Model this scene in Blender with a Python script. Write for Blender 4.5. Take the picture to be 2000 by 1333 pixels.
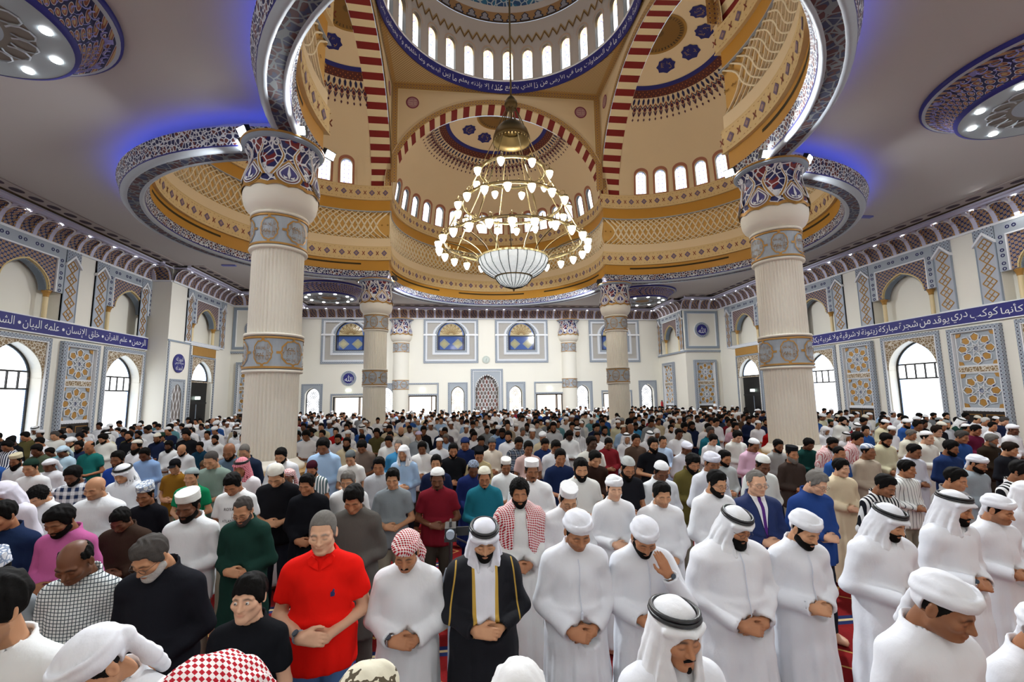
import bpy, math, random
import numpy as np
from mathutils import Matrix, Vector
from mathutils.geometry import tessellate_polygon

for _o in list(bpy.data.objects):
    bpy.data.objects.remove(_o)
SC = bpy.context.scene
COL = SC.collection
PI = math.pi
random.seed(7)

# ------------------------------------------------------------------ camera
def make_camera():
    p, y, r = math.radians(7.0), math.radians(6.7), math.radians(-0.85)
    f = Vector((math.sin(y) * math.cos(p), math.cos(y) * math.cos(p), math.sin(p)))
    r0 = Vector((math.cos(y), -math.sin(y), 0)); u0 = r0.cross(f)
    R = r0 * math.cos(r) + u0 * math.sin(r)
    U = -r0 * math.sin(r) + u0 * math.cos(r)
    cam = bpy.data.cameras.new('camera')
    cam.sensor_width = 36.0
    cam.lens = 888.9 / 2000 * 36
    cam.clip_end = 200
    cam.clip_start = 0.05
    o = bpy.data.objects.new('camera', cam)
    COL.objects.link(o)
    m = Matrix((R, U, -f)).transposed().to_4x4()
    m.translation = Vector((-1.95, 0.0, 2.45))
    o.matrix_world = m
    SC.camera = o
make_camera()

# ------------------------------------------------------------------ colour management, world
SC.view_settings.view_transform = 'Standard'
SC.view_settings.look = 'None'
SC.view_settings.gamma = 1.0
SC.view_settings.use_curve_mapping = False
SC.view_settings.exposure = -0.62
SC.render.film_transparent = False
SC.cycles.use_denoising = True
SC.cycles.max_bounces = 4
SC.cycles.diffuse_bounces = 3
SC.cycles.glossy_bounces = 2
SC.cycles.use_adaptive_sampling = True
SC.cycles.adaptive_threshold = 0.04
SC.cycles.transmission_bounces = 4
SC.cycles.transparent_max_bounces = 8
SC.cycles.sample_clamp_indirect = 6.0
SC.cycles.caustics_reflective = False
SC.cycles.caustics_refractive = False
W = bpy.data.worlds.new('world'); SC.world = W
W.use_nodes = True
W.node_tree.nodes['Background'].inputs[0].default_value = (0.75, 0.85, 1.0, 1)
W.node_tree.nodes['Background'].inputs[1].default_value = 1.0

# ------------------------------------------------------------------ lights of the hall
def area(name, loc, target, energy, size, size_y=None, color=(1, 1, 1), spread=PI):
    l = bpy.data.lights.new(name, 'AREA')
    l.energy = energy; l.color = color
    l.shape = 'RECTANGLE' if size_y else 'DISK'
    l.size = size
    if size_y: l.size_y = size_y
    l.spread = spread
    o = bpy.data.objects.new(name, l); COL.objects.link(o)
    o.location = loc
    d = Vector(target) - Vector(loc)
    o.rotation_euler = d.to_track_quat('-Z', 'Y').to_euler()
    return o
HC = 15.8                      # hall centre along Y
# floodlights standing on the four capitals
for sx in (-1, 1):
    for fy, yy in ((-1, 10.0), (1, 21.6)):
        area('capital_floodlight', (sx * 5.0, yy + fy * 0.95, 7.85), (sx * 2.2, yy + fy * 9, 0), 560, 0.35, color=(0.93, 0.97, 1.0), spread=2.2)
        area('capital_floodlight', (sx * 6.85, yy, 7.8), (sx * 14.5, yy + fy * 1.0, 1.5), 330, 0.35, color=(0.95, 0.98, 1.0), spread=2.2)
# rows of downlights in the wall cornices
area('cornice_downlight', (0, 31.0, 8.55), (0, 27.5, 0), 420, 26, 0.3, color=(1, 0.99, 0.96))
for sx in (-1, 1):
    o = area('cornice_downlight', (sx * 15.0, 12, 8.5), (sx * 11.5, 12, 0), 330, 20, 0.3, color=(1, 0.99, 0.96))
    o.rotation_euler = (Vector((-sx * 3.5, 0, -8.5)).to_track_quat('-Z', 'X')).to_euler()
area('cornice_downlight', (0, 0.1, 8.5), (0, 3.2, 0), 480, 24, 0.3, color=(0.94, 0.97, 1.0))  # unseen row by the front wall, added to light the nearest worshippers
# spots in the round ceiling pendants
PENDANTS = [(-9.5, 6.95), (9.9, 7.1), (-9.3, 26.5), (9.3, 26.5)]
for px, py in PENDANTS:
    area('pendant_downlight', (px, py, 8.1), (px, py, 0), 170, 2.2, color=(0.97, 0.99, 1.0))
# chandelier glow
def point(name, loc, energy, r, color):
    l = bpy.data.lights.new(name, 'POINT'); l.energy = energy; l.shadow_soft_size = r; l.color = color
    o = bpy.data.objects.new(name, l); COL.objects.link(o); o.location = loc
point('chandelier_light', (0, HC, 10.0), 520, 0.5, (1.0, 0.90, 0.74))
point('chandelier_light', (0, HC, 8.3), 520, 0.8, (1.0, 0.95, 0.86))

# ------------------------------------------------------------------ materials
def C(h):
    """sRGB hex or tuple -> linear rgba"""
    if isinstance(h, str):
        h = h.lstrip('#'); h = tuple(int(h[i:i + 2], 16) / 255 for i in (0, 2, 4))
    return tuple((c / 12.92 if c <= 0.04045 else ((c + 0.055) / 1.055) ** 2.4) for c in h[:3]) + (1,)

class N:
    """small expression wrapper around shader node sockets"""
    def __init__(s, nt, sock): s.nt, s.s = nt, sock
    def _m(s, op, *a):
        n = s.nt.nodes.new('ShaderNodeMath'); n.operation = op
        for i, v in enumerate((s,) + a):
            if isinstance(v, N): s.nt.links.new(v.s, n.inputs[i])
            else: n.inputs[i].default_value = v
        return N(s.nt, n.outputs[0])
    def __add__(s, o): return s._m('ADD', o)
    def __sub__(s, o): return s._m('SUBTRACT', o)
    def __mul__(s, o): return s._m('MULTIPLY', o)
    __radd__ = __add__; __rmul__ = __mul__
    def __rsub__(s, o): return (s * -1.0) + o
    def __truediv__(s, o): return s._m('DIVIDE', o)
    def __lt__(s, o): return s._m('LESS_THAN', o)
    def __gt__(s, o): return s._m('GREATER_THAN', o)
    def floor(s): return s._m('FLOOR')
    def fract(s): return s._m('FRACT')
    def abs(s): return s._m('ABSOLUTE')
    def sin(s): return s._m('SINE')
    def mod(s, o): return s._m('FLOORED_MODULO', o)
    def max(s, o): return s._m('MAXIMUM', o)
    def min(s, o): return s._m('MINIMUM', o)
    def sqrt(s): return s._m('SQRT')
    def pow(s, o): return s._m('POWER', o)

class Mat:
    cache = {}
    def __init__(s, name, rough=0.6, metal=0.0, spec=0.4):
        s.m = bpy.data.materials.new(name); s.m.use_nodes = True
        s.nt = s.m.node_tree
        s.b = s.nt.nodes['Principled BSDF']
        s.b.inputs['Roughness'].default_value = rough
        s.b.inputs['Metallic'].default_value = metal
        s.b.inputs['Specular IOR Level'].default_value = spec
        s._co = {}
    def co(s, kind='Object'):
        if kind not in s._co:
            t = s.nt.nodes.new('ShaderNodeTexCoord') if kind != 'UVattr' else None
            x = s.nt.nodes.new('ShaderNodeSeparateXYZ')
            s.nt.links.new(t.outputs[kind], x.inputs[0])
            s._co[kind] = (t.outputs[kind],) + tuple(N(s.nt, x.outputs[i]) for i in range(3))
        return s._co[kind]
    def noise(s, scale, detail=2, kind='Object', rough=0.5, stretch=None):
        n = s.nt.nodes.new('ShaderNodeTexNoise'); n.inputs['Scale'].default_value = scale
        n.inputs['Detail'].default_value = detail; n.inputs['Roughness'].default_value = rough
        v = s.co(kind)[0]
        if stretch:
            mp = s.nt.nodes.new('ShaderNodeMapping'); mp.inputs['Scale'].default_value = stretch
            s.nt.links.new(v, mp.inputs[0]); v = mp.outputs[0]
        s.nt.links.new(v, n.inputs['Vector'])
        return N(s.nt, n.outputs[0])
    def vor(s, scale, feature='DISTANCE_TO_EDGE', kind='Object'):
        n = s.nt.nodes.new('ShaderNodeTexVoronoi'); n.feature = feature; n.inputs['Scale'].default_value = scale
        s.nt.links.new(s.co(kind)[0], n.inputs['Vector'])
        return N(s.nt, n.outputs[0])
    def mix(s, f, a, b):
        n = s.nt.nodes.new('ShaderNodeMix'); n.data_type = 'RGBA'
        s.nt.links.new(f.s, n.inputs[0])
        for i, v in ((6, a), (7, b)):
            if isinstance(v, tuple): n.inputs[i].default_value = v
            else: s.nt.links.new(v, n.inputs[i])
        return n.outputs[2]
    def color(s, v):
        if isinstance(v, tuple): s.b.inputs['Base Color'].default_value = v
        else: s.nt.links.new(v, s.b.inputs['Base Color'])
        return s
    def bump(s, h, strength=0.3, dist=0.01):
        n = s.nt.nodes.new('ShaderNodeBump'); n.inputs['Strength'].default_value = strength
        n.inputs['Distance'].default_value = dist
        s.nt.links.new(h.s, n.inputs['Height']); s.nt.links.new(n.outputs[0], s.b.inputs['Normal'])
        return s
    def emit(s, c, strength):
        if isinstance(c, tuple): s.b.inputs['Emission Color'].default_value = c
        else: s.nt.links.new(c, s.b.inputs['Emission Color'])
        s.b.inputs['Emission Strength'].default_value = strength
        return s

def plain(name, col, rough=0.6, metal=0.0, spec=0.4, var=0.0, scale=6, bump=0.0, bscale=60):
    if name in Mat.cache: return Mat.cache[name]
    m = Mat(name, rough, metal, spec)
    c = C(col)
    if var:
        d = tuple(max(0, x * (1 - var)) for x in c[:3]) + (1,)
        m.color(m.mix(m.noise(scale), c, d))
    else: m.color(c)
    if bump: m.bump(m.noise(bscale), bump)
    Mat.cache[name] = m.m
    return m.m
def glow(name, col, strength, base='#ffffff'):
    if name in Mat.cache: return Mat.cache[name]
    m = Mat(name, 0.5); m.color(C(base)); m.emit(C(col), strength)
    Mat.cache[name] = m.m
    return m.m
def reg(m): Mat.cache[m.m.name] = m.m; return m.m

WALL = plain('plaster_ivory', '#f1eee2', 0.75, var=0.04, scale=0.7)
CREAM = plain('plaster_cream', '#e3cda6', 0.8, var=0.05, scale=0.8)
CREAM2 = plain('voussoir_cream', '#e6d5ab', 0.8)
CEIL = plain('plaster_ceiling', '#b5b1ae', 0.8, var=0.03, scale=0.5)
GOLDB = plain('ochre_paint', '#bf8a32', 0.55, var=0.10, scale=1.5)
GOLD = plain('gilt_plaster', '#b88a45', 0.45, metal=0.25, var=0.15, scale=8)
GOLDD = plain('dark_gilt', '#8a6530', 0.5, metal=0.2)
REDV = plain('voussoir_red', '#7d1a15', 0.7)
DARKS = plain('slot_dark', '#3c3016', 0.9)
NAVY = plain('navy_paint', '#2a2a78', 0.5)
NAVYD = plain('navy_dark', '#1d1d55', 0.5)
WHITEP = plain('white_trim', '#eef0f2', 0.5)
GREYT = plain('grey_trim', '#aab2ba', 0.55, var=0.08, scale=20)
GREYD = plain('grey_blue', '#8f9ba8', 0.5)
PURP = plain('motif_purple', '#6d5c74', 0.7)
MRED = plain('motif_red', '#7c3b2a', 0.7)
MBLUE = plain('motif_blue', '#23255c', 0.6)
BROWNP = plain('brown_border', '#b38c58', 0.7)
IRON = plain('black_metal', '#16171a', 0.4, spec=0.5)
BRONZE = plain('bronze', '#6f6041', 0.38, metal=0.85)
BRASS = plain('brass', '#cdbf92', 0.25, metal=0.9)
CHROME = plain('chrome', '#d8d8d8', 0.2, metal=1.0)
SHAFTM = plain('column_ivory', '#efeadc', 0.6)
DAY = glow('daylight_glass', '#f4f8ff', 5.5)
DAYW = glow('daylight_warm', '#fff4df', 4.2)

def pattern_acanthus():
    m = Mat('acanthus_carving', 0.6)
    v = m.vor(11.0); w = m.noise(14, 3)
    line = (v + w * 0.10) < 0.15
    m2 = m.noise(6.0, 1) > 0.54
    dark = m.mix(m2, C('#2b2f58'), C('#6a3b38'))
    m.color(m.mix(line, dark, C('#d6dbe0'))); m.bump(line, 0.8, 0.02)
    return reg(m)
ACAN = pattern_acanthus()
def pattern_soffit():
    m = Mat('soffit_arabesque', 0.7)
    v = m.vor(5.5); w = m.noise(8, 2)
    line = (v + w * 0.08) < 0.11
    sel = m.noise(5.0, 1) > 0.5
    dark = m.mix(sel, C('#4c2a2c'), C('#303450'))
    m.color(m.mix(line, dark, C('#6d7276'))); m.bump(line, 0.6, 0.02)
    return reg(m)
SOFF = pattern_soffit()
def pattern_border(name, base, dot, k=9.0, r=0.3, second=None):
    """small diamonds in a row pattern, in object space (x along, z up)"""
    m = Mat(name, 0.6)
    _, x, y, z = m.co()
    a = ((x + y) * k).fract() - 0.5
    b = (z * k).fract() - 0.5
    d = a.abs() + b.abs()
    c = m.mix(d < r, C(base), C(dot))
    if second:
        e = m.nt.nodes
        c = m.mix((d - 0.42).abs() < 0.05, c, C(second))
    m.color(c); m.bump(d, 0.25, 0.01)
    return reg(m)
BORDER = pattern_border('frame_border', '#8e98a4', '#4a4a58', 8.0, 0.24, '#cdd3da')
BORDERG = pattern_border('gilt_border', '#b08a54', '#5a4a6a', 7.0, 0.20, '#caa971')
GRILLE = pattern_border('grey_mesh_panel', '#b9b5ae', '#8e8b88', 12.0, 0.32)
DOTTED = pattern_border('dotted_panel', '#c9ae82', '#8d744c', 7.5, 0.26)
WHITEB = pattern_border('white_border', '#dfe3e8', '#8f96a8', 9.0, 0.2)
def pattern_floral():
    m = Mat('floral_gilt', 0.65)
    v = m.vor(9); w = m.noise(10, 2)
    line = (v + w * 0.1) < 0.13
    m.color(m.mix(line, C('#8d7656'), C('#d9d2c2'))); m.bump(line, 0.4, 0.01)
    return reg(m)
FLORAL = pattern_floral()
def pattern_scale():
    """fish-scale tiles: rows of overlapping discs"""
    m = Mat('scale_tiles', 0.6)
    _, x, y, z = m.co()
    k = 5.2
    u = (x + y) * k; v = z * k * 1.25
    def row(off):
        a = (u + off * 0.5).fract() - 0.5
        b = (v + off * 0.5).fract() - 0.62
        return (a * a * 1.0 + b * b * 0.72).sqrt()
    d = row(0).min(row(1) + 0.0)
    c = m.mix(d < 0.27, C('#2c2f52'), C('#d3d3d4'))
    c = m.mix(d < 0.235, c, C('#8d5a46'))
    c = m.mix(d < 0.12, c, C('#b39a6d'))
    m.color(c); m.bump(d, 0.4, 0.02)
    return reg(m)
SCALE = pattern_scale()
def pattern_net(name, base, fill, k=2.6):
    m = Mat(name, 0.65)
    _, x, y, z = m.co()
    u = x + y
    a = ((u * k + (z * k * 1.9).sin() * 0.22) + 0.0).fract() - 0.5
    b = (u * k - (z * k * 1.9).sin() * 0.22 + 0.5).fract() - 0.5
    d = a.abs().min(b.abs())
    m.color(m.mix(d < 0.08, C(fill), C(base)))
    m.bump(d, 0.3, 0.01)
    return reg(m)
def pattern_carpet():
    m = Mat('prayer_carpet', 0.95, spec=0.1)
    _, x, y, z = m.co()
    t = (y / 1.18).fract()
    n = m.noise(40, 2)
    c = m.mix(n, C('#6a1014'), C('#7e1a1a'))
    c = m.mix((t - 0.08).abs() < 0.075, c, C('#1f2a55'))
    c = m.mix((t - 0.08).abs() < 0.018, c, C('#c9b58a'))
    d = ((x * 1.6).fract() - 0.5).abs() + ((t - 0.55) * 2.0).abs()
    c = m.mix((d - 0.36).abs() < 0.03, c, C('#b08b50'))
    m.color(c); m.bump(n, 0.3)
    return reg(m)
CARPET = pattern_carpet()
def pattern_mosaic():
    m = Mat('dome_mosaic', 0.6)
    v = m.vor(3.2); line = v < 0.06
    c = m.mix(m.noise(3, 1) > 0.5, C('#2f6f92'), C('#2a4f7c'))
    m.color(m.mix(line, c, C('#b7c3c8')))
    return reg(m)
MOSAIC = pattern_mosaic()

# ------------------------------------------------------------------ mesh helpers
def mesh_np(name, V, F):
    """V (n,3), F list of faces or (m,4)/(m,3) array"""
    me = bpy.data.meshes.new(name)
    if isinstance(F, np.ndarray):
        V = np.asarray(V, np.float32)
        k = F.shape[1]
        me.vertices.add(len(V)); me.vertices.foreach_set('co', V.ravel())
        me.loops.add(F.size); me.loops.foreach_set('vertex_index', F.astype(np.int32).ravel())
        me.polygons.add(len(F))
        me.polygons.foreach_set('loop_start', np.arange(0, F.size, k, dtype=np.int32))
        me.update(calc_edges=True)
    else:
        me.from_pydata([tuple(v) for v in V], [], F); me.update()
    return me
def link(name, data, parent=None, mats=None, smooth=False, loc=None, rotz=None):
    o = bpy.data.objects.new(name, data); COL.objects.link(o)
    if mats is not None and data is not None and len(data.materials) == 0:
        for mm in (mats if isinstance(mats, (list, tuple)) else [mats]): data.materials.append(mm)
    if smooth and data is not None and len(data.polygons):
        data.polygons.foreach_set('use_smooth', np.ones(len(data.polygons), bool))
    if parent is not None: o.parent = parent
    if loc is not None: o.location = loc
    if rotz is not None: o.rotation_euler = (0, 0, rotz)
    return o
def tag(o, label=None, cat=None, group=None, kind=None):
    if label: o['label'] = label
    if cat: o['category'] = cat
    if group: o['group'] = group
    if kind: o['kind'] = kind
    return o
def empty(name, loc=(0, 0, 0), rotz=0.0, parent=None):
    o = bpy.data.objects.new(name, None); COL.objects.link(o)
    o.empty_display_size = 0.1; o.location = loc; o.rotation_euler = (0, 0, rotz)
    if parent is not None: o.parent = parent
    return o

class MB:
    """mesh builder; faces carry a material slot"""
    def __init__(s): s.v = []; s.f = []; s.mi = []; s.mats = []
    def slot(s, m):
        if m not in s.mats: s.mats.append(m)
        return s.mats.index(m)
    def add(s, V, F, m):
        b = len(s.v); k = s.slot(m)
        s.v.extend(tuple(map(float, v)) for v in V)
        for f in F: s.f.append(tuple(int(i) + b for i in f)); s.mi.append(k)
        return s
    def box(s, x0, x1, y0, y1, z0, z1, m):
        V = [(x, y, z) for x in (x0, x1) for y in (y0, y1) for z in (z0, z1)]
        F = [(0, 1, 3, 2), (4, 6, 7, 5), (0, 4, 5, 1), (2, 3, 7, 6), (0, 2, 6, 4), (1, 5, 7, 3)]
        return s.add(V, F, m)
    def prism(s, poly, y0, y1, m, back=True):
        """polygon in (x,z), extruded from y0 (front, towards viewer) to y1"""
        n = len(poly)
        V = [(p[0], y0, p[1]) for p in poly] + [(p[0], y1, p[1]) for p in poly]
        a = sum(poly[i][0] * poly[(i + 1) % n][1] - poly[(i + 1) % n][0] * poly[i][1] for i in range(n))
        idx = list(range(n)) if a > 0 else list(range(n))[::-1]
        F = [tuple(idx)]
        if back: F.append(tuple(i + n for i in idx[::-1]))
        for i in range(n):
            p, q = idx[i], idx[(i + 1) % n]
            F.append((p, p + n, q + n, q))
        return s.add(V, F, m)
    def flat(s, poly, y, m):
        return s.add([(p[0], y, p[1]) for p in poly], [tuple(range(len(poly)))], m)
    def holed(s, outer, holes, y, m):
        """planar polygon with holes in the x,z plane"""
        loops = [[Vector((p[0], p[1], 0)) for p in l] for l in [outer] + holes]
        tris = tessellate_polygon(loops)
        V = [(v.x, y, v.y) for l in loops for v in l]
        F = []
        for t in tris:
            a, b, c = (V[i] for i in t)
            ar = (b[0] - a[0]) * (c[2] - a[2]) - (c[0] - a[0]) * (b[2] - a[2])
            F.append(t if ar > 0 else t[::-1])
        return s.add(V, F, m)
    def pierced(s, x0, x1, z0, z1, holes, y, m):
        """a rectangle with many holes, cut into cells that hold one each"""
        hb = sorted([(min(p[0] for p in h), max(p[0] for p in h), min(p[1] for p in h), max(p[1] for p in h), h) for h in holes])
        groups = []
        for h in hb:
            if groups and h[0] < groups[-1][1] - 1e-6: groups[-1][2].append(h); groups[-1][1] = max(groups[-1][1], h[1])
            else: groups.append([h[0], h[1], [h]])
        x = x0
        for ga, gb, hs in groups:
            if ga > x + 1e-6: s.add([(x, y, z0), (ga, y, z0), (ga, y, z1), (x, y, z1)], [(0, 1, 2, 3)], m)
            hs.sort(key=lambda h: h[2]); zc = z0
            for i, h in enumerate(hs):
                zt = z1 if i == len(hs) - 1 else (h[3] + hs[i + 1][2]) / 2
                e = 0.003
                s.holed(rect(ga - e, gb + e, min(zc, h[2] - e), zt), [h[4]], y, m); zc = zt
            x = gb
        if x < x1: s.add([(x, y, z0), (x1, y, z0), (x1, y, z1), (x, y, z1)], [(0, 1, 2, 3)], m)
        return s
    def reveal(s, loop, y0, y1, m, closed=True):
        n = len(loop)
        V = [(p[0], y0, p[1]) for p in loop] + [(p[0], y1, p[1]) for p in loop]
        F = [(i, (i + 1) % n, (i + 1) % n + n, i + n) for i in range(n if closed else n - 1)]
        return s.add(V, F, m)
    def ring(s, outer, inner, y0, y1, m):
        """flat frame between two loops with the same point count, given thickness"""
        n = len(outer)
        V = [(p[0], y0, p[1]) for p in outer] + [(p[0], y0, p[1]) for p in inner] + [(p[0], y1, p[1]) for p in outer] + [(p[0], y1, p[1]) for p in inner]
        F = []
        for i in range(n):
            j = (i + 1) % n
            F += [(i, j, j + n, i + n), (i + 2 * n, j + 2 * n, j, i), (i + n, j + n, j + 3 * n, i + 3 * n)]
        return s.add(V, F, m)
    def lathe(s, prof, m, seg=48, a0=0.0, a1=2 * PI, c=(0, 0, 0), rfun=None):
        full = abs(a1 - a0 - 2 * PI) < 1e-6
        na = seg if full else seg + 1
        V = []; F = []
        for (r, z) in prof:
            for i in range(na):
                a = a0 + (a1 - a0) * i / seg
                rr = r if rfun is None else rfun(r, a, z)
                V.append((c[0] + rr * math.cos(a), c[1] + rr * math.sin(a), c[2] + z))
        for k in range(len(prof) - 1):
            for i in range(seg):
                j = (i + 1) % na
                F.append((k * na + i, k * na + j, (k + 1) * na + j, (k + 1) * na + i))
        return s.add(V, F, m)
    def tube(s, pts, r, m, seg=6, cap=True, closed=False):
        P = [Vector(p) for p in pts]; n = len(P)
        V = []; F = []
        up = Vector((0, 0, 1))
        for i, p in enumerate(P):
            if closed: t = P[(i + 1) % n] - P[i - 1]
            else: t = P[min(i + 1, n - 1)] - P[max(i - 1, 0)]
            t.normalize()
            a = t.cross(up)
            if a.length < 1e-3: a = t.cross(Vector((1, 0, 0)))
            a.normalize(); b = a.cross(t)
            rr = r[i] if isinstance(r, (list, tuple)) else r
            for k in range(seg):
                w = 2 * PI * k / seg
                V.append(p + a * (rr * math.cos(w)) + b * (rr * math.sin(w)))
        for i in range(n if closed else n - 1):
            i2 = (i + 1) % n
            for k in range(seg):
                k2 = (k + 1) % seg
                F.append((i * seg + k, i * seg + k2, i2 * seg + k2, i2 * seg + k))
        if cap and not closed:
            F.append(tuple(range(seg))); F.append(tuple((n - 1) * seg + k for k in range(seg))[::-1])
        return s.add(V, F, m)
    def mapped(s, poly, fn, m):
        """2D polygon pushed onto a surface by fn(u,v)->xyz"""
        return s.add([fn(*p) for p in poly], [tuple(range(len(poly)))], m)
    def mesh(s, name):
        me = bpy.data.meshes.new(name)
        me.from_pydata(s.v, [], s.f)
        for mm in s.mats: me.materials.append(mm)
        me.polygons.foreach_set('material_index', np.array(s.mi, np.int32))
        me.update()
        return me
    def build(s, name, parent=None, smooth=False, loc=None, rotz=None):
        return link(name, s.mesh(name), parent, None, smooth, loc, rotz)

def arch_pts(x0, x1, z0, zs, za, n=10, pointed=True):
    """closed loop: bottom-left, bottom-right, up to the spring zs and over the (pointed) arch with apex za"""
    xm = (x0 + x1) / 2; w = (x1 - x0) / 2; h = za - zs
    pts = [(x0, z0), (x1, z0)]
    for i in range(0, 2 * n + 1):
        t = i / n - 1              # -1..1 from right to left
        s_ = -t
        if pointed:
            k = 1 - abs(t)         # 0 at spring, 1 at apex
            a = k * PI / 2 * 0.80
            xx = math.cos(a); mx = math.cos(PI / 2 * 0.80)
            x = xm + (1 if t < 0 else -1) * w * (xx - mx) / (1 - mx)
            z = zs + h * math.sin(a) / math.sin(PI / 2 * 0.80)
        else:
            a = (t + 1) * PI / 2
            x = xm + w * math.cos(a); z = zs + h * math.sin(a)
        pts.append((x, z))
    return pts
def rect(x0, x1, z0, z1): return [(x0, z0), (x1, z0), (x1, z1), (x0, z1)]
def grow(loop, d, cx=None):
    """offset of an arch loop: scale about its centre by d on every side"""
    xs = [p[0] for p in loop]; zs = [p[1] for p in loop]
    cx = (min(xs) + max(xs)) / 2; w = (max(xs) - min(xs)) / 2
    z0, z1 = min(zs), max(zs); h = z1 - z0
    return [(cx + (p[0] - cx) * (w + d) / w, z0 - d + (p[1] - z0) * (h + 2 * d) / h) for p in loop]

# ------------------------------------------------------------------ arabic lettering
AR = {'ا': (0xFE8D, 2), 'أ': (0xFE83, 2), 'إ': (0xFE87, 2), 'آ': (0xFE81, 2), 'ب': (0xFE8F, 4), 'ة': (0xFE93, 2), 'ت': (0xFE95, 4), 'ث': (0xFE99, 4),
      'ج': (0xFE9D, 4), 'ح': (0xFEA1, 4), 'خ': (0xFEA5, 4), 'د': (0xFEA9, 2), 'ذ': (0xFEAB, 2), 'ر': (0xFEAD, 2), 'ز': (0xFEAF, 2), 'س': (0xFEB1, 4),
      'ش': (0xFEB5, 4), 'ص': (0xFEB9, 4), 'ض': (0xFEBD, 4), 'ط': (0xFEC1, 4), 'ظ': (0xFEC5, 4), 'ع': (0xFEC9, 4), 'غ': (0xFECD, 4), 'ف': (0xFED1, 4),
      'ق': (0xFED5, 4), 'ك': (0xFED9, 4), 'ل': (0xFEDD, 4), 'م': (0xFEE1, 4), 'ن': (0xFEE5, 4), 'ه': (0xFEE9, 4), 'و': (0xFEED, 2), 'ى': (0xFEEF, 2),
      'ي': (0xFEF1, 4), 'ئ': (0xFE89, 4), 'ء': (0xFE80, 1), 'ؤ': (0xFE85, 2)}
LAMALEF = {'ا': 0xFEFB, 'أ': 0xFEF7, 'إ': 0xFEF9, 'آ': 0xFEF5}
def shape_ar(text):
    out = []
    for word in text.split(' '):
        gl = []; i = 0; prev = False
        while i < len(word):
            ch = word[i]
            if ch == 'ل' and i + 1 < len(word) and word[i + 1] in LAMALEF:
                gl.append(chr(LAMALEF[word[i + 1]] + (1 if prev else 0))); prev = False; i += 2; continue
            if ch not in AR: gl.append(ch); prev = False; i += 1; continue
            base, n = AR[ch]
            nxt = i + 1 < len(word) and word[i + 1] in AR and AR[word[i + 1]][1] > 1
            if n == 1: form = 0; joins = False
            elif n == 2: form = 1 if prev else 0; joins = False
            else:
                form = {(False, False): 0, (True, False): 1, (False, True): 2, (True, True): 3}[(prev, nxt)]; joins = nxt
            gl.append(chr(base + form)); prev = joins; i += 1
        out.append(''.join(reversed(gl)))
    return ' '.join(reversed(out))
_txt = {}
def text_mesh(s, arabic=True):
    """flat triangulated glyph mesh as (V (n,2), faces), normalised: x from 0, width returned, height about 1"""
    if s in _txt: return _txt[s]
    cu = bpy.data.curves.new('lettering', 'FONT')
    cu.body = shape_ar(s) if arabic else s
    cu.resolution_u = 2
    o = bpy.data.objects.new('lettering', cu); COL.objects.link(o)
    dg = bpy.context.evaluated_depsgraph_get(); dg.update()
    me = bpy.data.meshes.new_from_object(o.evaluated_get(dg))
    V = np.array([v.co[:2] for v in me.vertices]).reshape(-1, 2); F = [tuple(p.vertices) for p in me.polygons]
    bpy.data.objects.remove(o); bpy.data.curves.remove(cu); bpy.data.meshes.remove(me)
    if len(V): V[:, 0] -= V[:, 0].min()
    w = V[:, 0].max() if len(V) else 1
    _txt[s] = (V, F, w)
    return _txt[s]
def letters(mb, s, x0, x1, zc, h, y, m, arabic=True, fit=False, fn=None):
    V, F, w = text_mesh(s, arabic)
    z0, z1 = V[:, 1].min(), V[:, 1].max()
    sz = h / (z1 - z0)
    sx = (x1 - x0) / w if fit else min(sz, (x1 - x0) / w)
    if not fit: sz = sx
    cx = (x0 + x1) / 2 - w * sx / 2
    P = [(cx + a * sx, zc + (b - (z0 + z1) / 2) * sz) for a, b in V]
    mb.add([fn(*p) for p in P] if fn else [(p[0], y, p[1]) for p in P], F, m)
# ================================================================== THE HALL
SERIAL = {'window': 0, 'door': 0, 'trim': 0}
def serial(k):
    SERIAL[k] += 1
    return f'{k}_{SERIAL[k]}'
def struct(o): o['kind'] = 'structure'; return o

# ---- floor
mb = MB(); mb.box(-17.5, 17.5, -1.6, 36, -0.2, 0, CARPET)
FLOOR = struct(mb.build('floor'))

# ---- shared wall-ornament meshes (local frame: x along the wall, z up, -y into the room)
def win_pane_mat():
    m = Mat('stained_daylight', 0.3)
    _, x, y, z = m.co()
    edge = (x.abs() - 0.66) > 0.0
    tri = ((z * 1.7).fract() - 0.5).abs() * 0.34
    zig = ((x.abs() - 0.62) + tri) > 0.10
    dots = (((x * 14).fract() - 0.5).abs() + ((z * 14).fract() - 0.5).abs()) < 0.3
    c = m.mix(zig, C('#fbfdff'), C('#cfe0f6'))
    c = m.mix((x.abs() - 0.80) > 0.0, c, C('#7ea6dd'))
    c = m.mix(dots * ((x.abs() - 0.80) > 0.0), c, C('#dbe8fa'))
    m.color(C('#dfe9f5')); m.emit(c, 4.2)
    return reg(m)
PANE = win_pane_mat()
def fan_pane_mat():
    m = Mat('fanlight_daylight', 0.3)
    _, x, y, z = m.co()
    r = (x * x * 1.15 + (z - 3.3) * (z - 3.3)).sqrt()
    n = m.noise(5, 2)
    c = m.mix(n > 0.56, C('#fdfdfb'), C('#f3ecd8'))
    c = m.mix(r > 0.80, c, C('#8fb4e4'))
    c = m.mix(r > 0.93, c, C('#c9dcf4'))
    m.color(C('#dfe9f5')); m.emit(c, 4.2)
    return reg(m)
FANP = fan_pane_mat()

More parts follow.
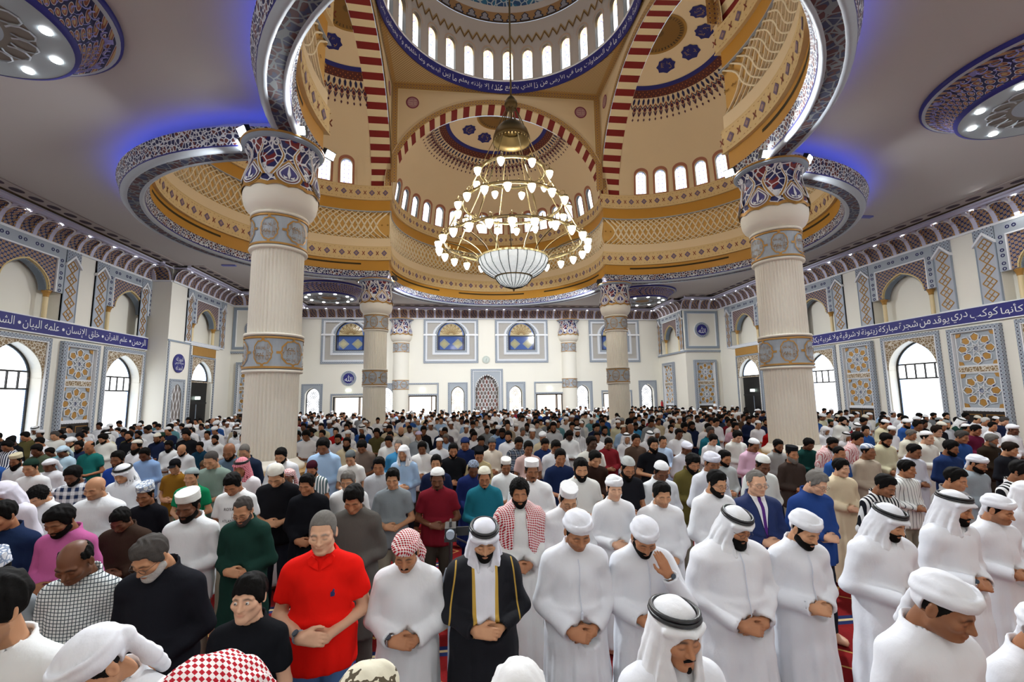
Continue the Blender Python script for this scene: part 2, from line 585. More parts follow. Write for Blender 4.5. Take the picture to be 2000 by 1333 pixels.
WIN_LOOP = arch_pts(-0.98, 0.98, 0.42, 3.35, 4.44, 10)
def build_window_meshes():
    d = {}
    s = MB()
    # border and floral spandrels round the opening
    o, i = rect(-1.2, 1.2, 0.30, 4.70), rect(-1.06, 1.06, 0.30, 4.56)
    s.ring(o, i, -0.05, 0.0, BORDER)
    s.ring(rect(-1.06, 1.06, 0.3, 4.56), rect(-1.03, 1.03, 0.3, 4.53), -0.06, 0.0, WHITEP)
    s.holed(rect(-1.03, 1.03, 3.30, 4.53), [[p for p in arch_pts(-0.99, 0.99, 3.305, 3.35, 4.45, 10)]], -0.012, FLORAL)
    d['surround'] = s.mesh('window_surround')
    f = MB()
    inner = grow(WIN_LOOP, -0.07)
    f.ring(WIN_LOOP, inner, 0.34, 0.42, IRON)
    for z in (2.95, 3.53): f.box(-0.95, 0.95, 0.34, 0.42, z - 0.03, z + 0.03, IRON)
    for k in range(1, 5):
        x = -0.98 + 1.96 * k / 5
        f.box(x - 0.022, x + 0.022, 0.345, 0.41, 2.95, 3.53, IRON)
    d['frame'] = f.mesh('window_frame')
    p = MB(); p.flat(rect(-0.92, 0.92, 0.48, 2.92), 0.38, PANE); d['low'] = p.mesh('pane')
    p = MB(); p.flat(arch_pts(-0.92, 0.92, 3.56, 3.6, 4.37, 8), 0.38, FANP); d['fan'] = p.mesh('pane')
    p = MB(); p.flat(rect(-0.165, 0.165, 2.98, 3.50), 0.38, PANE); d['small'] = p.mesh('pane')
    return d
WM = build_window_meshes()
def side_window(cx, frame_loc, rot):
    """one tall arched window: Empty at its foot, surround, frame and panes as parts"""
    e = struct(empty(serial('window'), frame_loc, rot))
    link('window_surround', WM['surround'], e); link('window_frame', WM['frame'], e)
    link('pane', WM['low'], e); link('pane', WM['fan'], e)
    for k in range(5): link('pane', WM['small'], e, loc=(-0.98 + 1.96 * (k + 0.5) / 5, 0, 0))
    return e

def star_panel_mesh(w=0.66, zb=1.72, zt=4.66):
    s = MB()
    s.ring(rect(-w - 0.17, w + 0.17, zb - 1.55, zt), rect(-w - 0.02, w + 0.02, zb - 1.55, zt - 0.15), -0.03, 0.12, BORDER)
    s.ring(rect(-w - 0.02, w + 0.02, zb - 1.55, zt - 0.15), rect(-w, w, zb - 1.55, zt - 0.17), -0.04, 0.12, WHITEP)
    s.box(-w, w, 0.10, 0.12, zb, zt - 0.17, GREYT)
    s.box(-w, w, 0.04, 0.12, zb, zb + 0.1, WHITEB)
    for (za, zc) in ((zb + 0.12, zb + 1.30), (zb + 1.60, zt - 0.2)):
        cz = (za + zc) / 2; hw = w - 0.06; hz = (zc - za) / 2
        s.ring(rect(-hw - 0.03, hw + 0.03, za - 0.02, zc + 0.02), rect(-hw, hw, za, zc), 0.06, 0.10, WHITEP)
        star8(s, 0, cz, hw, hz)
    z0, z1 = zb + 1.33, zb + 1.57
    s.box(-w + 0.02, w - 0.02, 0.05, 0.1, z0, z1, WHITEP)
    s.box(-w + 0.05, w - 0.05, 0.035, 0.09, z0 + 0.03, z1 - 0.03, FLORAL)
    # dark cupboard under the carved panel
    s.box(-w, w, 0.04, 0.14, 0.05, zb, plain('dark_wood', '#241a14', 0.5, var=0.3))
    for x in (-w / 2, w / 2):
        s.ring(rect(x - w / 2 + .06, x + w / 2 - .06, 0.25, zb - 0.1), rect(x - w / 2 + .09, x + w / 2 - .09, 0.28, zb - 0.13), 0.03, 0.05, GOLDD)
    return s.mesh('star_panel')
def strap(s, a, b, w, y, m):
    dx, dz = b[0] - a[0], b[1] - a[1]; L = math.hypot(dx, dz) or 1
    nx, nz = -dz / L * w / 2, dx / L * w / 2
    s.prism([(a[0] - nx, a[1] - nz), (b[0] - nx, b[1] - nz), (b[0] + nx, b[1] + nz), (a[0] + nx, a[1] + nz)], y, y + 0.03, m, back=False)
def star8(s, cx, cz, hw, hz):
    """eight gilt kites round a navy flower, bound by white straps"""
    def P(a, r): return (cx + math.cos(a) * r * hw, cz + math.sin(a) * r * hz)
    for k in range(8):
        a = PI / 8 * 2 * k + PI / 2
        # flower petals
        s.flat([P(a, 0.05), P(a - 0.25, 0.14), P(a, 0.22), P(a + 0.25, 0.14)], 0.078, NAVY)
        # gilt cell
        c = [P(a - 0.24, 0.58), P(a, 0.50), P(a + 0.24, 0.58), P(a + 0.22, 0.80), P(a, 0.92), P(a - 0.22, 0.80)]
        s.prism(c, 0.07, 0.10, GOLD, back=False)
        o = [P(a - 0.30, 0.55), P(a, 0.44), P(a + 0.30, 0.55), P(a + 0.28, 0.84), P(a, 0.985), P(a - 0.28, 0.84)]
        for i in range(6): strap(s, o[i], o[(i + 1) % 6], 0.022, 0.055, WHITEP)
        # star lines through the middle
        b = a + 3 * PI / 4
        strap(s, P(a + PI / 8, 0.36), P(b + PI / 8, 0.36), 0.02, 0.06, WHITEP)
        strap(s, P(a + PI / 8, 0.36), P(a + PI / 8, 0.60), 0.02, 0.06, WHITEP)
        # small navy lozenges between cells
        q = a + PI / 8
        s.flat([P(q, 0.60), P(q - 0.06, 0.66), P(q, 0.72), P(q + 0.06, 0.66)], 0.085, NAVY)
    for sx in (-1, 1):
        for sz in (-1, 1):
            x, z = cx + sx * hw, cz + sz * hz
            s.prism([(x, z), (x - sx * hw * 0.26, z), (x - sx * hw * 0.2, z - sz * hz * 0.2), (x, z - sz * hz * 0.26)], 0.07, 0.10, GOLD, back=False)
STAR = star_panel_mesh()
STARN = star_panel_mesh(0.60)

def niche_meshes():
    """upper blind arcade: screen with scale tiles over a pointed scalloped arch, knotted border, colonnettes"""
    d = {}
    s = MB()
    arch = arch_pts(-0.86, 0.86, 6.33, 6.36, 7.20, 12)
    top = arch[2:]
    # spandrel as polygon under the rectangle
    poly = [(-1.05, 6.33), (-0.86, 6.33)] + top[::-1] + [(0.86, 6.33), (1.05, 6.33), (1.05, 7.52), (-1.05, 7.52)]
    poly = [(-1.05, 6.33)] + [p for p in top[::-1]] + [(1.05, 6.33), (1.05, 7.52), (-1.05, 7.52)]
    s.holed(poly, [], -0.02, SCALE)
    s.reveal(top, -0.02, 0.30, plain('gilt_soffit', '#d9c48a', 0.6), closed=False)
    # scalloped edge
    for i in range(len(top) - 1):
        (x0, z0), (x1, z1) = top[i], top[i + 1]
        for q in range(2):
            t = (q + 0.5) / 2
            x, z = x0 + (x1 - x0) * t, z0 + (z1 - z0) * t
            dx, dz = -x * 0.07, -0.05
            L = 0.06
            s.prism([(x0 + (x1 - x0) * q / 2, z0 + (z1 - z0) * q / 2), (x + dx * 0.9, z - L), (x0 + (x1 - x0) * (q + 1) / 2, z0 + (z1 - z0) * (q + 1) / 2)], 0.05, 0.28, GREYD, back=False)
    out, inn = grow(top + [], 0.0), None
    tp = [(x * 1.045, 6.33 + (z - 6.33) * 1.06) for x, z in top]
    n = len(top)
    s.add([(x, -0.04, z) for x, z in tp] + [(x, -0.04, z) for x, z in top], [(i, i + 1, n + i + 1, n + i) for i in range(n - 1)], plain('gilt_soffit', '#d9c48a', 0.6))
    d['screen'] = s.mesh('niche_screen')
    s = MB()
    s.prism([(-1.36, 6.33), (-1.08, 6.33), (-1.08, 7.55), (1.08, 7.55), (1.08, 6.33), (1.36, 6.33), (1.36, 7.97), (-1.36, 7.97)], -0.06, 0.02, GREYT)
    for (a, b) in ((-1.09, -1.05), (1.05, 1.09)): s.box(a, b, -0.075, 0, 6.33, 7.56, WHITEP)
    s.box(-1.09, 1.09, -0.075, 0, 7.52, 7.57, WHITEP)
    def knot(x, z, vert):
        for q in (-1, 1):
            ox, oz = (0, q * 0.09) if vert else (q * 0.09, 0)
            pts = [(x + ox + 0.062 * math.cos(t * PI / 4), z + oz + 0.062 * math.sin(t * PI / 4)) for t in range(8)]
            pin = [(x + ox + 0.034 * math.cos(t * PI / 4), z + oz + 0.034 * math.sin(t * PI / 4)) for t in range(8)]
            s.ring(pts, pin, -0.07, -0.06, NAVYD)
    for x in (-0.9, -0.3, 0.3, 0.9): knot(x, 7.77, False)
    for x in (-1.22, 1.22):
        for z in (6.5, 6.95, 7.4): knot(x, z, True)
    d['frame'] = s.mesh('niche_border')
    s = MB()
    s.lathe([(0.075, 5.30), (0.08, 5.36), (0.07, 5.4), (0.07, 6.12)], plain('colonnette_cream', '#e8d3a4', 0.5), 12)
    s.lathe([(0.075, 6.12), (0.085, 6.14), (0.08, 6.17), (0.10, 6.24), (0.135, 6.31), (0.135, 6.34), (0.0, 6.34)], GOLD, 12)
    d['col'] = s.mesh('colonnette')
    s = MB()
    s.flat(rect(-1.36, 1.36, 5.28, 8.0), 0.42, WALL)
    s.reveal(rect(-1.36, 1.36, 5.28, 8.0), 0.0, 0.42, WALL)
    d['back'] = s.mesh('niche_recess')
    return d
NM = niche_meshes()
def niche(parent, x, y=0.0):
    link('niche_screen', NM['screen'], parent, loc=(x, y, 0)); link('niche_border', NM['frame'], parent, loc=(x, y, 0))
    link('niche_recess', NM['back'], parent, loc=(x, y, 0))
    for q in (-0.98, 0.98): link('colonnette', NM['col'], parent, loc=(x + q, 0.14 + y, 0))
def pilaster_mesh():
    s = MB()
    w = 0.31
    s.box(-w, w, -0.05, 0.0, 5.34, 7.95, plain('pilaster_grey', '#b6bcc6', 0.6, var=0.1, scale=25))
    for x in (-w, w - 0.03): s.box(x, x + 0.03, -0.065, 0.0, 5.34, 7.6, GREYD)
    s.box(-w - 0.02, w + 0.02, -0.07, 0, 5.30, 5.36, WHITEP)
    z = 5.62
    while z < 7.5:
        o = [(0, z - 0.22), (0.21, z), (0, z + 0.22), (-0.21, z)]
        for i in range(4): strap(s, o[i], o[(i + 1) % 4], 0.026, -0.072, GOLD)
        strap(s, (-0.105, z - 0.11), (0.105, z + 0.11), 0.022, -0.07, GOLD); strap(s, (0.105, z - 0.11), (-0.105, z + 0.11), 0.022, -0.07, GOLD)
        z += 0.44
    s.prism([(-w - 0.03, 7.45), (-w - 0.03, 7.36), (0, 7.72), (w + 0.03, 7.36), (w + 0.03, 7.45), (0, 7.82)], -0.13, 0.0, WHITEP)
    s.prism([(-w, 7.47), (0, 7.82), (w, 7.47), (w, 7.95), (-w, 7.95)], -0.08, 0, BORDER)
    return s.mesh('pilaster_strip')
PIL = pilaster_mesh()

def cornice_meshes():
    d = {}
    s = MB()
    w = 0.30
    # coved shell with an arched tile panel, ribs either side
    prof = [(-0.03, 8.04), (-0.07, 8.22), (-0.16, 8.40), (-0.33, 8.54), (-0.48, 8.58)]
    def cv(t):
        k = t * (len(prof) - 1); i = min(int(k), len(prof) - 2); f = k - i
        return (prof[i][0] * (1 - f) + prof[i + 1][0] * f, prof[i][1] * (1 - f) + prof[i + 1][1] * f)
    def P(u, t, h=0.0):
        y, z = cv(min(1, max(0, t))); return (u, y - h, z - h * 0.4)
    lil = plain('cornice_lilac', '#cfcfe4', 0.6)
    for i in range(8):
        s.add([P(-w, i / 8), P(w, i / 8), P(w, (i + 1) / 8), P(-w, (i + 1) / 8)], [(0, 1, 2, 3)], SCALE)
    for sx in (-1, 1):
        for i in range(8):
            a, b = i / 8, (i + 1) / 8
            x0, x1 = sx * (w - 0.07), sx * w
            V = [P(x0, a, 0.05), P(x1, a, 0.05), P(x1, b, 0.05), P(x0, b, 0.05), P(x0, a), P(x0, b)]
            s.add(V, [(0, 1, 2, 3), (0, 3, 5, 4)], lil)
            if i < 6:
                x2 = sx * (w - 0.12)
                V = [P(x2, a + .02, 0.035), P(x0, a + .02, 0.035), P(x0, b - .03, 0.035), P(x2, b - .03, 0.035)]
                s.add(V, [(0, 1, 2, 3)], GOLD)
    # arch head over the panel
    for k in range(8):
        a0, a1 = PI * k / 8, PI * (k + 1) / 8
        V = [P(math.cos(a0) * 0.23, 0.62 + 0.30 * math.sin(a0), 0.05), P(math.cos(a1) * 0.23, 0.62 + 0.30 * math.sin(a1), 0.05),
             P(math.cos(a1) * 0.30, 0.62 + 0.38 * math.sin(a1), 0.05), P(math.cos(a0) * 0.30, 0.62 + 0.38 * math.sin(a0), 0.05)]
        s.add(V, [(0, 1, 2, 3)], WHITEP)
    d['bracket'] = s.mesh('cornice_bracket')
    s = MB(); s.lathe([(0.0, 0.0), (0.055, 0.0), (0.06, 0.01), (0.07, 0.02)], glow('downlight_white', '#ffffff', 30), 10)
    d['lamp'] = s.mesh('downlight')
    return d
CM = cornice_meshes()
def cornice(length, loc, rot, x0=None):
    """moulding, brackets and downlights along one straight wall; local x from x0 to x0+length"""
    if x0 is None: x0 = 0.0
    x1 = x0 + length
    s = MB()
    s.box(x0, x1, -0.07, 0.0, 7.95, 8.03, WHITEP)
    s.box(x0, x1, -0.60, 0.0, 8.58, 8.64, plain('cornice_lilac', '#cfcfe4', 0.6))
    s.box(x0, x1, -0.76, -0.60, 8.64, 8.75, plain('cornice_lilac', '#cfcfe4', 0.6))
    s.box(x0 , x1, -0.86, -0.76, 8.70, 8.75, DARKS)
    s.box(x0, x1, -1.34, -0.86, 8.72, 8.75, plain('ceiling_border', '#a8a09c', 0.7))
    n = int(length / 0.62)
    for i in range(n):
        cx = x0 + (i + 0.5) * length / n
        pts = [(cx + 0.22 * math.cos(t * PI / 6), -1.10 + 0.13 * math.sin(t * PI / 6), 8.717) for t in range(12)]
        s.add(pts, [tuple(range(12))[::-1]], plain('border_dark', '#3a2f3c', 0.7))
    t = struct(s.build(serial('trim'), loc=loc, rotz=rot))
    n = max(1, round(length / 0.6))
    for i in range(n):
        o = link('cornice_bracket', CM['bracket'], t, loc=(x0 + (i + 0.5) * length / n, 0, 0)); o.scale.x = length / n / 0.6
    n = max(1, round(length / 1.2))
    for i in range(n): link('downlight', CM['lamp'], t, loc=(x0 + (i + 0.5) * length / n, -0.45, 8.565))
    return t

# ---- long side walls
WCEN = [16.2 + 4.78 * k for k in (-3, -2, -1, 0, 1)]
PCEN = [13.81 + 4.78 * k for k in (-2, -1, 0, 1)]
VERSE_L = 'الرحمن * علم القرآن * خلق الإنسان * علمه البيان * الشمس والقمر بحسبان * والنجم والشجر يسجدان * والسماء رفعها ووضع الميزان * ألا تطغوا في الميزان'
VERSE_R = 'فيها مصباح المصباح في زجاجة الزجاجة كأنها كوكب دري يوقد من شجرة مباركة زيتونة لا شرقية ولا غربية يكاد زيتها يضيء ولو لم تمسسه نار نور على نور يهدي الله'
for side, sx, rot in (('left', -1, PI / 2), ('right', 1, -PI / 2)):
    loc = (sx * 16, 0, 0)
    def L(y): return y if sx < 0 else -y          # local x of a world Y
    s = MB()
    xa, xb = sorted((L(-1.0), L(22.2)))
    holes = []
    for c in WCEN:
        holes.append([(L(c) + p[0], p[1]) for p in WIN_LOOP]); holes.append(rect(L(c) - 1.36, L(c) + 1.36, 5.28, 8.0))
    s.pierced(xa, xb, 0, 8.75, holes, 0.0, WALL)
    for c in WCEN: s.reveal([(L(c) + p[0], p[1]) for p in WIN_LOOP], 0.0, 0.46, WALL)
    wall = struct(s.build('wall_' + side, loc=loc, rotz=rot))
    for c in WCEN:
        side_window(c, (sx * 16, c, 0), rot)
        niche(wall, L(c))
    for c in PCEN:
        link('star_panel', STAR, wall, loc=(L(c), -0.125, 0))
        for q in (-0.70, 0.70): link('pilaster_strip', PIL, wall, loc=(L(c) + q, 0, 0))
    link('pilaster_strip', PIL, wall, loc=(L(22.2 - 0.42), 0, 0)).scale.x = 0.8
    # inscription band
    b = MB()
    x0, x1 = sorted((L(-1.0), L(22.15)))
    b.box(x0, x1, -0.10, 0.0, 4.80, 5.30, NAVY)
    b.box(x0, x1, -0.115, 0, 5.30, 5.335, WHITEP); b.box(x0, x1, -0.115, 0, 4.765, 4.80, WHITEP)
    band = b.build('inscription_band', wall)
    t = MB()
    if sx < 0:
        parts = VERSE_L.split(' * '); x = 22.0
        for w_ in parts:
            V, F, wd = text_mesh(w_); h = 0.36; sc = h / 1.05; ww = wd * sc * 0.92
            letters(t, w_, x - ww, x, 5.05, h, -0.108, WHITEP, fit=True)
            x -= ww + 0.12
            t.flat([(x + 0.055 * math.cos(a * PI / 4), 5.05 + 0.055 * math.sin(a * PI / 4)) for a in range(8)], -0.108, WHITEP)
            x -= 0.17
    else:
        words_ = VERSE_R.split(' '); x = -7.0
        for w_ in words_:
            V, F, wd = text_mesh(w_); ww = wd * 0.36
            if x - ww < -22: break
            letters(t, w_, x - ww, x, 5.04, 0.34 if wd > 0.8 else 0.28, -0.108, WHITEP, fit=True)
            x -= ww + 0.07
    t.build('lettering', band)
    cornice(23.2, loc, rot, xa)
    # jog: narrow return, then the inner bay with the door
    r = MB(); r.holed(rect(-0.45, 0.45, 0, 8.75), [], 0, WALL)
    struct(r.build('wall_' + side + '_return', loc=(sx * 15.55, 22.2, 0)))
    cornice(1.5, (sx * 15.55, 22.2, 0), 0, -0.75 + sx * 0.3)
    loc2 = (sx * 15.1, 0, 0)
    s = MB()
    xa, xb = sorted((L(22.2), L(28.0)))
    dl = [(L(25.2) + p[0], p[1]) for p in arch_pts(-0.92, 0.92, 0.0, 3.5, 4.5, 8)]
    s.pierced(xa, xb, 0, 8.75, [dl, rect(L(25.25) - 1.36, L(25.25) + 1.36, 5.28, 8.0)], 0, WALL)
    s.reveal(dl, 0, 0.35, WALL)
    w2 = struct(s.build('wall_' + side + '_inner', loc=loc2, rotz=rot))
    niche(w2, L(25.25))
    for q in (-1.6, 1.6): link('pilaster_strip', PIL, w2, loc=(L(25.25 + q), 0, 0)).scale.x = 0.75
    f = MB()
    f.box(L(25.25) - 1.36, L(25.25) + 1.36, -0.07, 0, 5.22, 5.42, WHITEB)
    f.box(L(25.25) - 1.05, L(25.25) + 1.05, -0.04, 0, 4.76, 5.20, GOLD)
    f.ring(rect(L(25.2) - 1.12, L(25.2) + 1.12, 0, 4.74), rect(L(25.2) - 1.03, L(25.2) + 1.03, 0, 4.66), -0.05, 0, BORDER)
    f.holed(rect(L(25.2) - 1.03, L(25.2) + 1.03, 3.4, 4.66), [[(L(25.2) + p[0], p[1]) for p in arch_pts(-0.925, 0.925, 3.45, 3.5, 4.51, 8)]], -0.012, FLORAL)
    f.box(*sorted((L(22.2), L(24.05))), -0.03, 0, 5.22, 5.30, GREYD)
    for yy in (22.28, 23.98): f.box(L(yy) - 0.05, L(yy) + 0.05, -0.04, 0, 0.0, 5.25, BORDER)
    f.build('door_surround', w2)
    dd = struct(empty(serial('door'), (sx * 15.1, 25.2, 0), rot))
    m_ = MB(); m_.box(-0.92, 0.92, 0.22, 0.26, 0.0, 3.46, plain('door_black', '#101012', 0.35)); m_.box(-0.02, 0.02, 0.20, 0.22, 0, 2.3, GREYD)
    m_.box(-0.92, 0.92, 0.19, 0.26, 2.32, 2.40, IRON); m_.build('door_leaf', dd)
    m_ = MB(); m_.flat(arch_pts(-0.86, 0.86, 3.52, 3.56, 4.42, 8), 0.25, FANP); m_.build('pane', dd)
    m_ = MB(); m_.ring(arch_pts(-0.92, 0.92, 3.46, 3.5, 4.5, 8), arch_pts(-0.85, 0.85, 3.53, 3.56, 4.41, 8), 0.2, 0.26, IRON); m_.build('fanlight_frame', dd)
    m_ = MB(); m_.box(-0.14, 0.14, 0.1, 0.2, 2.55, 2.70, glow('exit_lamp', '#e8fff0', 6)); m_.build('exit_lamp', dd)
    # roundel and little niche beside the door
    nn = MB()
    yc = L(23.1)
    nn.ring(rect(yc - 0.58, yc + 0.58, 0.3, 3.50), rect(yc - 0.48, yc + 0.48, 0.3, 3.40), -0.05, 0, BORDER)
    nn.holed(rect(yc - 0.48, yc + 0.48, 0.3, 3.40), [[(yc + p[0], p[1]) for p in arch_pts(-0.36, 0.36, 0.32, 2.75, 3.28, 8)]], -0.03, GREYT)
    nn.flat([(yc + p[0], p[1]) for p in arch_pts(-0.36, 0.36, 0.32, 2.75, 3.28, 8)], -0.005, pattern_net('niche_net', '#e2e4e6', '#77706c', 4.0) if 'niche_net' not in Mat.cache else Mat.cache['niche_net'])
    nn.build('blind_niche', w2)
    ro = MB()
    cir = lambda r, n=28: [(yc + r * math.cos(2 * PI * k / n), 4.25 + r * math.sin(2 * PI * k / n)) for k in range(n)]
    ro.prism(cir(0.44), -0.05, 0, NAVY, back=False)
    for dz in (-0.22, 0.0, 0.2): letters(ro, 'بسم الله الرحمن' if dz == 0 else 'الحمد لله', yc - 0.34 + abs(dz) * .35, yc + 0.34 - abs(dz) * .35, 4.25 + dz, 0.2, -0.056, WHITEP, fit=True)
    ro.build('roundel', w2)
    cornice(5.8, loc2, rot, xa)
    # corner block: face towards the qibla side (B) and inner face (A)
    s = MB(); s.holed(rect(-1.2, 1.2, 0, 8.75), [], 0, WALL)
    s.ring(rect(-1.15, 1.15, 5.42, 7.9), rect(-0.98, 0.98, 5.56, 7.74), -0.05, 0, GREYD)
    s.ring(rect(-0.98, 0.98, 5.56, 7.74), rect(-0.95, 0.95, 5.59, 7.71), -0.06, 0, WHITEP)
    s.box(-1.2, 1.2, -0.07, 0, 5.18, 5.30, BORDER)
    w3 = struct(s.build('wall_' + side + '_corner', loc=(sx * 13.9, 28.0, 0)))
    link('star_panel', STARN, w3, loc=(sx * 0.05, -0.125, 0))
    ro = MB()
    cir = lambda r, n=28: [(r * math.cos(2 * PI * k / n), 6.64 + r * math.sin(2 * PI * k / n)) for k in range(n)]
    ro.prism(cir(0.50), -0.06, 0, BORDER, back=False); ro.prism(cir(0.52), -0.04, 0, WHITEP, back=False); ro.prism(cir(0.36), -0.075, -0.05, NAVY, back=False)
    letters(ro, '\uFDF2', -0.27, 0.27, 6.64, 0.42, -0.08, WHITEP, arabic=False)
    ro.build('roundel', w3)
    cornice(2.6, (sx * 13.9, 28.0, 0), 0, -1.2 - (0.2 if sx > 0 else 0.0))
    s = MB()
    xa, xb = sorted((L(28.0), L(32.0)))
    s.pierced(xa, xb, 0, 8.75, [rect(L(30.0) - 1.36, L(30.0) + 1.36, 5.28, 8.0)], 0, WALL)
    s.box(xa, xb, -0.07, 0, 5.18, 5.30, BORDER)
    w4 = struct(s.build('wall_' + side + '_alcove', loc=(sx * 12.7, 0, 0), rotz=rot))
    niche(w4, L(30.0))
    for q in (-1.65, 1.65): link('pilaster_strip', PIL, w4, loc=(L(30.0 + q), 0, 0)).scale.x = 0.7
    link('star_panel', STAR, w4, loc=(L(30.4), -0.125, 0))
    cornice(4.0, (sx * 12.7, 0, 0), rot, xa)

# ---- back wall
BW = 32.0
def roundhole(c, hw, z0, zs, za): return [(c + p[0], p[1]) for p in arch_pts(-hw, hw, z0, zs, za, 8)]
DOORS = [(-9.37, 2.62, 2.82, 1.0), (-4.46, 2.62, 3.49, 0.98), (4.46, 2.62, 3.49, 0.98), (9.37, 2.62, 2.82, 1.0)]
SMALLW = [-11.72, -6.9, -2.03, 2.03, 6.9, 11.72]
BIGW = [-9.35, -2.5, 2.5, 9.35]
s = MB()
holes = []
for c, zt, zf, hw in DOORS: holes.append(rect(c - hw, c + hw, 0, zt))
for c in SMALLW: holes.append(roundhole(c, 0.46, 0.5, 2.7, 3.24))
for c in BIGW: holes.append(roundhole(c, 0.97, 5.74, 6.78, 7.84))
holes.append(roundhole(0, 0.80, 0.02, 3.2, 4.05))
s.pierced(-12.7, 12.7, 0, 8.75, holes, 0, WALL)
for h in holes: s.reveal(h, 0, 0.45, WALL)
wall_b = struct(s.build('wall_back', loc=(0, BW, 0)))
cornice(25.4, (0, BW, 0), 0, -12.7)
# mihrab-like niche
s = MB()
net = pattern_net('niche_net', '#e2e4e6', '#77706c', 4.0) if 'niche_net' not in Mat.cache else Mat.cache['niche_net']
s.flat(roundhole(0, 0.80, 0.02, 3.2, 4.05), 0.40, net)
s.ring(rect(-1.12, 1.12, 0, 4.42), rect(-0.98, 0.98, 0, 4.28), -0.06, 0, BORDER)
s.ring(rect(-0.98, 0.98, 0, 4.28), rect(-0.94, 0.94, 0, 4.24), -0.07, 0, WHITEP)
s.holed(rect(-0.94, 0.94, 0, 4.24), [roundhole(0, 0.81, 0.03, 3.2, 4.06)], -0.03, GREYT)
lp = roundhole(0, 0.80, 0.02, 3.2, 4.05)[2:]
for i in range(len(lp) - 1):
    (x0, z0), (x1, z1) = lp[i], lp[i + 1]
    s.prism([(x0, z0), ((x0 + x1) / 2 * 0.9, (z0 + z1) / 2 - 0.09), (x1, z1)], -0.02, 0.3, WHITEP, back=False)
# overlapping leaf shapes inside the niche
leafm = plain('niche_leaf', '#6f625c', 0.6); leafr = plain('niche_leaf_red', '#7d4f46', 0.6)
for r_ in range(14):
    for q in range(7):
        x = (q - 3 + (0.5 if r_ % 2 else 0)) * 0.235; z = 0.35 + r_ * 0.265
        lim = 0.78 if z < 3.2 else 0.78 * math.sqrt(max(0, 1 - ((z - 3.1) / 1.0) ** 2))
        if abs(x) > lim - 0.04: continue
        o = [(x, z - 0.17), (x + 0.075, z - 0.04), (x + 0.055, z + 0.09), (x, z + 0.16), (x - 0.055, z + 0.09), (x - 0.075, z - 0.04)]
        s.prism(o, 0.35, 0.40, leafm if (q + r_) % 3 else leafr, back=False)
        for i in range(6): strap(s, (x + (o[i][0] - x) * 1.35, z + (o[i][1] - z) * 1.12), (x + (o[(i + 1) % 6][0] - x) * 1.35, z + (o[(i + 1) % 6][1] - z) * 1.12), 0.02, 0.33, WHITEP)
s.build('prayer_niche', wall_b)

def lattice_polys(w, z0, z1):
    pass
def small_window(c):
    e = struct(empty(serial('window'), (c, BW, 0)))
    s = MB()
    s.ring(rect(-0.68, 0.68, 0.1, 3.50), rect(-0.56, 0.56, 0.1, 3.38), -0.05, 0, BORDER)
    s.holed(rect(-0.56, 0.56, 0.1, 3.38), [arch_pts(-0.465, 0.465, 0.49, 2.7, 3.25, 8)], -0.03, GREYT)
    s.build('window_surround', e)
    lo = arch_pts(-0.46, 0.46, 0.5, 2.7, 3.24, 8)
    f = MB(); f.ring(lo, grow(lo, -0.05), 0.30, 0.42, IRON)
    lat = plain('lattice_dark', '#26282a', 0.5)
    # ten-pointed rosettes of bars
    for cx, cz in ((0, 2.75), (-0.42, 2.2), (0.42, 2.2), (0, 1.65), (-0.42, 1.1), (0.42, 1.1), (0, 0.7)):
        for k in range(10):
            a = PI / 5 * k
            def clampp(x, z):
                z = max(0.52, min(z, 2.7 + 0.52 * (1 - abs(x) / 0.46) ** 0.6 if z > 2.7 else z)); return (max(-0.44, min(0.44, x)), z)
            p = [clampp(cx + r * math.cos(a + da), cz + r * math.sin(a + da)) for r, da in ((0.07, 0), (0.17, 0.31), (0.28, 0), (0.17, -0.31), (0.33, 0.31))]
            for i, j in ((0, 1), (1, 2), (2, 3), (3, 0), (1, 4), (2, 4)):
                if p[i] != p[j]: strap(f, p[i], p[j], 0.022, 0.32, lat)
    f.build('lattice', e)
    g = MB(); g.flat(grow(lo, -0.02), 0.40, DAYW if abs(c) < 3 else DAY); g.build('pane', e)
for c in SMALLW: small_window(c)

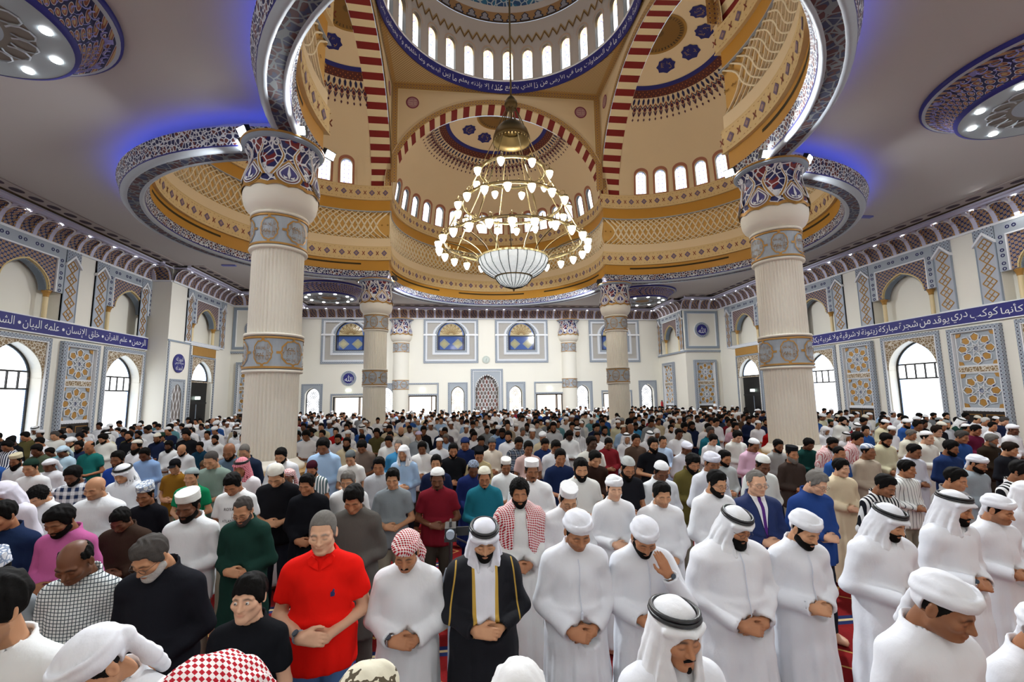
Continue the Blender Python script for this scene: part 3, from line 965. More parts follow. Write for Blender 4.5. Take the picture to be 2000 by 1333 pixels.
def big_glass_mat():
    m = Mat('evening_glass', 0.08, spec=0.8)
    _, x, y, z = m.co()
    up = z > 6.80
    n = m.noise(3.0, 2)
    d = (((x + 0.0) * 1.05).fract() - 0.5).abs() + ((z - 6.22) * 1.15).abs()
    low = m.mix(d < 0.42, C('#3f5a96'), C('#8f9180'))
    low = m.mix(d < 0.24, low, C('#a29c78'))
    low = m.mix((x.abs() - 0.78) > 0, low, C('#2b3b66'))
    r = ((x * x) + (z - 6.82) * (z - 6.82) * 0.9).sqrt()
    hi = m.mix(r < 0.80, C('#5a77b5'), C('#c4b48c'))
    m.color(m.mix(up, low, hi)); m.b.inputs['Emission Strength'].default_value = 0.25
    m.nt.links.new(m.b.inputs['Base Color'].links[0].from_socket, m.b.inputs['Emission Color'])
    return reg(m)
BIGG = big_glass_mat()
def big_window(c):
    e = struct(empty(serial('window'), (c, BW, 0)))
    s = MB()
    W_ = 1.9
    s.ring(rect(-W_, W_, 4.85, 7.95), rect(-W_ + 0.14, W_ - 0.14, 4.99, 7.81), -0.06, 0, BORDER)
    s.ring(rect(-W_ + 0.14, W_ - 0.14, 4.99, 7.81), rect(-W_ + 0.26, W_ - 0.26, 5.11, 7.69), -0.07, 0, WHITEB)
    lo = arch_pts(-0.98, 0.98, 5.74, 6.78, 7.84, 8)
    big = arch_pts(-1.28, 1.28, 5.44, 6.78, 7.94, 8)
    s.holed(rect(-W_ + 0.26, W_ - 0.26, 5.11, 7.69), [[(p[0], min(p[1], 7.685)) for p in big]], -0.015, GRILLE)
    s.ring(big, arch_pts(-1.12, 1.12, 5.58, 6.78, 7.88, 8), -0.06, 0, WHITEB)
    s.ring(arch_pts(-1.12, 1.12, 5.58, 6.78, 7.88, 8), lo, -0.04, 0, BORDER)
    for q in (-1, 1): s.box(*sorted((q * 1.02, q * 1.9)), -0.08, 0, 6.78, 6.90, WHITEP)
    s.build('window_surround', e)
    f = MB(); f.ring(lo, grow(lo, -0.06), 0.06, 0.2, IRON); f.box(-0.96, 0.96, 0.06, 0.2, 6.75, 6.82, IRON)
    f.build('window_frame', e)
    for nm, pl in (('pane', rect(-0.93, 0.93, 5.79, 6.76)), ('pane', arch_pts(-0.93, 0.93, 6.81, 6.83, 7.78, 8))):
        g = MB(); g.flat(pl, 0.15, BIGG); g.build(nm, e)
    # gilt tracery in the fanlight
    t = MB()
    for k in range(1, 8):
        a = PI * k / 8
        for r0, r1, da in ((0.15, 0.55, 0.12), (0.15, 0.55, -0.12), (0.55, 0.78, -0.12), (0.55, 0.78, 0.12)):
            a0, a1 = (a, a + da) if r0 < 0.2 else (a + da, a)
            strap(t, (r0 * math.cos(a0) * 1.05, 6.84 + r0 * math.sin(a0)), (r1 * math.cos(a1) * 1.05, 6.84 + r1 * math.sin(a1)), 0.025, 0.12, GOLDD)
    t.build('tracery', e)
for c in BIGW: big_window(c)

DAYROOM = plain('foyer_wall', '#f3efe6', 0.8)
for c, zt, zf, hw in DOORS:
    e = struct(empty(serial('door'), (c, BW, 0)))
    s = MB()
    s.ring(rect(-hw - 0.14, hw + 0.14, 0, zf), rect(-hw - 0.04, hw + 0.04, 0, zf - 0.1), -0.05, 0, BORDER)
    if zf > 3: s.box(-hw - 0.04, hw + 0.04, -0.06, 0, zt + 0.02, zt + 0.12, BORDER)
    s.build('door_surround', e)
    s = MB(); s.ring(rect(-hw, hw, 0, zt), rect(-hw + 0.09, hw - 0.09, 0, zt - 0.07), 0.1, 0.4, IRON); s.build('door_frame', e)
    s = MB(); s.box(hw - 0.40, hw - 0.35, 0.4, 0.9, 0, zt - 0.06, plain('door_brown', '#4a3a30', 0.5)); s.build('door_leaf', e)
    s = MB(); s.box(-0.15, 0.15, -0.08, 0, zt + 0.33 if zf > 3 else zf + 0.16, zt + 0.45 if zf > 3 else zf + 0.28, glow('exit_lamp', '#e8fff0', 6)); s.build('exit_lamp', e)
# daylit foyer behind the doors and lattice windows
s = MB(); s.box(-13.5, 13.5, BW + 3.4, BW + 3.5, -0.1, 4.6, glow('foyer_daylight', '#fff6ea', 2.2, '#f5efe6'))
s.box(-13.5, 13.5, BW + 0.5, BW + 3.5, 4.4, 4.5, DAYROOM)
struct(s.build('wall_foyer'))

# roundel, clock
ro = MB()
cir = lambda r, n=32: [(r * math.cos(2 * PI * k / n), r * math.sin(2 * PI * k / n)) for k in range(n)]
ro.prism(cir(0.52), -0.04, 0, WHITEP, back=False); ro.prism(cir(0.50), -0.06, 0, BORDER, back=False); ro.prism(cir(0.345), -0.075, -0.05, NAVY, back=False)
letters(ro, '\uFDF2', -0.27, 0.27, 0, 0.42, -0.08, WHITEP, arabic=False)
o = ro.build('roundel', wall_b, loc=(-9.37, 0, 3.86))
ck = empty('wall_clock', (-0.05, BW - 0.001, 5.08))
tag(ck, 'small round pale clock on the back wall between the arched upper windows', 'clock')
k = MB(); k.prism(cir(0.26), -0.06, 0, plain('clock_rim', '#b9c3ba', 0.4), back=False); k.build('rim', ck)
k = MB(); k.prism(cir(0.22), -0.07, -0.05, plain('clock_face', '#cdd6cf', 0.4), back=False)
for q in range(12):
    a = q * PI / 6; strap(k, (0.17 * math.sin(a), 0.17 * math.cos(a)), (0.20 * math.sin(a), 0.20 * math.cos(a)), 0.014, -0.075, IRON)
k.build('dial', ck)
k = MB(); strap(k, (0, 0), (-0.02, -0.14), 0.014, -0.085, IRON); strap(k, (0, 0), (0.05, 0.08), 0.018, -0.085, IRON); k.build('clock_hands', ck)
# engaged columns on the back wall are built with the columns below
# fire extinguisher on the right alcove wall
fe = empty('fire_extinguisher', (12.52, 31.5, 1.45)); tag(fe, 'red fire extinguisher hung on the wall beside the far right lattice window', 'extinguisher')
k = MB(); k.lathe([(0.0, 0), (0.08, 0.0), (0.09, 0.03), (0.09, 0.42), (0.06, 0.5), (0.03, 0.53), (0, 0.53)], plain('extinguisher_red', '#b01420', 0.35), 14); k.build('cylinder_body', fe, True)
k = MB(); k.box(-0.03, 0.03, -0.05, 0.05, 0.53, 0.60, IRON); k.tube([(0.0, -0.05, 0.58), (0, -0.11, 0.5), (0, -0.12, 0.3)], 0.012, IRON); k.build('valve_and_hose', fe)

# ---- front (qibla) wall behind the camera
s = MB(); s.holed(rect(-16, 16, 0, 8.75), [], 0, WALL)
struct(s.build('wall_front', loc=(0, -1.0, 0), rotz=PI))

# ================================================================== ceiling, quatrefoil ring and lobes
A_OFF = 6.05
LOBES = [(0, 1), (1, 0), (0, -1), (-1, 0)]          # direction of each lobe from the hall centre
def cusp(R): return (2 * A_OFF + math.sqrt(4 * A_OFF ** 2 - 8 * (A_OFF ** 2 - R ** 2))) / 4
def lobe_range(R):
    t = cusp(R); h = math.atan2(t, t - A_OFF)       # half-angle measured from the lobe axis
    return h
def lobe_pt(d, R, a, z):
    """a: angle from lobe axis (anticlockwise); d: lobe direction"""
    ca, sa = math.cos(a), math.sin(a)
    x, y = d[0] * ca - d[1] * sa, d[1] * ca + d[0] * sa
    return (d[0] * A_OFF + R * x, HC + d[1] * A_OFF + R * y, z)
def lobe_loft(mb, d, prof, m, n=48):
    V = []; F = []
    for (R, z) in prof:
        h = lobe_range(R)
        for i in range(n + 1): V.append(lobe_pt(d, R, -h + 2 * h * i / n, z))
    for k in range(len(prof) - 1):
        for i in range(n): F.append((k * (n + 1) + i, (k + 1) * (n + 1) + i, (k + 1) * (n + 1) + i + 1, k * (n + 1) + i + 1))
    mb.add(V, F, m)
def quatre(R, n=40):
    pts = []
    for d in ((0, 1), (-1, 0), (0, -1), (1, 0)):
        h = lobe_range(R)
        for i in range(n): pts.append(lobe_pt(d, R, -h + 2 * h * i / n, 0)[:2])
    return pts
s = MB()
loops = [[Vector((p[0], p[1], 0)) for p in [(-17, -1.2), (17, -1.2), (17, 33), (-17, 33)]], [Vector((p[0], p[1], 0)) for p in quatre(5.5)]]
tr = tessellate_polygon(loops)
V = [(v.x, v.y, 8.75) for l in loops for v in l]
F = []
for t in tr:
    a, b, c = (V[i] for i in t)
    ar = (b[0] - a[0]) * (c[1] - a[1]) - (c[0] - a[0]) * (b[1] - a[1])
    F.append(t if ar < 0 else t[::-1])
s.add(V, F, CEIL)
CEILING = struct(s.build('ceiling'))
k = MB()
for (x, y, l) in ((-11.5, 14.5, 0), (12.6, 14.2, 0), (-12.6, 22.0, 0.5), (11.5, 21, 0.4)):
    k.box(x - 0.3, x + 0.3, y - 0.08, y + 0.08, 8.70, 8.75, plain('vent_blue', '#6a70b4', 0.6))
k.build('ceiling_vent', CEILING)

RING = empty('ring_cornice', (0, HC, 7.95)); RING.location = (0, 0, 0)
tag(RING, 'four-lobed carved ring moulding with blue cove light round the central opening', 'moulding')
LED = glow('led_blue', '#3050ff', 13, '#4060ff')
LATT = plain('lattice_cream', '#e6d8b8', 0.7); LATB = plain('lattice_ground', '#c79b52', 0.7)
for d in LOBES:
    s = MB()
    lobe_loft(s, d, [(5.19, 8.31), (5.22, 8.30), (5.27, 8.06)], ACAN); s.build('inner_fascia', RING, True)
    s = MB()
    lobe_loft(s, d, [(5.27, 8.06), (5.275, 8.02)], NAVY); lobe_loft(s, d, [(5.28, 8.02), (5.29, 7.97), (5.34, 7.93), (5.39, 7.955)], GREYT)
    lobe_loft(s, d, [(5.39, 7.955), (5.64, 7.955)], SOFF)
    lobe_loft(s, d, [(5.64, 7.955), (5.68, 7.93), (5.74, 7.95), (5.78, 8.0), (5.80, 8.02)], GREYT)
    lobe_loft(s, d, [(5.80, 8.02), (5.81, 8.05)], NAVY)
    s.build('soffit_moulding', RING, True)
    s = MB(); lobe_loft(s, d, [(5.81, 8.05), (5.84, 8.2), (5.91, 8.42)], ACAN); lobe_loft(s, d, [(5.91, 8.42), (5.87, 8.43), (5.85, 8.36), (5.5, 8.36)], GREYT)
    s.build('outer_fascia', RING, True)
    s = MB(); lobe_loft(s, d, [(5.5, 8.36), (5.5, 8.75)], CEIL); s.build('upstand', RING, True)
    s = MB(); lobe_loft(s, d, [(5.78, 8.365), (5.70, 8.385)], LED); s.build('led_strip', RING)

def flower_band(mb, d, R, z0, z1):
    """purple lozenges, red crosses and leafy edges painted on a band"""
    h = lobe_range(R); L = 2 * h * R; n = int(L / 0.62)
    zc = (z0 + z1) / 2; H = z1 - z0
    fn = lambda u, v: lobe_pt(d, R - 0.012, u / R, v)
    for i in range(n):
        u = -L / 2 + (i + 0.5) * L / n
        k = 0.15
        mb.mapped([(u - k * .9, zc), (u, zc - k), (u + k * .9, zc), (u, zc + k)], fn, PURP)
        mb.mapped([(u - k * .45, zc), (u, zc - k * .5), (u + k * .45, zc), (u, zc + k * .5)], lambda a, b: lobe_pt(d, R - 0.016, a / R, b), plain('motif_tan', '#9a8078', 0.7))
        v = u + L / n / 2
        for q in (-1, 1):
            mb.mapped([(v - 0.07, zc - q * 0.08), (v - 0.045, zc - q * 0.1), (v + 0.07, zc + q * 0.08), (v + 0.045, zc + q * 0.1)], fn, MRED)
            for o_ in (-0.12, 0.0, 0.12):
                mb.mapped([(u + o_ - 0.05, zc + q * (H * 0.40)), (u + o_, zc + q * H * 0.34), (u + o_ + 0.05, zc + q * H * 0.40), (u + o_, zc + q * H * 0.37)], fn, MRED if o_ else plain('motif_ochre', '#a67a35', 0.7))
            mb.mapped([(v - 0.03, zc + q * H * 0.42), (v, zc + q * H * 0.37), (v + 0.03, zc + q * H * 0.42)], fn, plain('motif_ochre', '#a67a35', 0.7))
BANDC = plain('band_cream', '#ddc18c', 0.8, var=0.12, scale=14)
DRUM = []
names = ['far', 'right', 'overhead', 'left']
for d, nm in zip(LOBES, names):
    e = empty('lobe_wall')
    tag(e, {'far': 'curved cream and ochre banded wall of the far lobe over the hall end', 'right': 'curved cream and ochre banded wall of the right lobe above the side aisle',
            'overhead': 'curved cream and ochre banded wall of the lobe overhead nearest the camera', 'left': 'curved cream and ochre banded wall of the left lobe above the side aisle'}[nm], 'wall')
    e['kind'] = 'structure'; e.name = 'wall_lobe_' + nm
    s = MB()
    lobe_loft(s, d, [(5.24, 8.82), (5.24, 8.28)], GOLDB); lobe_loft(s, d, [(5.24, 11.72), (5.24, 11.14)], GOLDB); s.build('ochre_band', e, True)
    s = MB()
    h = lobe_range(5.23)
    for a0, a1 in ((-h * 0.86, -h * 0.36), (-h * 0.22, h * 0.22), (h * 0.36, h * 0.86)):
        n = 14
        V = [lobe_pt(d, 5.232, a0 + (a1 - a0) * i / n, z) for z in (8.60, 8.68) for i in range(n + 1)]
        s.add(V, [(i, i + 1, n + 2 + i, n + 1 + i) for i in range(n)], DARKS)
    s.build('air_slot', e)
    s = MB()
    for z0, z1 in ((8.80, 9.45), (11.70, 12.40)):
        lobe_loft(s, d, [(5.24, z0), (5.14, z0), (5.14, z0 + 0.03), (5.16, z0 + 0.05), (5.16, z1 - 0.03), (5.15, z1), (5.24, z1)], BANDC)
        flower_band(s, d, 5.16, z0 + 0.03, z1 - 0.03)
    s.build('flower_band', e)
    s = MB(); lobe_loft(s, d, [(5.20, 9.86), (5.20, 9.44)], CREAM); s.build('plain_band', e, True)
    # lattice of curved ribs
    s = MB()
    lobe_loft(s, d, [(5.26, 11.15), (5.26, 9.85)], LATB)
    lobe_loft(s, d, [(5.18, 11.18), (5.17, 11.14), (5.26, 11.13)], GREYT)
    hh = lobe_range(5.2); L = 2 * hh * 5.2; n = int(L / 0.27)
    for i in range(n):
        u0 = -L / 2 + (i + 0.5) * L / n
        for q in (-1, 1):
            pts = []
            for k in range(11):
                t = k / 10
                uu = u0 + q * (1.15 * (t - 0.5) + 0.10 * math.sin(2 * PI * t))
                pts.append((uu, 9.87 + 1.26 * t))
            if abs(pts[0][0]) > L / 2 or abs(pts[-1][0]) > L / 2: continue
            V = []; F = []
            for (uu, z) in pts:
                V += [lobe_pt(d, 5.255, (uu - 0.045) / 5.2, z), lobe_pt(d, 5.20, (uu - 0.022) / 5.2, z), lobe_pt(d, 5.20, (uu + 0.022) / 5.2, z), lobe_pt(d, 5.255, (uu + 0.045) / 5.2, z)]
            for k in range(10):
                for c_ in range(3): F.append((k * 4 + c_, k * 4 + c_ + 1, (k + 1) * 4 + c_ + 1, (k + 1) * 4 + c_))
            s.add(V, F, LATT)
        for z, sg in ((9.87, 1), (11.13, -1)):
            s.mapped([(u0 - 0.09, z), (u0 + 0.09, z), (u0, z + sg * 0.17)], lambda a, b: lobe_pt(d, 5.225, a / 5.2, b), plain('motif_ochre_dark', '#8e6a2c', 0.7))
        s.mapped([(u0 - 0.06, 10.5), (u0, 10.45), (u0 + 0.06, 10.5), (u0, 10.55)], lambda a, b: lobe_pt(d, 5.215, a / 5.2, b), plain('motif_ochre_dark', '#8e6a2c', 0.7))
    s.build('lattice', e)

# ---- great arches with striped voussoirs, spandrel walls
ZS, AE, BE = 12.40, 5.18, 4.45
def arch_frame(d):
    """local -> world for the arch facing direction d: u across, w outwards from centre"""
    ax, ay = d
    return lambda u, w, z: (ax * w - ay * u, HC + ay * w + ax * u, z)
NV = 51
for d, nm in zip(LOBES, names):
    T = arch_frame(d)
    e = empty('great_arch')
    tag(e, {'far': 'great red and cream striped arch spanning the far side of the dome', 'right': 'great red and cream striped arch on the right side of the dome',
            'overhead': 'great red and cream striped arch nearest overhead', 'left': 'great red and cream striped arch on the left side of the dome'}[nm], 'arch')
    for i in range(NV):
        a0, a1 = PI * i / NV, PI * (i + 1) / NV
        V = []
        for a in (a0, (a0 + a1) / 2, a1):
            for (w, k) in ((5.16, 1.0), (6.06, 1.012)):
                for t in (0.0, 0.05):
                    V.append(T((AE + t) * k * math.cos(a), w, ZS + (BE + t) * k * math.sin(a)))
        F = []
        for q in (0, 1):
            b = q * 4
            F += [(b, b + 2, b + 6, b + 4), (b + 1, b + 5, b + 7, b + 3), (b, b + 4, b + 5, b + 1), (b + 2, b + 3, b + 7, b + 6)]
        F += [(0, 1, 3, 2), (8, 10, 11, 9)]
        s = MB(); s.add(V, F, REDV if i % 2 == 0 else CREAM2); s.build('voussoir', e)
    # patterned archivolt
    s = MB()
    n = 64
    for (k0, k1, w, m) in ((0.01, 0.26, 5.10, BORDERG), (0.26, 0.30, 5.09, CREAM)):
        V = []
        for i in range(n + 1):
            a = PI * i / n
            for k in (k0, k1): V.append(T((AE + k * 0.9) * math.cos(a), w, ZS + (BE + k) * math.sin(a)))
        s.add(V, [(2 * i, 2 * i + 1, 2 * i + 3, 2 * i + 2) for i in range(n)], m)
    s.build('archivolt', e)
    # spandrel wall
    V = [Vector((x, z, 0)) for x, z in [(-5.25, ZS), (-AE - 0.0, ZS)]]
    out = [(-5.30, 12.38), (5.30, 12.38), (5.30, 17.72), (-5.30, 17.72)]
    hole = [((AE + 0.03) * math.cos(PI * i / 48), ZS + (BE + 0.03) * math.sin(PI * i / 48)) for i in range(49)]
    poly = [(5.30, 12.38)] + [(5.30, 17.72), (-5.30, 17.72), (-5.30, 12.38)] + hole[::-1]
    s = MB()
    loops = [[Vector((p[0], p[1], 0)) for p in poly]]
    tr = tessellate_polygon(loops)
    s.add([T(p[0], 5.14, p[1]) for p in poly], tr, CREAM)
    for x0, x1, z0, z1 in ((-5.2, -4.86, 12.6, 17.7), (4.86, 5.2, 12.6, 17.7), (-4.86, 4.86, 17.40, 17.70)):
        s.add([T(x0, 5.115, z0), T(x1, 5.115, z0), T(x1, 5.115, z1), T(x0, 5.115, z1)], [(0, 1, 2, 3)], BORDERG)
    for x0, x1, z0, z1 in ((-4.88, -4.84, 14.6, 17.4), (4.84, 4.88, 14.6, 17.4), (-4.86, 4.86, 17.37, 17.41)):
        s.add([T(x0, 5.112, z0), T(x1, 5.112, z0), T(x1, 5.112, z1), T(x0, 5.112, z1)], [(0, 1, 2, 3)], CREAM2)
    s.build('spandrel', e)
    for q in (-1, 1):
        s = MB()
        s.mapped([(q * 4.18 + 0.31 * math.cos(2 * PI * k / 24), 16.72 + 0.31 * math.sin(2 * PI * k / 24)) for k in range(24)], lambda u, v: T(u, 5.125, v), plain('medallion_maroon', '#7b2c48', 0.7))
        s.mapped([(q * 4.18 + 0.26 * math.cos(2 * PI * k / 24), 16.72 + 0.26 * math.sin(2 * PI * k / 24)) for k in range(24)], lambda u, v: T(u, 5.12, v), plain('medallion_rose', '#a87c86', 0.7))
        for dz in (-0.11, 0.0, 0.11): letters(s, 'سبحان الله' if dz else 'الحمد لله', q * 4.18 - 0.19, q * 4.18 + 0.19, 16.72 + dz, 0.1, 0, plain('medallion_cream', '#ddc9b4', 0.7), fit=True, fn=lambda u, v: T(-u + 2 * q * 4.18 if d in ((0, -1),) else u, 5.112, v))
        s.build('medallion', e)

# ---- semi-domes
def semi_pt(d, el, az, off=0.0):
    """el, az radians; az from +u axis; off moves inwards"""
    T = arch_frame(d); R, B = 5.30 - off, 4.45 - off
    return T(R * math.cos(el) * math.cos(az), A_OFF + R * math.cos(el) * math.sin(az), ZS + B * math.sin(el))
SEMI_PANE = Mat('semi_pane', 0.4)
_, x, y, z = SEMI_PANE.co()
dots = (((x * 5.2).fract() - 0.5) * ((x * 5.2).fract() - 0.5) + ((z * 5.2).fract() - 0.5) * ((z * 5.2).fract() - 0.5)) < 0.03
SEMI_PANE.color(C('#f5f3ee')); SEMI_PANE.emit(SEMI_PANE.mix(dots, C('#fdfcfa'), C('#5a58c8')), 4.0); SEMI_PANE = reg(SEMI_PANE)
NWIN = 16
WPL = arch_pts(-0.25, 0.25, 0.0, 0.86, 1.10, 6, pointed=False)
PLQ = ['الرزاق', 'الفتاح', 'الباقي', 'العليم']
for di, (d, nm) in enumerate(zip(LOBES, names)):
    e = empty('semi_dome')
    tag(e, {'far': 'painted cream half dome over the far lobe behind the chandelier', 'right': 'painted cream half dome over the right lobe',
            'overhead': 'painted cream half dome over the lobe nearest the camera', 'left': 'painted cream half dome over the left lobe'}[nm], 'dome')
    el1 = math.radians(17.5)
    z_of = lambda v: math.asin(min(1, (v) / 4.45))
    s = MB()
    # lower strip pierced by windows
    step = math.radians(180) / (NWIN + 1.4)
    a_first = PI / 2 - step * (NWIN - 1) / 2
    Vb = 4.45 * math.sin(el1)
    fnS = lambda az, v, off=0.0: semi_pt(d, z_of(v), az, off)
    def azu(u): return u / 5.2
    wins = [a_first + i * step for i in range(NWIN)]
    for i, a in enumerate(wins):
        hw = step / 2 * 5.2
        loops = [[(-hw, 0.0), (0, 0), (hw, 0.0), (hw, Vb / 2), (hw, Vb), (0, Vb), (-hw, Vb), (-hw, Vb / 2)], [(p[0], p[1] + 0.12) for p in WPL]]
        tr = tessellate_polygon([[Vector((p[0], p[1], 0)) for p in l] for l in loops])
        P = [p for l in loops for p in l]
        s.add([fnS(a + azu(p[0]), p[1]) for p in P], tr, CREAM)
        hl = loops[1]; n = len(hl)
        s.add([fnS(a + azu(p[0]), p[1]) for p in hl] + [fnS(a + azu(p[0]), p[1], -0.16) for p in hl], [(q, (q + 1) % n, (q + 1) % n + n, q + n) for q in range(n)], IRON)
        og = [(p[0] * 1.42, 0.12 + (p[1] - 0.12) * 1.10 + (-0.07 if p[1] < 0.2 else 0.04)) for p in hl]; ig = [(p[0] * 1.12, p[1] + (-0.02 if p[1] < 0.2 else 0.02)) for p in hl]
        s.add([fnS(a + azu(p[0]), max(0.01, p[1]), 0.012) for p in og] + [fnS(a + azu(p[0]), max(0.01, p[1]), 0.012) for p in ig], [(q, (q + 1) % n, (q + 1) % n + n, q + n) for q in range(n)], plain('window_fret_red', '#a56a52', 0.7))
    for a0, a1 in ((0, wins[0] - step / 2), (wins[-1] + step / 2, PI)):
        s.add([fnS(a0, 0), fnS(a1, 0), fnS(a1, Vb), fnS(a0, Vb)], [(0, 1, 2, 3)], CREAM)
    nA, nE = 48, 20
    V = []; F = []
    for j in range(nE + 1):
        el = el1 + (PI / 2 - el1) * j / nE
        for i in range(nA + 1): V.append(semi_pt(d, el, PI * i / nA))
    for j in range(nE):
        for i in range(nA): F.append((j * (nA + 1) + i, j * (nA + 1) + i + 1, (j + 1) * (nA + 1) + i + 1, (j + 1) * (nA + 1) + i))
    s.add(V, F, CREAM)
    s.build('shell', e, True)
    pm = None
    for i, a in enumerate(wins):
        s = MB()
        if pm is None:
            s.flat([(p[0], p[1]) for p in WPL], 0, SEMI_PANE); pm = s.mesh('pane')
        o = link('window_pane', pm, e)
        p0 = Vector(fnS(a, 0.12, -0.15)); p1 = Vector(fnS(a, 1.2, -0.15)); pr_ = Vector(fnS(a + 0.04, 0.12, -0.15))
        zz = (p1 - p0).normalized(); xx = (pr_ - p0); xx = (xx - zz * xx.dot(zz)).normalized(); yy = zz.cross(xx)
        M = Matrix((xx, yy, zz)).transposed().to_4x4(); M.translation = p0
        o.matrix_world = M
    # painted decoration
    s = MB()
    fn = lambda off: (lambda az, el: semi_pt(d, math.radians(el), az, off))
    def strip(e0, e1, m, off, n=64, a0=0.0, a1=PI):
        f = fn(off)
        s.add([f(a0 + (a1 - a0) * i / n, q) for i in range(n + 1) for q in (e0, e1)], [(2 * i, 2 * i + 1, 2 * i + 3, 2 * i + 2) for i in range(n)], m)
    strip(60.4, 62.6, plain('semi_blue', '#23276e', 0.7), 0.02)
    BRN = plain('semi_brown', '#54261f', 0.7)
    strip(56.2, 60.4, BRN, 0.02)
    f1, f2, f3 = fn(0.022), fn(0.03), fn(0.026)
    dotm = plain('semi_dot', '#b5672e', 0.7); blu = plain('semi_navy', '#1f2148', 0.7); red = plain('semi_red', '#6e2a25', 0.7)
    n = 44
    w = PI / n
    for i in range(n):
        a = (i + 0.5) * w
        for q, el in ((0.0, 58.2), (0.5, 59.4), (0.5, 57.0)):
            s.mapped([(a + q * w + 0.10 * w, el), (a + q * w, el + 0.4), (a + q * w - 0.10 * w, el), (a + q * w, el - 0.4)], f2, dotm)
        # leaf drop
        s.mapped([(a, 56.2), (a + 0.25 * w, 54.8), (a + 0.2 * w, 53.4), (a, 52.3), (a - 0.2 * w, 53.4), (a - 0.25 * w, 54.8)], f1, blu)
        # zigzag
        for q in (-1, 1):
            s.mapped([(a, 51.0), (a + q * 0.5 * w, 53.0), (a + q * 0.5 * w, 52.2), (a, 50.2)], f1, blu)
        # flower and tail
        b = a + 0.5 * w
        s.mapped([(b + 0.30 * w * math.cos(t * PI / 4), 50.2 + 1.25 * math.sin(t * PI / 4)) for t in range(8)], f1, red)
        s.mapped([(b + 0.14 * w * math.cos(t * PI / 3), 50.2 + 0.6 * math.sin(t * PI / 3)) for t in range(6)], f2, blu)
        s.mapped([(b, 51.4), (b + 0.12 * w, 52.2), (b, 53.1), (b - 0.12 * w, 52.2)], f2, dotm)
        for q in (-1, 1): s.mapped([(b + q * 0.06 * w, 46.4), (b + q * 0.34 * w, 48.9), (b + q * 0.22 * w, 49.1), (b, 47.2)], f1, blu)
        s.mapped([(b - 0.09 * w, 48.9), (b, 46.2), (b + 0.09 * w, 48.9)], f2, red)
        s.mapped([(b, 45.7), (b + 0.16 * w, 44.8), (b, 43.9), (b - 0.16 * w, 44.8)], f1, blu)
        s.mapped([(b, 45.3), (b + 0.08 * w, 44.8), (b, 44.3), (b - 0.08 * w, 44.8)], f2, red)
    # half rosette at the crown
    strip(78.8, 79.8, plain('rosette_rim', '#9a7434', 0.7), 0.02); strip(79.8, 90.0, plain('rosette_ground', '#7c5a26', 0.7), 0.02)
    for k in range(20):
        a = PI * k / 20
        for q in (-1, 1):
            pts = [(max(0, min(PI, a + q * 0.55 * math.sin(t * PI / 2 / 5))), 89.5 - 9.3 * t / 5) for t in range(6)]
            for t in range(5):
                (a0, e0), (a1, e1) = pts[t], pts[t + 1]
                s.mapped([(a0 - 0.015, e0), (a1 - 0.015, e1), (a1 + 0.015, e1), (a0 + 0.015, e0)], f2, plain('rosette_line', '#2e2718', 0.7))
    # calligraphy cartouches
    for k, az in enumerate((33, 71, 109, 147)):
        a0 = math.radians(az); pts = []
        for t in range(16):
            th = 2 * PI * t / 16; rr = 1.0 + (0.13 if t % 2 == 0 else -0.05)
            pts.append((a0 + 0.215 * rr * math.cos(th), 71.6 + 3.7 * rr * math.sin(th)))
        s.mapped(pts, f1, plain('cartouche_navy', '#1e2264', 0.7))
        Vt, Ft, wd = text_mesh(PLQ[(k + di) % 4])
        z0, z1 = Vt[:, 1].min(), Vt[:, 1].max()
        P = [(a0 + (0.5 - a_ / wd) * 0.24, 71.6 + ((b_ - z0) / (z1 - z0) - 0.5) * 4.0) for a_, b_ in Vt]
        s.add([f2(p[0], p[1]) for p in P], Ft, plain('cartouche_gold', '#a8854a', 0.6))
    s.build('painted_decoration', e)

# ---- square soffit, drum and main dome
DOME = empty('main_dome')
tag(DOME, 'main dome with a ring of arched windows above a navy calligraphy band', 'dome')
s = MB()
loops = [[Vector((x, y, 0)) for x, y in ((-5.3, HC - 5.3), (5.3, HC - 5.3), (5.3, HC + 5.3), (-5.3, HC + 5.3))], [Vector((5.06 * math.cos(2 * PI * k / 96), HC + 5.06 * math.sin(2 * PI * k / 96), 0)) for k in range(96)]]
tr = tessellate_polygon(loops); V = [(v.x, v.y, 17.70) for l in loops for v in l]
s.add(V, [t[::-1] for t in tr], BORDERG)
for sx in (-1, 1):
    for sy in (-1, 1):
        pts = [(sx * 4.98, HC + sy * 4.98, 17.68)]
        for k in range(13):
            a = math.radians(22 + 46 * k / 12); pts.append((sx * 5.33 * math.cos(a), HC + sy * 5.33 * math.sin(a), 17.68))
        pts = [p for p in pts if abs(p[0]) < 5.0 and abs(p[1] - HC) < 5.0]
        s.add(pts, [tuple(range(len(pts)))], DOTTED)
s.build('square_soffit', DOME)
s = MB()
s.lathe([(5.10, 17.70), (5.08, 17.44), (5.02, 17.42)], NAVY, 96, c=(0, HC, 0))
s.lathe([(5.02, 17.42), (4.96, 18.00)], NAVY, 96, c=(0, HC, 0)); s.lathe([(4.96, 18.00), (4.92, 18.02), (4.92, 18.05), (4.95, 18.06)], WHITEP, 96, c=(0, HC, 0))
s.build('calligraphy_band', DOME, True)
s = MB()
KURSI = 'من علمه إلا بما شاء وسع كرسيه السماوات والأرض ولا يؤوده حفظهما وهو العلي العظيم الله لا إله إلا هو الحي القيوم لا تأخذه سنة ولا نوم له ما في السماوات وما في الأرض من ذا الذي يشفع عنده إلا بإذنه يعلم ما بين أيديهم وما خلفهم ولا يحيطون بشيء'
ang = math.radians(-165)
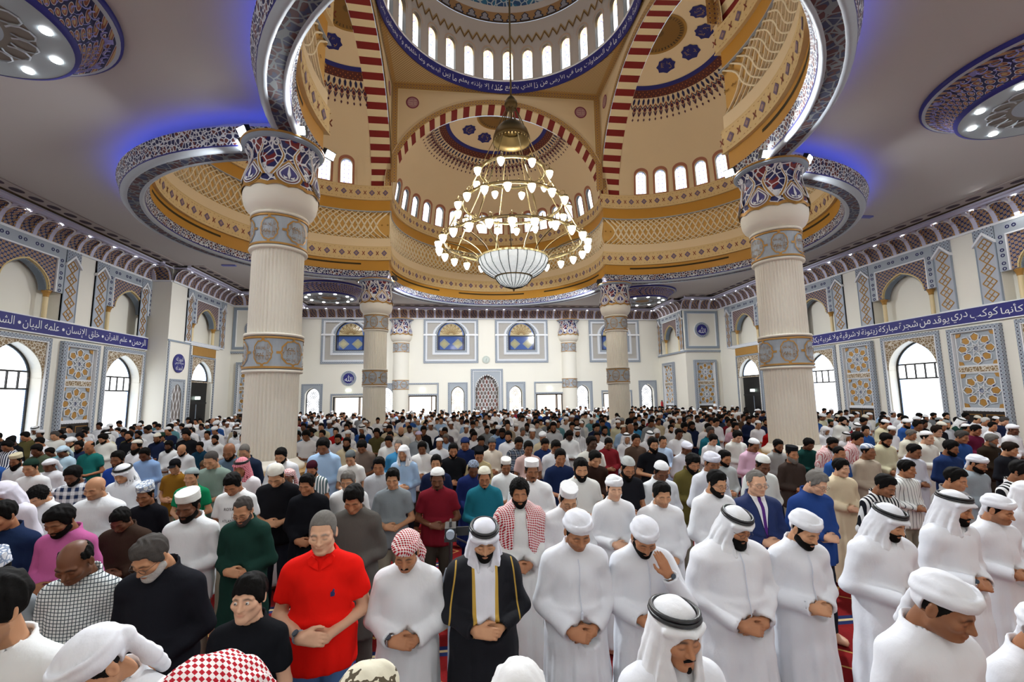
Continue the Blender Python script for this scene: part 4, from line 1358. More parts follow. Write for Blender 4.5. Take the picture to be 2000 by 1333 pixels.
def band_fn(th0):
    def f(u, v):
        th = th0 - u / 5.0
        r = 5.02 - 0.06 * (v - 17.42) / 0.58 - 0.012
        return (r * math.sin(th), HC + r * math.cos(th), v)
    return f
# letters run anticlockwise seen from below (right to left)
words_ = KURSI.split(' ')
tot = sum(text_mesh(w_)[2] * 0.27 + 0.10 for w_ in words_)
sc = (2 * PI * 5.0) / tot
run = 0.0
start = None
for w_ in words_:
    wd = text_mesh(w_)[2] * 0.27 * sc
    if w_ == 'إلا': start_e = run
    run += wd + 0.10 * sc
off = start_e - 0.45                # the second 'illa' stands at the far middle of the ring
run = 0.0
for w_ in words_:
    wd = text_mesh(w_)[2] * 0.27 * sc
    th0 = -(run - off + wd) / 5.0
    letters(s, w_, 0, wd, 17.70, 0.30, 0, WHITEP, fit=True, fn=lambda u, v, t0=th0: ((4.985 - 0.06 * (v - 17.7) / 0.58) * math.sin(t0 + u / 5.0), HC + (4.985 - 0.06 * (v - 17.7) / 0.58) * math.cos(t0 + u / 5.0), v))
    run += wd + 0.10 * sc
s.build('lettering', DOME)
NW = 32
DRUMW = plain('drum_white', '#c9c0b8', 0.8)
s = MB()
cyl = lambda th, r, z: (r * math.sin(th), HC + r * math.cos(th), z)
hw = PI * 4.95 / NW
DWL = arch_pts(-0.25, 0.25, 18.10, 19.45, 19.76, 6, pointed=False)
for i in range(NW):
    th = 2 * PI * (i + 0.5) / NW
    loops = [[(-hw, 18.05), (0, 18.05), (hw, 18.05), (hw, 20.1), (0, 20.1), (-hw, 20.1)], DWL]
    tr = tessellate_polygon([[Vector((p[0], p[1], 0)) for p in l] for l in loops])
    P = [p for l in loops for p in l]
    s.add([cyl(th + p[0] / 4.95, 4.95, p[1]) for p in P], tr, DRUMW)
    n = len(DWL)
    s.add([cyl(th + p[0] / 4.95, 4.95, p[1]) for p in DWL] + [cyl(th + p[0] / 4.95, 5.15, p[1]) for p in DWL], [(q, (q + 1) % n, (q + 1) % n + n, q + n) for q in range(n)], IRON)
    og = [(p[0] * 1.4, 19.45 + (p[1] - 19.45) * 1.45) for p in DWL[2:]]; ig = [(p[0] * 1.22, 19.45 + (p[1] - 19.45) * 1.25) for p in DWL[2:]]
    n = len(og)
    s.add([cyl(th + p[0] / 4.95, 4.93, p[1]) for p in og] + [cyl(th + p[0] / 4.95, 4.93, p[1]) for p in ig], [(q, q + 1, q + 1 + n, q + n) for q in range(n - 1)], plain('drum_arch_pink', '#d3b59c', 0.8))
s.build('drum', DOME, True)
def drum_pane_mat():
    m = Mat('drum_pane', 0.4)
    _, x, y, z = m.co()
    t = z - 18.1
    w = ((t * 7.2).sin() * 0.07).abs() + 0.03
    line = ((x.abs() - w).abs() < 0.014) * (t > 0.1)
    blob = (x.abs() + ((t * 1.9).fract() - 0.5).abs() * 0.5) < 0.055
    warm = m.mix(t > 1.25, C('#fffdf8'), C('#ffd9a0'))
    c = m.mix(line, warm, C('#3a3fae')); c = m.mix(blob, c, C('#6a86c8'))
    m.color(C('#f5f3ee')); m.emit(c, 3.4)
    return reg(m)
g = MB(); g.flat([(p[0], p[1]) for p in DWL], 0, drum_pane_mat()); dpm = g.mesh('window_pane')
for i in range(NW):
    th = 2 * PI * (i + 0.5) / NW
    link('window_pane', dpm, DOME, loc=(5.12 * math.sin(th), HC + 5.12 * math.cos(th), 0), rotz=-th)
s = MB()
for i in range(72):
    th = 2 * PI * i / 72; q = 2 * PI / 72
    for a, b in ((0, 0.5), (1.0, 0.5)):
        t0, t1 = th + a * q, th + b * q
        for (dz, m, r) in ((0.0, plain('zigzag_brown', '#7c5a2c', 0.7), 4.90), (0.10, plain('zigzag_tan', '#b79a6e', 0.7), 4.905)):
            s.add([cyl(t0, r, 20.06 + dz), cyl(t1, r, 20.44 + dz), cyl(t1, r, 20.36 + dz - 0.02), cyl(t0, r, 19.96 + dz)], [(0, 1, 2, 3)], m)
s.build('zigzag', DOME)
s = MB()
def dome_strip(e0, e1, m, n=4, off=0.0):
    prof = []
    for k in range(n + 1):
        a = math.radians(e0 + (e1 - e0) * k / n); prof.append(((4.95 - off) * math.cos(a), 19.9 + (4.5 - off) * math.sin(a)))
    s.lathe(prof, m, 96, c=(0, HC, 0))
dome_strip(2.2, 14.6, DRUMW); dome_strip(14.6, 15.4, plain('dome_rim', '#4a3826', 0.6), 1, 0.05)
dome_strip(15.4, 20.6, plain('dome_tan', '#a98257', 0.7)); dome_strip(20.6, 24.0, DRUMW); dome_strip(24, 90, MOSAIC, 14)
s.build('shell', DOME, True)
s = MB()
dp = lambda th, el, off=0.02: ((4.95 - off) * math.cos(math.radians(el)) * math.sin(th), HC + (4.95 - off) * math.cos(math.radians(el)) * math.cos(th), 19.9 + (4.5 - off) * math.sin(math.radians(el)))
for i in range(44):
    th = 2 * PI * i / 44; w = 2 * PI / 44
    s.mapped([(th - 0.36 * w, 15.6), (th + 0.36 * w, 15.6), (th + 0.40 * w, 16.6), (th + 0.22 * w, 17.4), (th + 0.27 * w, 18.6), (th, 20.2), (th - 0.27 * w, 18.6), (th - 0.22 * w, 17.4), (th - 0.40 * w, 16.6)], dp, plain('palmette_navy', '#2b2b3c', 0.6))
    s.mapped([(th - 0.28 * w, 15.9), (th + 0.28 * w, 15.9), (th + 0.30 * w, 16.5), (th + 0.14 * w, 17.4), (th + 0.19 * w, 18.5), (th, 19.6), (th - 0.19 * w, 18.5), (th - 0.14 * w, 17.4), (th - 0.30 * w, 16.5)], lambda a, b: dp(a, b, 0.03), plain('palmette_grey', '#9c9aa2', 0.6))
s.build('palmette_frieze', DOME)

# ================================================================== columns
def pattern_capital():
    m = Mat('capital_arabesque', 0.45)
    v = m.vor(5.2); w = m.noise(7, 2)
    line = (v + w * 0.05) < 0.085
    sel = m.noise(3.3, 1) > 0.60
    m.color(m.mix(line, m.mix(sel, C('#262a5e'), C('#7a2b2b')), C('#e9eaee'))); m.bump(line, 0.8, 0.03)
    return reg(m)
CAPM = pattern_capital()
BANDM = plain('band_greyblue', '#aab4be', 0.55)
def gilt_relief():
    m = Mat('gilt_relief', 0.5, metal=0.2)
    n = m.noise(22, 3); v = m.vor(16)
    m.color(m.mix(v < 0.05, C('#a67c3c'), C('#6b5227'))); m.bump(n, 0.9, 0.03)
    return reg(m)
RELIEF = gilt_relief()
def column_meshes():
    d = {}
    s = MB(); s.lathe([(0.0, 1.06), (1.02, 1.06), (1.02, 1.0), (0.95, 0.97), (0.95, 0.08), (1.0, 0.06), (1.0, 0.0)], plain('plinth_wood', '#b58d50', 0.45, var=0.2, scale=3), 8, a0=PI / 8, a1=2 * PI + PI / 8)
    d['plinth'] = s.mesh('plinth')
    s = MB(); s.lathe([(0.66, 1.06), (0.68, 1.10), (0.67, 1.15), (0.60, 1.19), (0.57, 1.22), (0.54, 1.26), (0.52, 1.28)], SHAFTM, 64); d['base'] = s.mesh('base')
    NF = 46
    fl = lambda r, a, z: r - 0.022 * max(0.0, math.cos(a * NF)) ** 0.7
    for nm, z0, z1 in (('low', 1.27, 3.02), ('mid', 3.80, 5.57)):
        s = MB(); s.lathe([(0.512, z0), (0.505, z1)], SHAFTM, NF * 6, rfun=fl); d['shaft_' + nm] = s.mesh('fluted_shaft')
    s = MB()
    for z in (3.00, 3.74, 5.55, 6.29): s.lathe([(0.50, z), (0.565, z + 0.005), (0.575, z + 0.03), (0.565, z + 0.06), (0.50, z + 0.065)], SHAFTM, 64)
    d['rings'] = s.mesh('astragal')
    s = MB()
    for z0 in (3.07, 5.62):
        z1 = z0 + 0.66; R = 0.545
        s.lathe([(R, z0), (R, z1)], BANDM, 64)
        for z in (z0 + 0.01, z1 - 0.05): s.lathe([(R, z), (R + 0.025, z + 0.005), (R + 0.025, z + 0.04), (R, z + 0.045)], GOLD, 64)
        zc = (z0 + z1) / 2
        fn = lambda a, v, R=R: ((R + 0.02) * math.cos(a), (R + 0.02) * math.sin(a), v)
        for k in range(6):
            a = PI / 3 * k
            wide = 0.38 if k % 2 == 0 else 0.55
            def shape(sc):
                out = []
                for t in range(28):
                    th = 2 * PI * t / 28; rr = sc * (1 + 0.05 * math.cos(th * 12))
                    ex = wide * 0.86 * rr * math.copysign(abs(math.cos(th)) ** 0.8, math.cos(th)); out.append((a + ex, zc + 0.25 * rr * math.sin(th)))
                return out
            o_, i_ = shape(1.0), shape(0.88)
            n = len(o_)
            s.add([fn(*p) for p in o_] + [fn(*p) for p in i_], [(q, (q + 1) % n, (q + 1) % n + n, q + n) for q in range(n)], GOLD)
            # lettering inside the cartouche
            f2 = lambda u, v, R=R: ((R + 0.018) * math.cos(-u / R), (R + 0.018) * math.sin(-u / R), v)
            w = wide * 0.75 * R
            for q, dz in ((0, 0.1), (1, -0.02), (2, -0.13)):
                ww = w * (0.8 if q != 1 else 1.0)
                letters(s, ('لا إله إلا الله', 'محمد رسول الله', 'الحمد لله')[(q + k) % 3], -a * R - ww, -a * R + ww, zc + dz, 0.13, 0, RELIEF, fit=True, fn=f2)
            b = a + PI / 6
            s.mapped([(b - 0.08, zc - 0.025), (b + 0.08, zc - 0.025), (b + 0.08, zc + 0.025), (b - 0.08, zc + 0.025)], fn, GOLD)
            for q in (-1, 1): s.mapped([(a - 0.05, zc + q * 0.25), (a + 0.05, zc + q * 0.25), (a + 0.05, zc + q * 0.31), (a - 0.05, zc + q * 0.31)], fn, GOLD)
    d['bands'] = s.mesh('inscribed_band')
    s = MB(); s.lathe([(0.52, 6.35), (0.555, 6.37), (0.60, 6.41), (0.665, 6.47), (0.71, 6.56), (0.735, 6.68), (0.74, 6.80), (0.73, 6.86)], SHAFTM, 64); d['bowl'] = s.mesh('bowl')
    prof = [(0.745, 6.74), (0.745, 6.85), (0.73, 7.0), (0.69, 7.2), (0.64, 7.42), (0.615, 7.58), (0.63, 7.70), (0.68, 7.79), (0.76, 7.86)]
    def cr(z):
        for (r0, z0), (r1, z1) in zip(prof, prof[1:]):
            if z0 <= z <= z1: return r0 + (r1 - r0) * (z - z0) / (z1 - z0)
        return prof[-1][0] if z > prof[-1][1] else prof[0][0]
    s = MB(); s.lathe([(r + 0.005, z) for r, z in prof[1:]], CAPM, 64)
    # scalloped lower lip
    n = 96; V = []; F = []
    for i in range(n):
        a = 2 * PI * i / n; z = 6.78 + 0.05 * abs(math.sin(a * 6))
        for dz in (0.0, 0.08): V.append(((cr(z + dz) + 0.02) * math.cos(a), (cr(z + dz) + 0.02) * math.sin(a), z + dz))
    for i in range(n): F.append((2 * i, (2 * i + 2) % (2 * n), (2 * i + 3) % (2 * n), 2 * i + 1))
    s.add(V, F, GOLD)
    ring8 = 6
    for k in range(ring8):
        a = 2 * PI * k / ring8 + PI / 6
        def drop(sc, off):
            pts = []
            for t in range(25):
                th = 2 * PI * t / 24
                x = math.sin(th) * 0.34 * sc * (1 - 0.42 * max(0, math.cos(th)))
                y = -math.cos(th) * -1
                zz = 7.08 + (0.30 * sc * math.cos(th) if math.cos(th) > 0 else 0.24 * sc * math.cos(th))
                if math.cos(th) > 0: x *= (1 - 0.55 * math.cos(th) ** 2)
                pts.append((a + x, zz))
            return [((cr(z) + off) * math.cos(u), (cr(z) + off) * math.sin(u), z) for u, z in pts]
        for sc, off, m in ((1.12, 0.03, GOLD), (0.93, 0.036, WHITEP), (0.82, 0.040, plain('drop_maroon', '#5a2238', 0.5)), (0.74, 0.044, WHITEP), (0.60, 0.048, plain('drop_violet', '#4a4780', 0.5))):
            s.add(drop(sc, off), [tuple(range(24))], m)
        # fleur-de-lis in the drop
        def q(du, z, off=0.055): r = cr(z) + off; return (r * math.cos(a + du), r * math.sin(a + du), z)
        s.add([q(0, 6.93), q(0.045, 7.05), q(0, 7.27), q(-0.045, 7.05)], [(0, 1, 2, 3)], WHITEP)
        for sg in (-1, 1): s.add([q(sg * 0.03, 6.96), q(sg * 0.12, 6.95), q(sg * 0.14, 7.03), q(sg * 0.10, 7.00), q(sg * 0.05, 6.99)], [(0, 1, 2, 3, 4)], WHITEP)
        # gilt stems rising to volutes
        for sg in (-1, 1):
            V = []; n2 = 12
            for t in range(n2 + 1):
                f = t / n2; z = 7.02 + 0.70 * f
                du = sg * (0.44 - 0.30 * math.sin(min(1, f * 1.25) * PI / 2) + 0.16 * max(0, f - 0.7) / 0.3)
                w = 0.05 * (1 - 0.4 * f)
                r = cr(z) + 0.045
                V += [(r * math.cos(a + du - w), r * math.sin(a + du - w), z), (r * math.cos(a + du + w), r * math.sin(a + du + w), z)]
            s.add(V, [(2 * t, 2 * t + 1, 2 * t + 3, 2 * t + 2) for t in range(n2)], GOLD)
            for side in (-1, 1):
                pts = [Vector(V[2 * t + (0 if side < 0 else 1)]) for t in range(n2 + 1)]
                s.tube(pts, 0.011, WHITEP, 4)
    # volutes
    for k in range(12):
        a = 2 * PI * (k // 2) / 6 + PI / 6 + (0.30 if k % 2 else -0.30)
        pts = []
        for t in range(15):
            th = t / 14 * 2.6 * PI; r = 0.062 * (1 - 0.75 * t / 14)
            rad = cr(7.74) + 0.05 + r * math.cos(th) * 0.3
            u = a + (1 if k % 2 else -1) * (0.07 - r * math.sin(th) * 1.0 / 0.7 * 0.9)
            pts.append((rad * math.cos(u), rad * math.sin(u), 7.74 + r * math.cos(th)))
        s.tube(pts, [0.020 * (1 - 0.4 * t / 14) for t in range(15)], WHITEP, 5)
    d['capital'] = s.mesh('capital')
    s = MB(); s.lathe([(0.70, 7.82), (0.78, 7.85), (0.82, 7.88), (0.82, 7.91)], GREYD, 64); s.lathe([(0.80, 7.90), (0.84, 7.92), (0.84, 7.95), (0.79, 7.965), (0.0, 7.965)], GOLD, 64); d['abacus'] = s.mesh('abacus')
    s = MB(); s.box(-0.13, 0.13, -0.07, 0.05, -0.1, 0.1, IRON); s.box(-0.11, 0.11, -0.085, -0.07, -0.08, 0.08, glow('flood_white', '#f4faff', 60)); d['flood'] = s.mesh('floodlight')
    return d
CO = column_meshes()
COLS = [(-5.8, 10.0, 'near left'), (5.8, 10.0, 'near right'), (-5.8, 21.6, 'far left'), (5.8, 21.6, 'far right')]
for cx, cy, wh in COLS:
    e = empty('column', (cx, cy, 0), PI / 6 if cx < 0 else 0)
    tag(e, {'near left': 'large fluted ivory column with painted capital, the nearer one on the left', 'near right': 'large fluted ivory column with painted capital, the nearer one on the right',
            'far left': 'smaller looking fluted column with painted capital before the back wall, left of chandelier', 'far right': 'smaller looking fluted column with painted capital before the back wall, right of chandelier'}[wh], 'column', 'fluted columns under the dome')
    for nm, key, sm in (('plinth', 'plinth', 0), ('base', 'base', 1), ('fluted_shaft', 'shaft_low', 1), ('fluted_shaft', 'shaft_mid', 1), ('astragal', 'rings', 1), ('inscribed_band', 'bands', 0), ('bowl', 'bowl', 1), ('capital', 'capital', 0), ('abacus', 'abacus', 0)):
        link(nm, CO[key], e, smooth=bool(sm))
    fy = -1 if cy < HC else 1
    rz = e.rotation_euler[2]
    for (dx, dy, ang) in ((-math.copysign(0.55, cx), fy * 0.62, 0), (math.copysign(0.6, cx), fy * 0.5, 0.6), (math.copysign(0.88, cx), 0.05, 1.2), (-math.copysign(0.86, cx), -fy * 0.3, -1.0)):
        v = Matrix.Rotation(-rz, 3, 'Z') @ Vector((dx, dy, 0))
        o = link('floodlight', CO['flood'], e, loc=(v.x, v.y, 8.06))
        o.rotation_euler = (0.5, 0, -rz + (0 if fy < 0 else PI) + ang * (1 if cx > 0 else -1))
for sx in (-1, 1):
    e = empty('engaged_column', (sx * 5.92, BW + 0.05, 0))
    tag(e, 'smooth engaged column with painted capital on the back wall, ' + ('left of the prayer niche' if sx < 0 else 'right of the prayer niche'), 'column', 'engaged columns on the back wall')
    s = MB(); s.lathe([(0.54, 0), (0.54, 6.4)], WALL, 40); s.build('smooth_shaft', e, True)
    for nm, key, sm in (('inscribed_band', 'bands', 0), ('bowl', 'bowl', 1), ('capital', 'capital', 0), ('abacus', 'abacus', 0)):
        o = link(nm, CO[key], e, smooth=bool(sm)); o.location.z = -0.03

# ================================================================== round ceiling pendants
def pendant_meshes():
    d = {}
    s = MB()
    s.lathe([(2.02, 8.75), (2.02, 8.68), (1.98, 8.66)], NAVY, 72); s.lathe([(1.98, 8.66), (1.92, 8.64)], GREYT, 72)
    d['rim'] = s.mesh('upper_rim')
    s = MB()
    lil = plain('pendant_lilac', '#8f90c8', 0.6)
    prof = [(1.92, 8.64), (1.80, 8.60), (1.66, 8.50), (1.56, 8.38), (1.50, 8.26)]
    s.lathe(prof, SCALE, 72)
    for k in range(12):
        a = 2 * PI * k / 12
        V = []
        for r, z in prof:
            for q in (-0.035, 0.035): V.append(((r - 0.03) * math.cos(a + q), (r - 0.03) * math.sin(a + q), z - 0.02))
        s.add(V, [(2 * i, 2 * i + 1, 2 * i + 3, 2 * i + 2) for i in range(len(prof) - 1)], lil)
        # open-work lobes
        for j in range(4):
            for i2, (r, z) in enumerate(((1.84, 8.61), (1.70, 8.53), (1.60, 8.43), (1.53, 8.32))):
                b = a + 2 * PI / 12 * (j + (0.5 if i2 % 2 else 0.25)) / 4.3 + 0.03
                pts = [((r - 0.03 - 0.05 * math.sin(t * PI / 4)) * math.cos(b + 0.048 * math.cos(t * PI / 4)), (r - 0.03 - 0.05 * math.sin(t * PI / 4)) * math.sin(b + 0.048 * math.cos(t * PI / 4)), z - 0.03 - 0.035 * math.sin(t * PI / 4)) for t in range(-1, 6)]
                s.tube(pts, 0.014, lil, 3, cap=False)
    d['flare'] = s.mesh('openwork_flare')
    s = MB(); s.lathe([(1.50, 8.26), (1.49, 8.20), (1.43, 8.18)], NAVY, 72); d['lower'] = s.mesh('lower_rim')
    s = MB(); s.lathe([(1.43, 8.185), (0.98, 8.19)], plain('pendant_disc', '#8d979c', 0.4), 72)
    s.lathe([(0.98, 8.19), (0.62, 8.20)], plain('pendant_lace', '#6f6a60', 0.6), 72, rfun=None)
    s.lathe([(0.62, 8.20), (0.42, 8.21)], GREYD, 72); s.lathe([(0.42, 8.20), (0.38, 8.19), (0.30, 8.22), (0.0, 8.24)], GOLDD, 40)
    for k in range(16):
        a = 2 * PI * k / 16
        pts = [((0.84 + 0.17 * math.cos(t * PI / 5)) * math.cos(a + 0.19 * math.sin(t * PI / 5)), (0.84 + 0.17 * math.cos(t * PI / 5)) * math.sin(a + 0.19 * math.sin(t * PI / 5)), 8.18) for t in range(-4, 5)]
        s.tube(pts, 0.016, GREYT, 3, cap=False)
    d['disc'] = s.mesh('soffit_disc')
    s = MB(); s.lathe([(0.0, 0.0), (0.07, 0.0), (0.08, 0.015)], glow('pendant_spot', '#ffffff', 35), 12); d['spot'] = s.mesh('spotlight')
    return d
PD = pendant_meshes()
for (px, py), wh in zip(PENDANTS, ('round openwork ceiling drum with spotlights at the upper left corner', 'round openwork ceiling drum with spotlights at the upper right edge', 'far round ceiling drum glowing blue, left of the far left column', 'far round ceiling drum glowing blue, beside the far right column')):
    e = empty('ceiling_drum', (px, py, 0)); tag(e, wh, 'ceiling light', 'round ceiling drums')
    for nm, key in (('upper_rim', 'rim'), ('openwork_flare', 'flare'), ('lower_rim', 'lower'), ('soffit_disc', 'disc')): link(nm, PD[key], e, smooth=key in ('rim', 'lower'))
    for k in range(10):
        a = 2 * PI * k / 10 + 0.2; link('spotlight', PD['spot'], e, loc=(1.22 * math.cos(a), 1.22 * math.sin(a), 8.165))

# ================================================================== chandelier
CH = empty('chandelier', (0, HC, 0)); tag(CH, 'huge tiered brass chandelier with frosted lamps and a glass bowl', 'chandelier')
def ringz(mb, r, z, t, m, n=72, h=None):
    mb.lathe([(r - t, z - (h or t)), (r + t, z - (h or t)), (r + t, z + (h or t)), (r - t, z + (h or t)), (r - t, z - (h or t))], m, n)
s = MB(); s.tube([(0, 0, 12.5), (0, 0, 24.35)], 0.035, BRONZE, 8); s.build('suspension_rod', CH)
s = MB(); s.lathe([(0.03, 13.75), (0.12, 13.65), (0.22, 13.5), (0.25, 13.35), (0.2, 13.2), (0.08, 13.1), (0.03, 13.05)], BRONZE, 24); s.build('finial_ball', CH, True)
s = MB()
s.lathe([(0.06, 12.75), (0.2, 12.68), (0.42, 12.52), (0.60, 12.30), (0.68, 12.05), (0.70, 11.88), (0.66, 11.86), (0.58, 12.05), (0.4, 12.3)], BRONZE, 36)
for k in range(36):
    a = 2 * PI * k / 36; s.add([(0.70 * math.cos(a - 0.06), 0.70 * math.sin(a - 0.06), 11.88), (0.70 * math.cos(a + 0.06), 0.70 * math.sin(a + 0.06), 11.88), (0.70 * math.cos(a), 0.70 * math.sin(a), 11.74)], [(0, 1, 2)], BRONZE)
s.build('crown_shade', CH, True)
RINGS = [(1.20, 10.65, 8), (1.82, 9.42, 16), (2.48, 7.98, 24)]
for r, z, n in RINGS:
    s = MB(); ringz(s, r, z, 0.03, BRASS, 72, 0.05)
    for k in range(n * 2):
        a = 2 * PI * k / (n * 2); s.lathe([(0.0, z + 0.05), (0.03, z + 0.07), (0.012, z + 0.11), (0.02, z + 0.15), (0, z + 0.18)], BRASS, 5, c=(r * math.cos(a), r * math.sin(a), 0))
    s.build('tier_ring', CH, True)
# chains and rods
s = MB()
for k in range(8):
    a = 2 * PI * k / 8 + 0.2
    ca, sa = math.cos(a), math.sin(a)
    s.tube([(0.18 * ca, 0.18 * sa, 13.2), (0.66 * ca, 0.66 * sa, 12.05)], 0.018, BRONZE, 5)
    s.tube([(0.66 * ca, 0.66 * sa, 11.9), (1.20 * ca, 1.20 * sa, 10.68)], 0.015, BRASS, 5)
    s.tube([(1.20 * ca, 1.20 * sa, 10.62), (1.5 * ca, 1.5 * sa, 10.02), (1.82 * ca, 1.82 * sa, 9.45)], [0.014, 0.03, 0.014], BRASS, 5)
    s.tube([(1.82 * ca, 1.82 * sa, 9.40), (2.15 * ca, 2.15 * sa, 8.7), (2.48 * ca, 2.48 * sa, 8.02)], [0.014, 0.035, 0.014], BRASS, 5)
s.build('chains', CH)
s = MB()
for k in range(18):
    a = 2 * PI * k / 18; ca, sa = math.cos(a), math.sin(a)
    pts = []
    for t in range(9):
        f = t / 8; r = 2.45 - (2.45 - 1.24) * math.sin(f * PI / 2); z = 7.95 - 0.62 * (1 - math.cos(f * PI / 2)) - 0.08 * math.sin(f * PI)
        pts.append((r * ca, r * sa, z))
    s.tube(pts, 0.024, BRONZE if k % 2 else BRASS, 5)
s.build('bowl_arms', CH)
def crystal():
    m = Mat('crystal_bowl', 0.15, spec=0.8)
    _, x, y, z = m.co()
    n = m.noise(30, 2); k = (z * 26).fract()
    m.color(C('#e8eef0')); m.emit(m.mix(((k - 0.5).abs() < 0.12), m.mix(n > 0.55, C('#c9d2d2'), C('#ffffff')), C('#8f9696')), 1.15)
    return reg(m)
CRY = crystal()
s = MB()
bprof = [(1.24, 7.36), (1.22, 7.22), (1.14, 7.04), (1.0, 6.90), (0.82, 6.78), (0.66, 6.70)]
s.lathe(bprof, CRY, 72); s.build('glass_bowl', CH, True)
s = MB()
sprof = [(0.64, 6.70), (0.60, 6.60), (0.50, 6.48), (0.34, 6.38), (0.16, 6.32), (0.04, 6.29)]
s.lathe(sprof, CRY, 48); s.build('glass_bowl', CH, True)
s = MB(); ringz(s, 1.25, 7.37, 0.03, BRASS); ringz(s, 0.66, 6.70, 0.025, BRONZE)
for k in range(24):
    a = 2 * PI * k / 24
    s.tube([((r + 0.015) * math.cos(a), (r + 0.015) * math.sin(a), z) for r, z in bprof], 0.013, IRON, 4)
    s.tube([((r + 0.012) * math.cos(a), (r + 0.012) * math.sin(a), z) for r, z in sprof], 0.011, IRON, 4)
s.lathe([(0.05, 6.32), (0.06, 6.28), (0.03, 6.22), (0.0, 6.17)], BRONZE, 12)
s.build('bowl_ribs', CH)
LAMPW = glow('frosted_lamp', '#fffaf2', 12)
s = MB(); s.lathe([(0.0, -0.27), (0.035, -0.255), (0.075, -0.20), (0.115, -0.11), (0.13, -0.02), (0.125, 0.0)], LAMPW, 16); lm1 = s.mesh('lamp_glass')
s = MB(); s.lathe([(0.125, -0.005), (0.145, 0.0), (0.14, 0.03), (0.11, 0.045), (0.115, 0.07), (0.04, 0.09), (0.02, 0.11), (0.02, 0.16)], BRASS, 16); lm2 = s.mesh('lamp_fitting')
s = MB(); s.tube([(-0.02, 0, 0.14), (0.02, 0, 0.26), (0.10, 0, 0.30), (0.18, 0, 0.24), (0.20, 0, 0.14)], 0.014, BRASS, 5); lm3 = s.mesh('lamp_arm')
for r, z, n in RINGS:
    for k in range(n):
        a = 2 * PI * (k + 0.5) / n
        rr = r + 0.20; dz = -0.16
        o = link('lamp', lm1, CH, smooth=True, loc=(rr * math.cos(a), rr * math.sin(a), z + dz), rotz=a + PI)
        link('lamp_fitting', lm2, o, smooth=True); link('lamp_arm', lm3, o)
